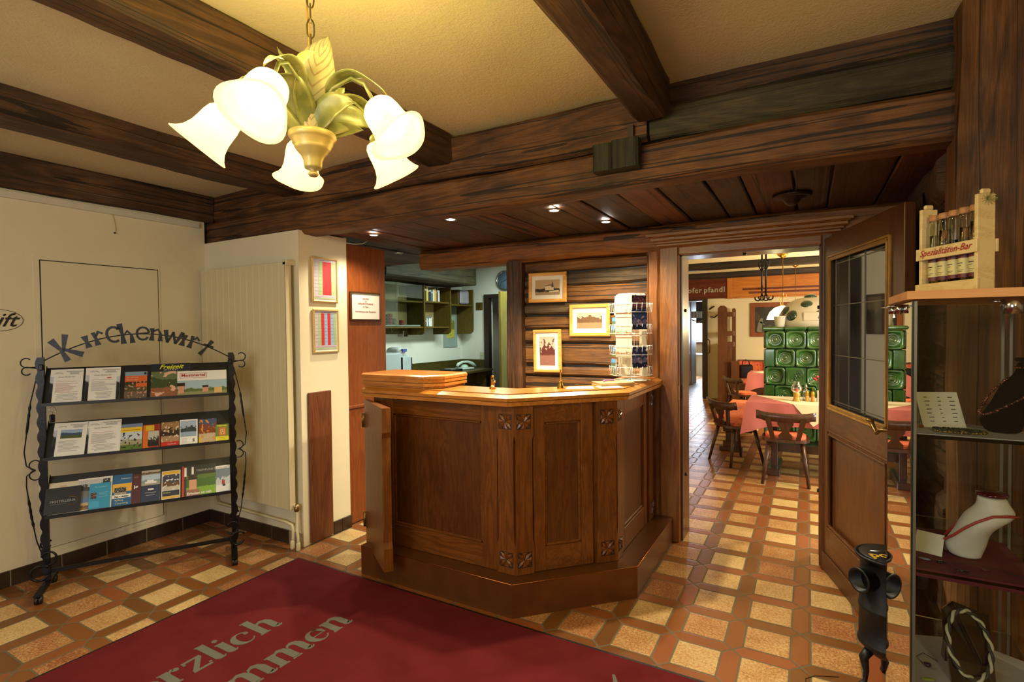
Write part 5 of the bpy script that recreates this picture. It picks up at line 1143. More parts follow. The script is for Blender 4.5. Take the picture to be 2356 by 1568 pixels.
# black glossy stand with rope necklace
t = thing('jewellery_stand', 'glossy black slanted display stand on the lowest showcase shelf', 'display stand', (.385, 1.86, .527), .12)
part('board', lambda b: (b.add([(-.048, -.05, 0), (.052, -.04, 0), (.060, .035, .165), (-.018, .045, .185), (-.046, .03, .165), (-.048, -.038, 0), (.052, -.028, 0), (.060, .047, .160), (-.018, .057, .180), (-.046, .042, .160)], [(0, 1, 2, 3, 4), (9, 8, 7, 6, 5), (0, 5, 6, 1), (1, 6, 7, 2), (2, 7, 8, 3), (3, 8, 9, 4), (4, 9, 5, 0)], plain('piano_black', '060607', .06, coat=1)), b.add([(-.03, .06, 0), (.03, .06, 0), (.03, .045, .13), (-.03, .045, .13), (-.03, .09, 0), (.03, .09, 0), (.03, .055, .13), (-.03, .055, .13)], [(0, 1, 2, 3), (7, 6, 5, 4), (0, 3, 7, 4), (1, 5, 6, 2), (3, 2, 6, 7), (0, 4, 5, 1)], plain('piano_black', '060607', .06, coat=1))), t, False)
M = Matrix.Translation((.385, 1.86, .527)) @ Matrix.Rotation(.12, 4, 'Z')
ropep = []
for i in range(120):
    a = i/120*2*PI; x = .003+.046*math.cos(a); s_ = .095+.075*math.sin(a); y = -.05+s_*.49-.006; z = s_
    for_r = (x, y, z); ropep.append(M @ Vector(for_r))
for j, (mt, lb) in enumerate(((plain('cream_bead', 'b8b48c', .5), 'cream strand'), (plain('dark_rope', '23261f', .6), 'dark strand'))):
    b = MB(); P = []
    for i, p in enumerate(ropep):
        a = i/120*2*PI; o_ = Vector((math.cos(a), .49*math.sin(a), math.sin(a))); nn = Vector((0, -1, .4)); ph = i/120*2*PI*9+j*PI; P.append(p+(M.to_3x3() @ (o_*math.cos(ph)+nn*math.sin(ph)))*.0035)
    b.tube(P, .004, mt, 7, closed=True)
    if j == 0: rn = thing('rope_necklace', 'twisted cream and dark rope necklace hung over the black stand', 'necklace', (.385, 1.86, .527))
    b.build('strand', rn, True)
for nm, lb, c, s_, m_, rz in [('violet_pendant', 'violet black glass pendant behind the black stand', (.300, 1.86, .527), (.010, .008, .012), plain('violet_glass', '1a1538', .08, coat=1), 0), ('green_pendant', 'pale lime green leaf pendant on the lowest shelf', (.290, 1.79, .527), (.018, .006, .004), plain('lime_stone', '9fb04c', .3), .3), ('black_pendant', 'flat black oblong pendant at the front left of the lowest shelf', (.283, 1.745, .527), (.016, .007, .005), blkb, -.2),
                            ('blue_pendant', 'blue and white oval pendant on the red cloth', (.276, 1.765, .868), (.014, .005, .004), plain('blue_white', '8088a0', .3), -.2), ('black_pendant', 'black pendant before the blank folded card', (.312, 1.762, .868), (.013, .007, .004), blkb, .1), ('black_pendant', 'long black pendant at the front of the red cloth', (.347, 1.722, .868), (.016, .005, .004), blkb, .1), ('brown_pendant', 'small brown ring pendant right on the red cloth', (.400, 1.757, .868), (.009, .006, .004), plain('brown_stone', '5c3424', .3), 0)]:
    blob(nm, lb, c, s_, m_, 'pendant', rz)
chainbeads('bead_bracelet', 'bracelet of dark and gold beads at the back of the red cloth', [(.262, 1.95, .8705), (.29, 1.955, .8705), (.33, 1.95, .8705), (.35, 1.93, .8705)], .0035, [blkb, goldb, blkb], 'bracelet', 30)
for nm, lb, P in [('neck_cord', 'thin dark cord looped on the lowest showcase shelf', [(.33, 1.90, .5285), (.30, 1.93, .5285), (.28, 1.90, .5285), (.29, 1.87, .5285)]), ('neck_cord', 'thin cord curving at the front of the lowest showcase shelf', [(.325, 1.79, .5285), (.30, 1.775, .5285), (.31, 1.74, .5285), (.36, 1.72, .5285)]), ('neck_cord', 'thin dark cord lying on the red cloth', [(.33, 1.76, .8695), (.38, 1.79, .8695), (.44, 1.77, .8695), (.47, 1.74, .8695)])]:
    b = MB(); b.tube(P, .0008, blackp, 5); tag(b.build(nm), lb, 'cord')

# ---- rack of schnapps tubes on the showcase top
UR, DR = Vector((-.491, .871, 0)), Vector((.871, .491, 0)); Nn = Vector((.366, 1.70, 1.588)); Lr = .1865; dp = .044
sr = thing('tube_rack', 'pale wooden rack with red script lettering on top of the showcase', 'rack', Nn)
TT = Matrix((UR, DR, UP)).transposed().to_4x4(); TT.translation = Nn
def wbox(b, a, c, m_=birch, bev=.001): b.T = TT; b.box(a, c, m_, bev)
for u in (0, Lr-.010):
    part('side_panel', lambda b: (wbox(b, (u, 0, 0), (u+.010, dp, .235)), b.box((u, .010, .235), (u+.010, dp-.010, .248), birch, .003)), sr)
part('top_slat', lambda b: wbox(b, (-.004, -.006, .092), (Lr+.004, 0, .124)), sr)
part('bottom_slat', lambda b: wbox(b, (-.006, -.006, 0), (Lr+.006, 0, .026)), sr)
part('back_slat', lambda b: (wbox(b, (-.004, dp, .092), (Lr+.004, dp+.006, .124))), sr)
part('floor_board', lambda b: wbox(b, (.010, 0, 0), (Lr-.010, dp, .008)), sr)
part('lettering', lambda b: b.text('Spezialitäten-Bar', .0245, Nn+UR*(Lr/2)-DR*.0072+UP*.102, -UR, UP, plain('script_red', 'a0202c', .5), .0, shear=.42, off=.0002), sr)
part('rope', lambda b: b.tube([TT @ Vector(p) for p in [(-.004, .02, .222)]+[(Lr*i/10, .02, .222-.022*math.sin(i*PI/10)) for i in range(11)]+[(Lr+.003, .02, .222)]], .0026, plain('hemp_rope', '8d8a4c', .8), 7), sr)
part('rope_knot', lambda b: [b.tube([TT @ Vector((-.002, .022, .222)), TT @ Vector((-.012, .022+.016*math.cos(a), .222+.014*math.sin(a)))], .0012, plain('hemp_rope', '8d8a4c', .8), 5) for a in [k*.6 for k in range(11)]], sr)
lab = plain('cream_label', 'c6bc84', .6); mar = plain('maroon_label', '5a2024', .5); NM = ['enriert', 'Kirschbrand', 'Marillenlikör', 'Birnenbrand', 'Obstschnaps']
for i in range(5):
    u = .0275+i*.0325; c = TT @ Vector((u, .022, .008)); t = thing('schnapps_tube', ['corked glass tube nearest the right side panel of the pale rack', 'corked clear tube second from the right in the pale rack', 'corked glass tube with dark liquid in the middle of the pale rack', 'corked clear tube second from the left in the pale rack', 'leftmost corked clear tube in the pale rack'][i], 'glass tube', c, 0, 'glass tubes in the pale rack')
    T = TT.to_3x3().to_4x4()
    part('glass_tube', lambda b: b.lathe([(0, .001), (.010, .002), (.0145, .008), (.0145, .176), (.0120, .182), (.0135, .188), (.0125, .192), (.0105, .192), (.0105, .182), (.0128, .174), (.0128, .010), (0, .006)], realglass('tube_glass', (.93, .95, .85)), 18), t, False)
    part('liquid', lambda b: b.lathe([(0, .007), (.0122, .011), (.0122, [.165, .155, .128, .160, .150][i]), (0, [.165, .155, .128, .160, .150][i])], realglass('dark_liqueur', (.08, .01, .01)) if i == 2 else realglass('clear_schnapps', (.9, .88, .6)), 16), t, False)
    part('cork', lambda b: b.lathe([(0, .190), (.0135, .190), (.0140, .194), (.0135, .206), (0, .208)], plain('cork_top', 'a8774c', .6), 18), t, False)
    def labl(b):
        b.T = T
        for z0, z1, m_ in ((.026, .036, mar), (.036, .076, lab), (.076, .094, mar)):
            V = []; F = []
            for k in range(15):
                a = math.radians(-180+k*180/14); V += [(.0149*math.cos(a), .0149*math.sin(a), z0), (.0149*math.cos(a), .0149*math.sin(a), z1)]
            for k in range(14): F.append([2*k, 2*k+2, 2*k+3, 2*k+1])
            b.add(V, F, m_, True)
        for z, h, wd in ((.062, .0022, 6), (.056, .0012, 4), (.045, .0010, 7), (.041, .0010, 5)):
            V = []; F = []
            for k in range(wd):
                a = math.radians(-90+(k-wd/2+.5)*12); V += [(.0152*math.cos(a), .0152*math.sin(a), z), (.0152*math.cos(a), .0152*math.sin(a), z+h)]
            for k in range(wd-1): F.append([2*k, 2*k+2, 2*k+3, 2*k+1])
            b.add(V, F, ink, True)
    part('paper_label', labl, t, False)

# ---- small cast iron stove
st = thing('iron_stove', 'small black cylindrical cast iron stove with a round flue opening, before the open door', 'stove', (.288, 2.62, 0))
ci = plain('cast_iron', '0f0f10', .5, .3, bumpy=.3, bscale=50)
part('drum', lambda b: b.lathe([(0, .135), (.05, .135), (.085, .165), (.098, .18), (.103, .185), (.103, .195), (.098, .20), (.098, .33), (.101, .334), (.101, .342), (.097, .346), (.095, .52), (.099, .535), (.112, .545), (.114, .555), (.106, .557), (.102, .550), (0, .548)], ci, 40), st, False)
def pipe(b, a, L): 
    d = Vector((math.cos(a), math.sin(a), 0)); M = frameT((d*.06+Vector((0, 0, .465))), d.cross(UP), None, d); b.lathe([(.046, 0), (.046, L), (.050, L), (.050, L+.006), (.041, L+.006), (.040, .01), (0, .01)], ci, 28, M, cap=False)
part('flue_collar', lambda b: pipe(b, math.radians(-138), .075), st, False)
part('flue_collar', lambda b: pipe(b, math.radians(30), .07), st, False)
part('lid', lambda b: (b.lathe([(0, .552), (.098, .552), (.100, .556), (.096, .560), (0, .561)], ci, 36)), st, False)
part('lid_lettering', lambda b: b.text('poli', .07, (-.01, -.055, .5625), (.93, .36, 0), (-.36, .93, 0), plain('stove_yellow', 'b8942c', .5), 0, off=.002), st, False)
part('lid_lifter', lambda b: b.tube([(-.06, -.02, .566), (.0, .0, .57), (.05, .01, .566)], .003, chrome, 6), st, False)
for a in (210, 330, 90):
    a = math.radians(a); d = Vector((math.cos(a), math.sin(a), 0))
    part('leg', lambda b: b.tube([d*.07+UP*.16, d*.095+UP*.13, d*.085+UP*.07, d*.09+UP*.03, d*.11+UP*.012, d*.125+UP*.010], .012, ci, 10, radii=[.02, .018, .011, .009, .012, .010]), st, False)
b = MB(); b.tube([(.02, 2.42, .002), (.00, 2.46, .002), (-.005, 2.52, .002), (.03, 2.56, .002), (.12, 2.60, .002)], .0012, blackp, 5)
tag(b.build('floor_cord'), 'thin dark cord lying curved on the tiles left of the iron stove', 'cord')

# ================================================================== OFFICE BEHIND THE COUNTER
b = MB(); b.box((-4.9, 2.86, 0), (-4.7, 6.75, 2.5), officew); struct('wall_office_left', b)
b = MB(); b.box((-4.9, 4.4, 2.5), (-2.05, 6.9, 2.55), officew); struct('ceiling', b)
b = MB(); b.box((-4.9, 6.75, 0), (-4.23, 6.9, 2.5), officew); b.box((-4.23, 6.75, 2.02), (-3.38, 6.9, 2.5), officew); b.box((-3.38, 6.75, 0), (-2.15, 6.9, 2.5), officew); struct('wall_office_back', b)
b = MB(); b.box((-2.15, 3.96, 0), (-2.05, 6.9, 2.5), officew); struct('wall_office_right', b)
b = MB(); b.box((-4.7, 2.86, 0), (-3.09, 2.9, 2.3), officew); struct('wall_office_front', b)
b = MB(); b.box((-4.6, 6.9, 0), (-4.5, 9, 2.5), plain('corridor_paint', '9c9184', .8)); b.box((-4.6, 9, 0), (-2.8, 9.1, 2.5), plain('corridor_paint', '9c9184', .8)); struct('wall_corridor', b)
D = struct('door_4', None, (-3.8, 6.75, 0)); dk = plain('dark_door_frame', '2b2018', .4)
part('door_frame', lambda b: (b.box((-4.27, 6.71, 0), (-4.19, 6.80, 2.03), dk), b.box((-3.42, 6.71, 0), (-3.36, 6.80, 2.03), dk), b.box((-4.19, 6.71, 1.975), (-3.42, 6.80, 2.03), dk)), D)
oliv = wood('olive_lit_oak', '3c330c', '5d511a', '6e6028', 'z', .4, 14, 12)
D2 = struct('door_5', None, (-3.44, 6.70, 0))
part('door_leaf', lambda b: (setattr(b, 'T', frameT((-3.44, 6.70, 0), (-.107, -.994, 0))), b.box((0, -.02, .01), (.78, .02, 2.0), oliv, .003)), D2)
part('door_handle', lambda b: (setattr(b, 'T', frameT((-3.44, 6.70, 0), (-.107, -.994, 0))), b.box((.70, -.026, .98), (.735, -.02, 1.2), chrome), b.tube([(.72, -.02, 1.10), (.72, -.06, 1.10), (.62, -.06, 1.10)], .008, chrome, 8)), D2)
t = thing('wall_clock', 'round silver-rimmed wall clock with a blue-grey dial, half hidden by the wooden post', 'clock', (-3.90, 6.74, 2.225))
MY = Matrix.Rotation(PI/2, 4, 'X')
part('rim', lambda b: b.lathe([(.128, 0), (.150, .002), (.150, .03), (.138, .036), (.128, .030), (.128, .01)], chrome, 40, MY, cap=False), t, False)
part('dial', lambda b: (b.lathe([(0, .012), (.13, .012), (.13, 0)], plain('dial_blue', '5c7488', .4), 40, MY), [b.box((-.003+.112*math.cos(k*PI/6), -.014, -.003+.112*math.sin(k*PI/6)), (.003+.112*math.cos(k*PI/6), -.013, .003+.112*math.sin(k*PI/6)), paper) for k in range(12)]), t, False)
part('hand', lambda b: b.stroke([(0, 0, .008), (.05, .05, .004)], (0, -.016, 0), (1, 0, 0), (0, 0, 1), .001, ink), t, False)
part('hand', lambda b: b.stroke([(0, 0, .006), (-.09, -.03, .003)], (0, -.018, 0), (1, 0, 0), (0, 0, 1), .001, ink), t, False)
b = MB(); b.box((-4.43, 6.735, 1.80), (-4.31, 6.75, 1.915), shelfw, .004); b.stroke([(-.02, .03, .006), (0, -.03, .006), (.02, .03, .006), (0, .015, .006)], (-4.37, 6.733, 1.855), (1, 0, 0), (0, 0, 1), .002, plain('carved_dark', '2b2410', .6))
tag(b.build('wooden_plaque'), 'small square wooden plaque with a carved heart on the office wall', 'plaque')
b = MB(); b.box((-4.37, 6.74, 1.03), (-4.28, 6.75, 1.16), plain('switch_cream', 'b9c0a0', .4), .003); b.box((-4.355, 6.736, 1.1), (-4.295, 6.74, 1.15), plain('switch_cream', 'b9c0a0', .4), .002)
tag(b.build('light_switch'), 'pale switch plate on the office wall above the desk', 'switch')
# cornice beam over the cupboards
timber('log_beam', (-4.69, 4.46, 2.125), (-4.13, 6.30, 2.49), 'y', wood('grey_green_timber', '17150c', '38341f', '575138', 'y', .65, 7, 13, old=1, crack=1.5), 'dull grey-green timber over the office wall cupboards', seed=41, amp=.006)
# wall cupboards
cb = thing('wall_cupboard', 'olive brown wooden wall cupboard with open shelves and glass sliding doors in the office', 'cupboard', (-4.55, 5.6, 1.43))
FX = -4.39
def sidep_(b, y): 
    P = [(-4.70, 1.44), (-4.44, 1.44), (-4.40, 1.47), (-4.39, 1.51), (-4.39, 2.10), (-4.70, 2.10)]
    V = [(x, y-.012, z) for x, z in P]+[(x, y+.012, z) for x, z in P]; n = 6
    b.add(V, [list(range(n)), [n+i for i in range(n)][::-1]]+[[i, n+i, n+(i+1) % n, (i+1) % n] for i in range(n)], shelfw)
for y in (4.30, 5.45, 6.03, 6.60): part('side_panel', lambda b: sidep_(b, y), cb)
for y0, y1, zz in ((4.30, 5.45, (1.54, 1.87)), (5.45, 6.03, (1.54, 1.88)), (6.03, 6.60, (1.86,))):
    for z in zz: part('shelf', lambda b: b.box((-4.69, y0+.012, z-.010), (-4.41, y1-.012, z+.010), shelfw), cb)
part('back_panel', lambda b: b.box((-4.695, 4.30, 1.54), (-4.685, 5.45, 2.1), plain('pale_back', '8c7c50', .6)), cb)
part('back_panel', lambda b: b.box((-4.695, 5.45, 1.54), (-4.685, 6.03, 2.1), plain('pale_back', '8c7c50', .6)), cb)
gp = glassy('cupboard_glass', (.8, .85, .8), 0, .8)
for y0, y1, x in ((4.32, 4.95, FX), (4.90, 5.44, FX-.012)):
    part('glass_door', lambda b: b.quad((x, y0, 1.555), (x, y1, 1.555), (x, y1, 2.09), (x, y0, 2.09), gp), cb)
part('drop_rail', lambda b: b.box((-4.69, 4.31, 1.455), (-4.67, 5.44, 1.53), shelfw), cb)
bk = random.Random(5)
def books(y0, y1, z, hs, cols, label, grp, x=-4.44, d=.16, lean=None):
    y = y0; k = 0
    while y < y1:
        w_ = bk.uniform(.018, .042); h = bk.uniform(*hs); c = cols[k % len(cols)]
        m_ = plain('cover_'+c, c, .5); b = MB()
        b.box((x-d, y, z), (x, y+w_, z+h), m_, .0015); b.box((x-d-.002, y+.003, z+.003), (x-.006, y+w_-.003, z+h+.0005), plain('page_edges', 'b59b6a', .8))
        b.box((x, y+.004, z+h*.7), (x+.0008, y+w_-.004, z+h*.82), plain('spine_label', 'c8c4b0', .6))
        yield b, k, w_, h, c; y += w_+.002; k += 1
CN = {'c9cdd0': 'pale grey', 'c8b43a': 'yellow', '2a3038': 'dark slate', 'd8d8d2': 'white', '3c4048': 'charcoal', 'b8562a': 'orange', '5c6870': 'grey-blue', '8c2428': 'red'}
HT = ['first from the left', 'second from the left', 'third from the left', 'fourth from the left', 'fifth from the left', 'sixth from the left', 'seventh from the left', 'eighth from the left', 'ninth from the left', 'tenth from the left', 'eleventh from the left', 'twelfth from the left', 'thirteenth from the left', 'fourteenth from the left']
for b, k, w_, h, c in books(5.48, 5.84, 1.892, (.15, .20), ['c9cdd0', '2a3038', 'c8b43a', '3c4048', '2a3038', '5c6870', 'd8d8d2', 'c8b43a', 'b8562a', '3c4048', 'c9cdd0', '2a3038'], '', ''):
    tag(b.build('book'), '%s book, %s on the upper office shelf' % (CN[c], HT[k]), 'book', 'books on the upper office shelf')
for b, k, w_, h, c in books(5.48, 5.66, 1.552, (.09, .11), ['c9cdd0', '3c4048', 'd8d8d2', '5c6870', 'c9cdd0'], '', ''):
    tag(b.build('disc_case'), '%s disc case, %s on the lower office shelf' % (CN[c], HT[k]), 'case', 'disc cases on the lower office shelf')
b = MB(frameT((-4.60, 5.70, 1.552), (0, .62, .78), None, (0, -.78, .62))); b.box((0, -.07, 0), (.16, .07, .02), plain('pale_box', 'a4b4b4', .5)); tag(b.build('leaning_folder'), 'pale blue-grey folder leaning on the lower office shelf', 'folder')
for k, (y, h, m_, w_) in enumerate([(4.78, .13, '5a1c20', .05), (4.86, .15, '3c3430', .04), (4.91, .16, '8c2428', .06), (4.99, .10, '6c6c60', .05), (5.12, .08, '8c2428', .06)]):
    b = MB(); 
    for j in range(4): b.cyl((-4.50, y, 1.552+h*j/4), (-4.50, y, 1.552+h*(j+.92)/4), w_/2, plain('cover_'+m_, m_, .5), n=14)
    tag(b.build('stamp_stack'), ['dark red stack of round tins behind the cupboard glass, first', 'dark stack of round tins behind the cupboard glass, beside the dark red one', 'tallest bright red stack of round tins behind the cupboard glass', 'low grey stack of round tins behind the cupboard glass', 'lowest red stack of round tins, right end behind the cupboard glass'][k], 'tin')
b = MB(); b.box((-4.60, 4.35, 1.552), (-4.42, 5.40, 1.57), plain('pale_box', 'a4b4b4', .5), .004); tag(b.build('paper_tray'), 'long flat pale paper tray on the lower shelf behind glass', 'tray')
b = MB(); b.box((-4.62, 4.62, 1.885), (-4.45, 4.66, 2.02), plain('blue_binder', '24305c', .5), .002); tag(b.build('binder'), 'dark blue binder behind the cupboard glass, by the brown door', 'binder')
t = thing('loudspeaker', 'brown box loudspeaker with a pale grey front on the right office shelf', 'loudspeaker', (-4.52, 6.40, 1.872))
part('case', lambda b: b.box((-.12, -.12, 0), (.08, .14, .215), shelfw, .004), t, False)
part('front_grille', lambda b: b.box((.08, -.10, .01), (.115, .12, .21), plain('grille_grey', '8f8f98', .6), .015), t, False)
for y, h, c, a in ((6.07, .17, 'c8ccc0', 0), (6.11, .14, 'b8c43a', .12)):
    b = MB(Matrix.Translation((-4.45, y, 1.872)) @ Matrix.Rotation(a, 4, 'X')); b.box((-.15, 0, 0), (0, .018, h), plain('cover_'+c, c, .5)); tag(b.build('book'), ('pale grey' if a == 0 else 'lime yellow leaning')+' book left of the loudspeaker', 'book')
for k, y in enumerate((4.50, 4.82, 4.92, 5.10)):
    b = MB(); b.tube([(-4.66, y, 1.53), (-4.655, y, 1.49), (-4.64, y, 1.485), (-4.63, y, 1.50)], .004, plain('pale_hook', 'b0b0a0', .4), 6); tag(b.build('cup_hook'), 'small pale hook under the glazed office cupboard', 'hook', 'hooks under the office cupboard')
b = MB(); b.box((-4.69, 5.27, 1.42), (-4.60, 5.36, 1.50), chrome, .004); tag(b.build('silver_box'), 'small silver box under the office cupboard', 'box')
t = thing('wall_poster', 'grey framed poster with a yellow-green picture under the right shelf in the office', 'poster', (-4.698, 6.42, 1.26))
part('frame', lambda b: b.box((-4.699, 6.26, 1.24), (-4.685, 6.60, 1.86), plain('poster_grey', '8c9c98', .5), .003), t)
part('picture', lambda b: b.quad((-4.6845, 6.32, 1.38), (-4.6845, 6.52, 1.38), (-4.6845, 6.52, 1.70), (-4.6845, 6.32, 1.70), photo('poster_print', '9cb0a0', '6c7c2c', 'b8b83c', .8, 7, .5, '8c6c50', 51)), t)
# desk
dsk = thing('office_desk', 'olive brown built-in desk with a splash board along the office wall', 'desk', (-4.4, 5.2, 0)); deskm = wood('desk_olive', '2c280f', '463d16', '5c5226', 'y', .35, 13, 14)
part('desk_top', lambda b: b.box((-4.70, 3.4, .895), (-4.05, 6.60, .93), deskm, .004), dsk)
part('splash_board', lambda b: (b.box((-4.70, 3.4, .93), (-4.68, 6.74, 1.045), deskm), b.box((-4.68, 6.72, .93), (-4.28, 6.74, 1.045), deskm)), dsk)
part('front_panel', lambda b: b.box((-4.30, 3.4, 0), (-4.27, 6.55, .895), deskm), dsk)
for y in (3.6, 5.2, 6.5): part('desk_side', lambda b: b.box((-4.69, y, 0), (-4.12, y+.03, .895), deskm), dsk)
pr = thing('printer', 'large pale grey office printer with a blue display, beside the brown door', 'printer', (-4.42, 4.75, .93)); pg = plain('printer_grey', 'a4b2b8', .4)
part('printer_body', lambda b: (b.box((-.22, -.35, 0), (.22, .06, .31), pg, .02), b.box((-.22, .0, 0), (.22, .20, .26), pg, .01)), pr, False)
part('control_panel', lambda b: b.tube([(.0, .06, .30), (.06, .06, .315), (.14, .06, .31), (.20, .06, .28)], .06, plain('printer_white', 'c8d4d6', .4), 12), pr, False)
part('display', lambda b: b.box((.205, .03, .315), (.235, .10, .35), plain('display_blue', '3c50a0', .3)), pr, False)
part('side_vent', lambda b: b.box((-.10, .20, 0), (.20, .235, .24), plain('printer_dark', '1c2028', .5)), pr, False)
ph = thing('telephone', 'white desk telephone with curved handset on the office desk', 'telephone', (-4.30, 6.22, .931), -.3); pw = plain('phone_white', 'b9ccc4', .35)
part('phone_base', lambda b: (b.box((-.09, -.11, 0), (.10, .11, .03), pw, .012), b.lathe([(.06, .02), (.055, .05), (.03, .07), (0, .075)], pw, 18)), ph, False)
part('handset', lambda b: b.tube([(.02, -.15, .05), (.02, -.12, .085), (.02, -.05, .11), (.02, .05, .11), (.02, .13, .08), (.02, .18, .04)], .022, pw, 10, radii=[.022, .024, .018, .018, .024, .024]), ph, False)
b = MB(); b.box((-4.36, 5.72, .931), (-4.16, 5.98, .965), blackp, .006); b.box((-4.33, 5.78, .965), (-4.20, 5.86, .970), grey); tag(b.build('card_terminal'), 'flat black device with pale keys, left of the telephone', 'device')
b = MB(); b.box((-4.30, 5.35, .931), (-4.12, 5.62, .936), paper); tag(b.build('paper_stack'), 'thin stack of white paper on the office desk', 'paper')
b = MB(); b.tube([(-4.22, 6.45, .93), (-4.1, 6.60, .90), (-4.04, 6.62, .80), (-4.05, 6.63, .6), (-4.03, 6.62, .4)], .005, blackp, 6); tag(b.build('phone_cable'), 'black coiled cable falling from the right end of the office desk', 'cable')

# ================================================================== DINING ROOM
b = MB(); b.box((-2.05, 3.98, 0), (-.80, 4.06, 2.6), diningw); b.box((.12, 3.98, 0), (4.2, 4.06, 2.6), diningw); b.box((-.80, 3.98, 2.02), (.12, 4.06, 2.6), diningw); struct('wall_dining_front', b)
b = MB(); b.box((-2.05, 4.06, 0), (-1.95, 7.0, 2.6), diningw); b.box((-2.9, 6.9, 0), (-2.05, 7.0, 2.6), diningw); b.box((-2.9, 7.0, 0), (-2.8, 11.7, 2.6), diningw); struct('wall_dining_left', b)
b = MB(); b.box((4.1, 4.06, 0), (4.2, 11.7, .8), diningw); b.box((4.1, 4.06, 2.2), (4.2, 11.7, 2.6), diningw); b.box((4.1, 6.4, .8), (4.2, 11.7, 2.2), diningw); b.box((4.1, 4.06, .8), (4.2, 4.5, 2.2), diningw); struct('wall_dining_right', b)
D = struct('window_2', None, (4.1, 5.4, 0)); part('window_frame', lambda b: [b.box((4.08, y, .8), (4.12, y+.05, 2.2), doorw) for y in (4.5, 5.4, 6.35)]+[b.box((4.08, 4.5, z), (4.12, 6.4, z+.05), doorw) for z in (.8, 2.15)], D)
part('window_pane', lambda b: b.quad((4.14, 4.5, .8), (4.14, 6.4, .8), (4.14, 6.4, 2.2), (4.14, 4.5, 2.2), emit('daylit_pane', (.8, .9, 1), 2.5)), D)
b = MB(); b.box((-1.90, 11.7, 0), (4.2, 11.85, 2.6), diningw); b.box((-2.9, 11.7, 2.085), (-1.90, 11.85, 2.6), diningw); b.box((-2.9, 11.7, 0), (-2.5, 11.85, 2.6), diningw); struct('wall_dining_back', b)
b = MB(); b.box((-2.9, 3.98, 2.54), (4.2, 11.85, 2.66), plain('dining_ceiling', 'd6caa6', .9, bumpy=.3)); struct('ceiling', b)
for k, y in enumerate((8.95, 10.6)):
    timber('ceiling_beam', (-2.8, y, 2.43), (4.1, y+.16, 2.545), 'x', wood('dark_dining_beam', '0d0806', '1f130c', '33211a', 'x', .5, 7, 44, old=1), ['nearer dark beam across the dining room ceiling', 'farther dark beam across the dining room ceiling'][k], seed=50+k, amp=.004)
0 and timber('ceiling_beam', (-2.8, 6.9, 2.47), (4.1, 7.05, 2.58), 'x', wood('dark_dining_beam', '0d0806', '1f130c', '33211a', 'x', .5, 7, 44, old=1), 'dark dining room ceiling beam nearest the door lintel', seed=57, amp=.004)
# lettered board and pine band
t = thing('lettered_board', 'dark brown board with pale antique lettering above the far passage', 'sign', (-2.1, 11.64, 2.1)); redb = wood('red_brown_board', '3a160a', '5c2412', '74331c', 'x', .4, 12, 45)
part('board', lambda b: (b.box((-2.79, 11.66, 2.10), (-1.45, 11.70, 2.52), redb), b.box((-2.79, 11.64, 2.10), (-1.45, 11.66, 2.13), redb, .004), b.box((-2.79, 11.64, 2.42), (-1.45, 11.66, 2.44), redb, .004)), t)
part('lettering', lambda b: b.text('seenhofer', .155, (-2.30, 11.655, 2.235), (1, 0, 0), (0, 0, 1), plain('pale_lettering', 'a39c88', .6), .001, off=.003, spacing=1.12), t)
part('lettering', lambda b: b.text('pfandl', .155, (-1.70, 11.655, 2.235), (1, 0, 0), (0, 0, 1), plain('pale_lettering', 'a39c88', .6), .001, off=.003, spacing=1.12), t)
b = MB(); b.box((-1.45, 11.63, 2.08), (-1.36, 11.70, 2.56), wood('pine_post', 'a35a22', 'b8702c', 'c98a42', 'z', .4, 10, 46), .006); b.box((-1.36, 11.655, 2.10), (4.1, 11.70, 2.56), wood('orange_pine_band', '96521c', 'b56d28', 'cf9040', 'x', .4, 8, 47)); b.box((-1.45, 11.62, 2.085), (4.1, 11.66, 2.115), wood('orange_pine_band', '96521c', 'b56d28', 'cf9040', 'x', .4, 8, 47), .005)
struct('trim_3', b)
b = MB(); b.box((-1.94, 11.62, 0), (-1.84, 11.9, 2.10), dk, .005); b.box((-2.5, 11.64, 2.06), (-1.84, 11.9, 2.10), dk); struct('trim_4', b)
b = MB(); b.tube([(-1.82, 11.60, 1.25), (-1.78, 11.55, 1.22), (-1.78, 11.55, .98), (-1.82, 11.60, .95)], .012, oldbrass, 8); tag(b.build('door_pull'), 'long brass pull handle on the dark frame of the far passage', 'handle')
# far room
b = MB(); b.box((-2.75, 11.86, 0), (-2.65, 14.2, 2.5), wood('far_brown_panel', '6a3416', '8a4c20', 'a0622e', 'z', .4, 12, 48)); b.box((-2.74, 14.2, 0), (-2.64, 14.9, 2.5), plain('far_grey_panel', '6c7076', .5)); struct('wall_far_left', b)
b = MB(); b.box((-4.6, 17, 0), (0, 17.1, .98), diningw); b.box((-4.6, 17, 1.66), (0, 17.1, 2.5), dk); struct('wall_far_back', b)
b = MB(); b.box((-4.7, 15, 0), (-4.6, 17, 2.5), diningw); b.box((0, 11.85, 0), (.1, 17, 2.5), diningw); struct('wall_far_side', b)
b = MB(); b.box((-4.7, 11.85, 2.4), (.1, 17.1, 2.5), dk); struct('ceiling', b)
D = struct('window_1', None, (-2.6, 17, 1.0)); part('window_frame', lambda b: [b.box((x, 16.96, .98), (x+.04, 17.0, 1.66), dk) for x in (-4.5, -3.06, -2.1)]+[b.box((-4.5, 16.96, z), (-2.1, 17.0, z+.04), dk) for z in (.98, 1.63)], D)
part('window_pane', lambda b: b.quad((-4.5, 17.04, .98), (-2.06, 17.04, .98), (-2.06, 17.04, 1.66), (-4.5, 17.04, 1.66), emit('far_daylight', (.72, .85, 1), 9)), D)
part('window_curtain', lambda b: b.box((-4.5, 16.93, .98), (-2.06, 16.95, 1.05), plain('red_curtain_edge', 'a0785c', .8)), D)
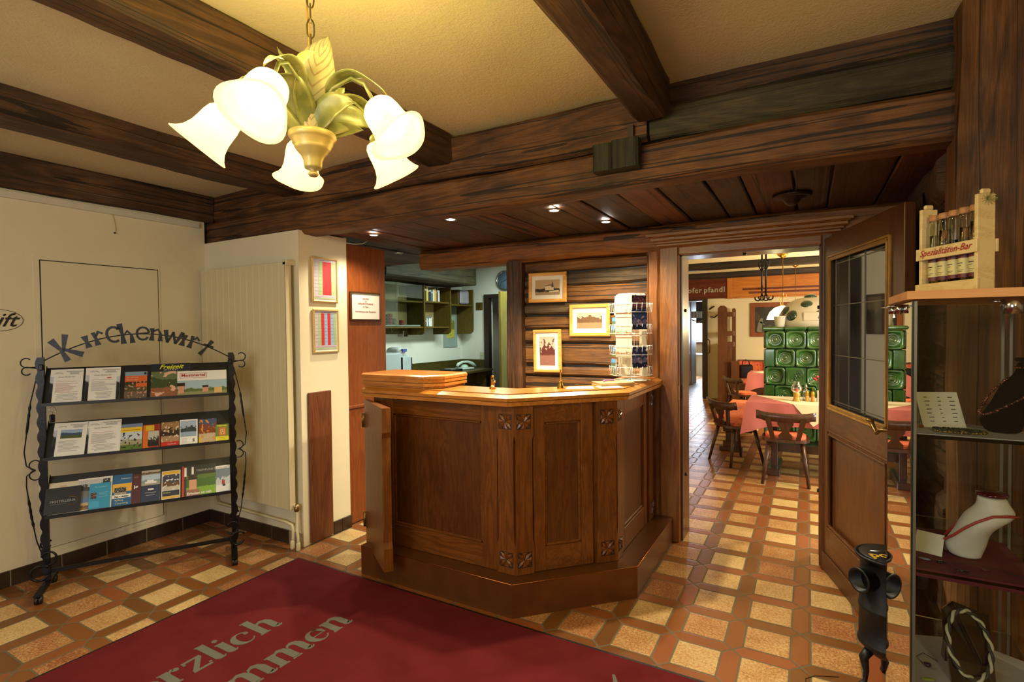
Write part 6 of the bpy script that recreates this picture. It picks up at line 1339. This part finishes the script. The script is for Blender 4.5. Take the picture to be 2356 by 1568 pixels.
t = thing('lantern', 'small lantern chandelier with four pale candle shades in the far room', 'lamp', (-2.42, 14, 1.62))
for k in range(4): part('shade', lambda b: b.lathe([(.05, 0), (.05, .17)], plain('milk_glass', 'c8c8bc', .4), 14, Matrix.Translation((-.14+.095*k, .05*(-1)**k, .12)), cap=False), t, False)
part('frame', lambda b: (b.tube([(-.18, 0, .08), (0, 0, .02), (.18, 0, .08)], .010, oldbrass, 8), b.lathe([(0, -.01), (.03, .01), (0, .04)], brass, 12), b.tube([(0, 0, .02), (0, 0, .78)], .006, iron, 6)), t, False)
t = thing('far_table', 'table with a pale top in front of the far window', 'table', (-2.55, 15.6, 0)); 
part('table_top', lambda b: b.box((-.5, -.4, .72), (.5, .4, .75), plain('far_cloth', 'a8b8c0', .5)), t, False)
for sx in (-.42, .42):
    for sy in (-.32, .32): part('leg', lambda b: b.box((sx-.03, sy-.03, 0), (sx+.03, sy+.03, .72), dk), t, False)
# coat stand partition
t = thing('coat_partition', 'tall brown wooden coat partition with pointed boards left of the cream wall', 'partition', (-1.5, 11.2, 0)); cw = wood('partition_wood', '43240f', '60371b', '754827', 'z', .4, 12, 49)
def board(b, x0, x1, y, h, m_=cw, th=.05): 
    c = (x1-x0)*.3; P = [(x0, 0), (x1, 0), (x1, h-c), (x1-c, h), (x0+c, h), (x0, h-c)]; V = [(x, y, z) for x, z in P]+[(x, y+th, z) for x, z in P]
    b.add(V, [list(range(6)), [11, 10, 9, 8, 7, 6]]+[[i, (i+1) % 6, 6+(i+1) % 6, 6+i] for i in range(6)], m_)
part('board', lambda b: board(b, -1.565, -1.39, 11.15, 1.93), t)
part('board', lambda b: (b.T.__class__ if False else None, b.box((-1.39, 11.20, 0), (-1.33, 11.55, 1.2), cw), board(b, -1.34, -1.27, 11.50, 1.88)), t)
for z in (1.20, 1.42, 1.80): part('rail', lambda b: b.box((-1.40, 11.19, z-.09), (-1.28, 11.54, z-.0), cw), t)
b = MB(); b.tube([(-1.78, 11.69, 1.72), (-1.70, 11.66, 1.70), (-1.64, 11.66, 1.76)], .012, iron, 6); b.tube([(-1.80, 11.69, 1.88), (-1.70, 11.65, 1.94)], .014, iron, 6); tag(b.build('wall_hook'), 'black wrought iron wall ornament left of the coat partition', 'hook')
# painting on the far wall
picture('framed_painting', 'large dark painting in a brown wooden frame on the far dining wall', (-.55, 11.68, 1.64), (1, 0, 0), .92, .68, mahog, photo('dark_painting', '1c1814', '14100e', '100c0a', .5, 3, .3, '3a2c20', 61), 0, .085, .03, matte=blackp, hook=False, extra=lambda b, w2, h2: (b.stroke([(-.30, -.24, .10), (-.28, -.08, .08), (-.25, .03, .04)], (0, -.0095, 0), (1, 0, 0), (0, 0, 1), .0006, plain('pale_figure', '6c6c5c', .6)), b.stroke([(-.28, -.04, .03), (-.2, -.1, .02)], (0, -.0095, 0), (1, 0, 0), (0, 0, 1), .0006, plain('pale_figure', '6c6c5c', .6))))
# corner bench with floral cushions
t = thing('corner_bench', 'corner bench upholstered in orange floral fabric along the far dining wall', 'bench', (-.3, 11.3, 0))
part('backrest', lambda b: (b.box((-1.20, 11.58, .48), (-.78, 11.68, .80), fabric, .02), b.box((-.775, 11.56, .48), (1.6, 11.66, .80), fabric, .02)), t)
part('backrest', lambda b: (setattr(b, 'T', frameT((-1.30, 11.05, 0), (.2, 1, 0))), b.box((0, -.08, .48), (.60, .0, .82), fabric, .02)), t)
part('seat', lambda b: b.box((-1.15, 11.08, .38), (1.6, 11.57, .48), fabric, .03), t)
part('bench_frame', lambda b: (b.box((-1.15, 11.12, 0), (1.6, 11.5, .375), chairw), b.box((-1.24, 11.66, .80), (1.6, 11.69, .83), cw), b.box((-1.30, 11.02, 0), (-1.16, 11.10, .84), cw)), t)
b = MB(); b.T = Matrix.Translation((-1.06, 11.30, .40)) @ Matrix.Rotation(.12, 4, 'X') @ Matrix.Rotation(.4, 4, 'Z'); b.box((-.13, -.05, .1), (.13, .05, .36), plain('bag_leather', '0c0c0e', .3), .03); b.tube([(-.07, 0, .35), (-.06, 0, .43), (0, 0, .46), (.06, 0, .43), (.07, 0, .35)], .008, plain('bag_leather', '0c0c0e', .3), 6)
tag(b.build('handbag'), 'black leather handbag standing on the corner bench seat', 'bag')

# dining chairs: board seat, splayed legs, curved top rail, cut-out splat
def make_chair(label, loc, rz):
    t = thing('dining_chair', label, 'chair', loc, rz)
    b = MB(); n = 28; P = []
    for k in range(n):
        a = 2*PI*k/n; P.append((.205*math.copysign(abs(math.cos(a))**.6, math.cos(a)), .19*math.copysign(abs(math.sin(a))**.6, math.sin(a))))
    b.prism(P, .405, .432, chairw); b.build('seat', t)
    b = MB(); b.prism([(x*.86, y*.82-.0+.015) for x, y in P], .432, .455, fabric); b.prism([(x*.8, y*.76+.015) for x, y in P], .455, .462, fabric); b.build('cushion', t)
    for sx, sy in ((-1, -1), (1, -1), (-1, 1), (1, 1)):
        b = MB(); b.tube([(sx*.14, sy*.12-.0, .41), (sx*.195, sy*.205, .0)], .016, chairw, 8, radii=[.022, .014]); b.build('leg', t)
    # back: two stiles leaning outward, centre splat and top rail, leaning back (-y)
    def at(x, z): return (x, -.155-(z-.43)*.22, z)
    def slab(b, pts, th=.022):
        V = [at(x, z) for x, z in pts]+[(x, at(x, z)[1]-th, z) for x, z in pts]; n = len(pts)
        b.add(V, [list(range(n)), [n+i for i in range(n)][::-1]]+[[i, n+i, n+(i+1) % n, (i+1) % n] for i in range(n)], chairw)
    for s_ in (-1, 1):
        b = MB(); slab(b, [(s_*.125, .43), (s_*.085, .43), (s_*.125, .64), (s_*.175, .64)]); b.build('stile', t)
    b = MB(); slab(b, [(-.055, .43), (.055, .43), (.060, .47), (.032, .50), (.030, .53), (.066, .575), (.075, .64), (-.075, .64), (-.066, .575), (-.030, .53), (-.032, .50), (-.060, .47)]); b.build('splat', t)
    b = MB(); N = 14; V = []; F = []
    for i in range(N+1):
        x = -.25+.50*i/N; q = x/.25; yb = .035*(q*q); lo = .600+.010*abs(q); hi = .700-.018*max(0, 1-abs(q))**.5+ (.006 if abs(q) > .8 else 0)
        if abs(q) > .85: lo += .012
        for z in (lo, hi):
            y = at(0, z)[1]+yb; V += [(x, y+.004, z), (x, y-.024, z)]
    for i in range(N):
        a, c = i*4, (i+1)*4; F += [(a, c, c+2, a+2), (a+1, a+3, c+3, c+1), (a, a+1, c+1, c), (a+2, c+2, c+3, a+3)]
    F += [(0, 2, 3, 1), (N*4, N*4+1, N*4+3, N*4+2)]
    b.add(V, F, chairw, True); b.build('top_rail', t); return t
c0 = make_chair('dark wooden chair with its back to the doorway at the front of the table', (-.185, 5.72, 0), 0.03)
dup(c0, (-.69, 6.26, 0), -math.radians(48), 'dark wooden chair at the left side of the near table, beside the bench')
dup(c0, (-.90, 9.12, 0), -math.radians(50), 'farthest dark chair, at the table behind the tiled stove, carrying the handbag')
# tables
def table(label, x0, x1, y0, y1, z, runner, llabel):
    t = thing('dining_table', label, 'table', ((x0+x1)/2, (y0+y1)/2, 0))
    part('table_top', lambda b: b.box((x0+.005, y0+.005, z-.03), (x1-.005, y1-.005, z-.002), chairw), t)
    for x in (x0+.22, x1-.28): part('trestle', lambda b: (b.box((x, y0+.18, .06), (x+.06, y1-.18, z-.03), chairw, .004), b.box((x-.03, y0+.05, 0), (x+.09, y1-.05, .07), chairw, .006)), t)
    part('stretcher', lambda b: b.box((x0+.22, (y0+y1)/2-.03, .2), (x1-.25, (y0+y1)/2+.03, .28), chairw), t)
    # cloth with hanging folds
    b = MB(); N = 14; top = [(x0, y0), (x1, y0), (x1, y1), (x0, y1)]
    b.add([(x, y, z+.001) for x, y in top], [(0, 1, 2, 3)], pink)
    for e in range(4):
        A, B = Vector(top[e]), Vector(top[(e+1) % 4]); d = (B-A); nn = Vector((d.y, -d.x)).normalized(); V = []; F = []
        L = d.length; M_ = max(8, int(L/.06))
        for i in range(M_+1):
            t_ = i/M_; drop = .22+.10*(abs(2*t_-1)**6)
            for j in range(4):
                q = j/3; off = nn*(.012*q+.018*q*math.sin(t_*L*22+e)+(.05*q*abs(2*t_-1)**6)); P = A+d*t_+off
                if j and t_ in (0, 1): P += (-d.normalized() if t_ == 0 else d.normalized())*.05*q
                V.append((P.x, P.y, z+.001-drop*q))
        for i in range(M_):
            for j in range(3): a = i*4+j; F.append((a, a+1, a+5, a+4))
        b.add(V, F, pink, True)
    o = b.build('tablecloth'); tag(o, llabel, 'tablecloth'); return t
table('wooden trestle dining table nearest the doorway', -.545, 1.0, 5.80, 6.44, .735, 1, 'pink tablecloth hanging over the near dining table')
b = MB(); z = .7385; b.add([(-.50, 6.40, z), (-.12, 5.80, z), (.62, 5.80, z), (.9, 6.2, z), (.5, 6.43, z)], [(0, 1, 2, 3, 4)], cloth); b.add([(-.12, 5.80, z), (.055, 5.77, .52), (.62, 5.80, z)] if False else [(-.12, 5.798, z), (.05, 5.770, .535), (.30, 5.798, z)], [(0, 1, 2)], cloth)
tag(b.build('table_runner'), 'cream overlay cloth laid diagonally over the pink tablecloth', 'tablecloth')
table('dining table behind the tiled stove', -.86, .4, 9.45, 10.1, .735, 1, 'pink tablecloth on the table behind the tiled stove')
b = MB(); b.add([(-.82, 9.7, .738), (-.62, 9.46, .738), (.3, 9.46, .738), (.3, 10.08, .738), (-.6, 10.08, .738)], [(0, 1, 2, 3, 4)], cloth); tag(b.build('table_runner'), 'cream overlay on the table behind the tiled stove', 'tablecloth')
# side bench with cushion
t = thing('wooden_bench', 'dark bench with an orange floral seat cushion left of the near table', 'bench', (-.80, 7.4, 0))
part('cushion', lambda b: b.box((-.97, 6.58, .405), (-.64, 8.25, .445), fabric, .02), t); part('bench_board', lambda b: b.box((-.97, 6.56, .37), (-.63, 8.28, .403), chairw, .004), t)
for y in (6.75, 8.05): part('bench_end', lambda b: [b.box((-.93+k_, y, z0), (-.67-k_, y+.05, z1), chairw, .004) for k_, z0, z1 in ((0, 0, .06), (.04, .06, .13), (.07, .13, .24), (.04, .24, .31), (0, .31, .37))], t)
# table-top things
t = thing('oil_lamp', 'small glass table lamp with a yellow base and red candle on the near table', 'lamp', (-.095, 6.06, .739))
part('base', lambda b: b.lathe([(0, 0), (.038, 0), (.040, .006), (.030, .02), (.028, .05), (.034, .075), (.030, .085), (0, .085)], plain('yellow_glass', 'b8903c', .2, .4), 22), t, False)
part('candle', lambda b: b.lathe([(.02, .085), (.026, .10), (.022, .125), (0, .13)], plain('red_wax', 'a03c30', .4), 16), t, False)
part('chimney', lambda b: b.lathe([(.026, .085), (.048, .11), (.052, .135), (.040, .165), (.026, .185), (.030, .20)], glassy('lamp_glass', (.92, .92, .88), 0, 1.4), 24, cap=False), t, False)
t = thing('oil_cruet', 'clear glass cruet with a metal top beside the table lamp', 'cruet', (-.012, 6.16, .739))
part('bottle', lambda b: b.lathe([(0, 0), (.030, 0), (.032, .01), (.028, .09), (.034, .10), (.012, .115), (.010, .13)], glassy('cruet_glass', (.8, .82, .8), .05, 1.6, .12), 20), t, False); part('stopper', lambda b: b.lathe([(.013, .13), (.014, .15), (.006, .16), (.004, .175), (0, .176)], chrome, 14), t, False)
gc = plain('gold_grain', 'a8742c', .4)
for k, (x, y) in enumerate(((-.000, 6.09), (.048, 6.08))):
    t = thing('spice_shaker', ['small spice shaker with a golden cap, next to the cruet', 'small spice shaker with a golden cap, nearer the flower vase'][k], 'shaker', (x, y, .739), group='spice shakers')
    part('jar', lambda b: b.lathe([(0, 0), (.018, 0), (.020, .004), (.018, .05), (.014, .06), (0, .06)], gc if k else plain('grain_light', 'b08c50', .4), 16), t, False); part('cap', lambda b: b.lathe([(.016, .06), (.018, .065), (.016, .095), (.010, .105), (0, .106)], brass, 16), t, False)
    if k: part('spoon', lambda b: b.tube([(0, 0, .10), (.002, 0, .14)], .002, brass, 6), t, False)
t = thing('flower_vase', 'slim white vase with red and green flowers at the door frame', 'vase', (.098, 6.10, .739))
part('vase', lambda b: b.lathe([(0, 0), (.018, 0), (.020, .01), (.014, .06), (.018, .11), (.016, .115)], plain('vase_white', 'c0c0bc', .3), 18), t, False)
part('foliage', lambda b: [b.tube([(0, 0, .1), (.03*math.cos(k*1.3), .03*math.sin(k*1.3), .17), (.06*math.cos(k*1.3), .06*math.sin(k*1.3), .20+.03*math.sin(k*2.1))], .002, plain('leaf_green', '3c6a24', .6), 5) or b.lathe([(0, -.012), (.014, -.002), (.012, .006), (0, .012)], plain('leaf_green', '3c6a24', .6), 7, Matrix.Translation((.055*math.cos(k*1.3), .055*math.sin(k*1.3), .18+.03*math.sin(k*2.1)))) for k in range(12)], t, False)
for k in range(4): part('blossom', lambda b: [b.lathe([(0, -.008), (.013, 0), (.008, .012), (0, .014)], plain('blossom_red', 'a82430', .5), 8, Matrix.Translation((-.03+.022*k+.01*math.cos(j), .01*math.sin(j*2), .215+.02*math.sin(k*2)+.008*j))) for j in range(3)], t, False)

# tiled stove
ks = thing('tiled_stove', 'big green glazed tiled stove with a white plastered dome', 'tiled stove', (.2, 7.6, 0)); SX, SY, TS = -.456, 7.16, .2215
grt = plain('stove_joint', '1c3a16', .6)
part('stove_core', lambda b: b.box((SX+.05, SY+.05, 0), (SX+TS*6, SY+TS*4, 1.45), grt), ks)
def bowl(b, cx, cz, y, w_, h, X=(1, 0, 0), O=(0, 0, 0)):
    """glazed tile with a round pressed bowl: square rim falling into concentric rings"""
    Xv = Vector(X); N = Xv.cross(UP).normalized(); O = Vector(O); n = 32; V = []; F = []
    prof = [(1.0, 0, 'q'), (1.0, .012, 'q'), (.93, .016, 'q'), (.80, .016, 's'), (.76, .004, 's'), (.70, -.018, 'r'), (.62, -.026, 'r'), (.58, -.022, 'r'), (.5, -.030, 'r'), (.42, -.034, 'r'), (.38, -.029, 'r'), (.30, -.036, 'r'), (.2, -.038, 'r'), (.14, -.032, 'r'), (0.02, -.034, 'r')]
    for r, d, kd in prof:
        for k in range(n):
            a = 2*PI*(k+.5)/n; ca, sa = math.cos(a), math.sin(a); m_ = max(abs(ca), abs(sa))
            if kd == 'q': x, z = ca/m_*.97, sa/m_*.97
            elif kd == 's': f = .5/m_+.5*1.06; x, z = ca*f, sa*f
            else: x, z = ca, sa
            V.append(O+Xv*(cx+x*r*w_/2)+UP*(cz+z*r*h/2)+N*d)
    for i in range(len(prof)-1):
        for k in range(n): F.append([i*n+k, i*n+(k+1) % n, (i+1)*n+(k+1) % n, (i+1)*n+k])
    F.append([(len(prof)-1)*n+k for k in range(n)]); b.add(V, F, green, True)
def flat_tile(b, x0, x1, z0, z1, X, O, m_=None):
    Xv = Vector(X); N = Xv.cross(UP).normalized(); O = Vector(O); T = Matrix((Xv, -N, UP)).transposed().to_4x4(); T.translation = O; Ts = b.T; b.T = T; b.box((x0+.002, -.014, z0+.002), (x1-.002, .012, z1-.002), m_ or green, .008); b.T = Ts
for face_i, (X, O, ncol) in enumerate((((1, 0, 0), (SX, SY, 0), 6), ((0, -1, 0), (SX, SY+TS*4, 0), 4))):
    for row in range(6):
        z0 = 1.45-TS*(row+1); half = row % 2 == 1
        xs_ = []
        if half: xs_ = [(0, TS*.48, 0)]+[(TS*.48+TS*c, TS*.48+TS*(c+1), 1) for c in range(ncol-1)]+[(TS*(ncol-.52), TS*ncol, 0)]
        else: xs_ = [(TS*c, TS*(c+1), 1) for c in range(ncol)]
        for c, (x0, x1, full) in enumerate(xs_):
            if face_i == 0 and row == 2 and c == 1:
                def rel(b):
                    flat_tile(b, x0, x1, z0, z0+TS, X, O); Xv = Vector(X); c0_ = Vector(O)+Xv*((x0+x1)/2)+UP*(z0+TS/2)+Vector((0, -.016, 0)); s_ = TS*.36
                    b.tube([c0_+Xv*s_*math.copysign(abs(math.cos(a))**.35, math.cos(a))+UP*s_*math.copysign(abs(math.sin(a))**.35, math.sin(a)) for a in [k*PI/16+.1 for k in range(32)]], .005, green, 6, closed=True)
                    q = random.Random(2); b.tube([c0_+Xv*(-.02)+UP*-.05, c0_+Xv*.01, c0_+Xv*-.01+UP*.05], .004, green, 6)
                    for k in range(14): b.lathe([(0, -.008), (.009, 0), (0, .008)], green, 8, Matrix.Translation(c0_+Xv*q.uniform(-.045, .045)+UP*q.uniform(-.05, .05)))
                part('relief_tile', rel, ks)
            elif full: part('bowl_tile', lambda b: bowl(b, (x0+x1)/2, z0+TS/2, 0, TS-.004, TS-.004, X, O), ks)
            else: part('half_tile', lambda b: flat_tile(b, x0, x1, z0, z0+TS, X, O), ks)
part('cornice', lambda b: [b.box((SX-.035+TS*c*1.1, SY-.035, 1.452), (SX-.035+TS*(c+1)*1.1-.003, SY+.2, 1.497), green, .018) for c in range(6)]+[b.box((SX-.035, SY+.2+TS*1.1*c, 1.452), (SX+.2, SY+.2+TS*1.1*(c+1)-.003, 1.497), green, .018) for c in range(3)], ks)
part('stove_top', lambda b: b.box((SX+.18, SY+.18, 1.452), (SX+TS*6, SY+TS*4, 1.49), plain('stove_plaster', 'b8ae98', .85)), ks)
domeM = Matrix.Translation((SX+TS*2.25, SY+TS*2.0, 1.49)); dome_m = plain('stove_plaster', 'b8ae98', .85, bumpy=.5, bscale=20)
RR = .385
part('dome', lambda b: b.lathe([(RR*1.0, -.01), (RR*.99, .08), (RR*.93, .17), (RR*.82, .245), (RR*.66, .31), (RR*.45, .355), (RR*.2, .375), (0, .38)], dome_m, 40, domeM), ks)
for az, el in ((-126, 22), (-101, 46), (-149, 32), (-74, 21), (-100, 82), (-172, 8), (-50, 45), (-30, 20)):
    a, e = math.radians(az), math.radians(el); d = Vector((math.cos(a)*math.cos(e), math.sin(a)*math.cos(e), math.sin(e))); p = Vector((d.x*RR, d.y*RR, d.z*.39))
    part('glazed_knob', lambda b: b.lathe([(.072, -.014), (.070, .006), (.055, .024), (.030, .033), (0, .036)], darkgreen, 24, domeM @ Matrix.Translation(p*.985) @ d.to_track_quat('Z', 'Y').to_matrix().to_4x4()), ks)
part('dome_plaque', lambda b: (setattr(b, 'T', domeM), b.box((-.09, -RR*1.0, .07), (.08, -RR*.93, .18), dome_m, .01)), ks)
t = thing('white_pail', 'small white pot with a dark pattern standing on the left corner of the tiled stove', 'pot', (-.30, 7.30, 1.497))
part('pot', lambda b: b.lathe([(0, 0), (.05, 0), (.052, .006), (.068, .125), (.072, .13), (.064, .128), (.05, .02), (0, .02)], plain('pot_white', 'c4bea8', .35), 26), t, False); part('pattern', lambda b: [b.lathe([(0, -.003), (.005, 0), (0, .003)], ink, 6, Matrix.Translation((.0675*math.cos(k*.6), .0675*math.sin(k*.6), .11))) for k in range(11)], t, False)
part('handle', lambda b: b.box((-.006, -.006, .02), (.006, .006, .16), plain('handle_green', '6c7c3c', .5)), t, False)
# pendant lamps, iron hanger, wooden rails
lampm = emit('lit_lamp_dome', (1, .84, .42), 5, (.9, .8, .6))
def pendant(label, x, y, zt, zb, r):
    t = thing('pendant_lamp', label, 'lamp', (x, y, zt))
    part('canopy', lambda b: b.lathe([(.075, 0), (.07, -.015), (.04, -.04), (.012, -.06), (0, -.06)], brass, 22), t, False)
    part('chain', lambda b: b.tube([(0, 0, -.05), (.004, 0, (zb-zt)*.5), (0, 0, zb-zt+.19)], .006, oldbrass, 6), t, False)
    part('hook', lambda b: b.tube([(-.02, 0, zb-zt+.19), (-.035, 0, zb-zt+.30), (.0, 0, zb-zt+.34), (.035, 0, zb-zt+.30), (.05, 0, zb-zt+.36)], .006, brass, 6), t, False)
    part('lamp_shade', lambda b: b.lathe([(r, zb-zt), (r*.97, zb-zt+.03), (r*.8, zb-zt+.11), (r*.5, zb-zt+.17), (r*.15, zb-zt+.195), (0, zb-zt+.2)], lampm, 30), t, False)
pendant('glowing yellow dome pendant lamp left of the tiled stove dome', -.309, 8.44, 2.535, 1.60, .21)
pendant('pendant lamp straight behind the stove dome, only its brass canopy and chain showing', -.176, 9.84, 2.535, 1.55, .20)
pendant('glowing dome pendant lamp right of the tiled stove dome, cut by the door frame',   .31, 8.44, 2.535, 1.64, .22)
for k, (x, y) in enumerate(((-.548, 8.0), (-.49, 7.85))):
    t = thing('iron_hanger', ['twisted wrought iron hanging rod with scroll feet, left of the pair', 'twisted wrought iron hanging rod with scroll feet, right of the pair'][k], 'hanger', (x, y, 2.538))
    part('rod', lambda b: b.tube([(0, 0, 0), (0, 0, -.62)], .012, iron, 8), t, False)
    part('basket_knot', lambda b: [b.tube([(0, 0, -.12), (.045*math.cos(a), .045*math.sin(a), -.17), (.045*math.cos(a+.8), .045*math.sin(a+.8), -.22), (0, 0, -.28)], .008, iron, 6) for a in (0, 1.57, 3.14, 4.71)], t, False)
    part('scroll_foot', lambda b: [b.tube([(0, 0, -.60)]+[(s_*(.05+.038*math.cos(a)), 0, -.64-.038*math.sin(a)) for a in [PI-j*.5 for j in range(-1, 8)]], .010, iron, 6) for s_ in (-1, 1)], t, False)
for k, (x0, y, z) in enumerate(((-.80, 8.0, 2.03), (-.705, 7.85, 1.97))):
    b = MB(); b.box((x0, y+.03, z-.014), (2.0, y+.06, z+.014), redb, .004); tag(b.build('wooden_rail'), ['upper reddish wooden rail hung across the dining room', 'lower reddish wooden rail hung across the dining room'][k], 'rail')

# side wall of the dining room, met again as a reflection in the glass of the open door
b = MB(); b.box((-1.95, 6.12, 0), (-1.80, 6.88, 2.25), wood('dark_panel_wood', '140b06', '2a180e', '3e2616', 'z', .4, 12, 55), .004)  # unseen panel added to darken part of the door glass reflection
tag(b.build('added_dark_panel'), 'tall dark cupboard on the dining side wall, mirrored in the door glass', 'cupboard')
picture('framed_picture', 'small framed picture on the dining side wall, mirrored in the door glass', (-1.945, 5.92, 1.62), (0, 1, 0), .26, .42, wood('dark_picture_frame', '1a100a', '3a2416', '553620', 'z', .4, 12, 56), photo('dim_picture', '6c5c40', '2c2418', '3c3020', .6, 4, .4, None, 71), .0, .025, hook=False)
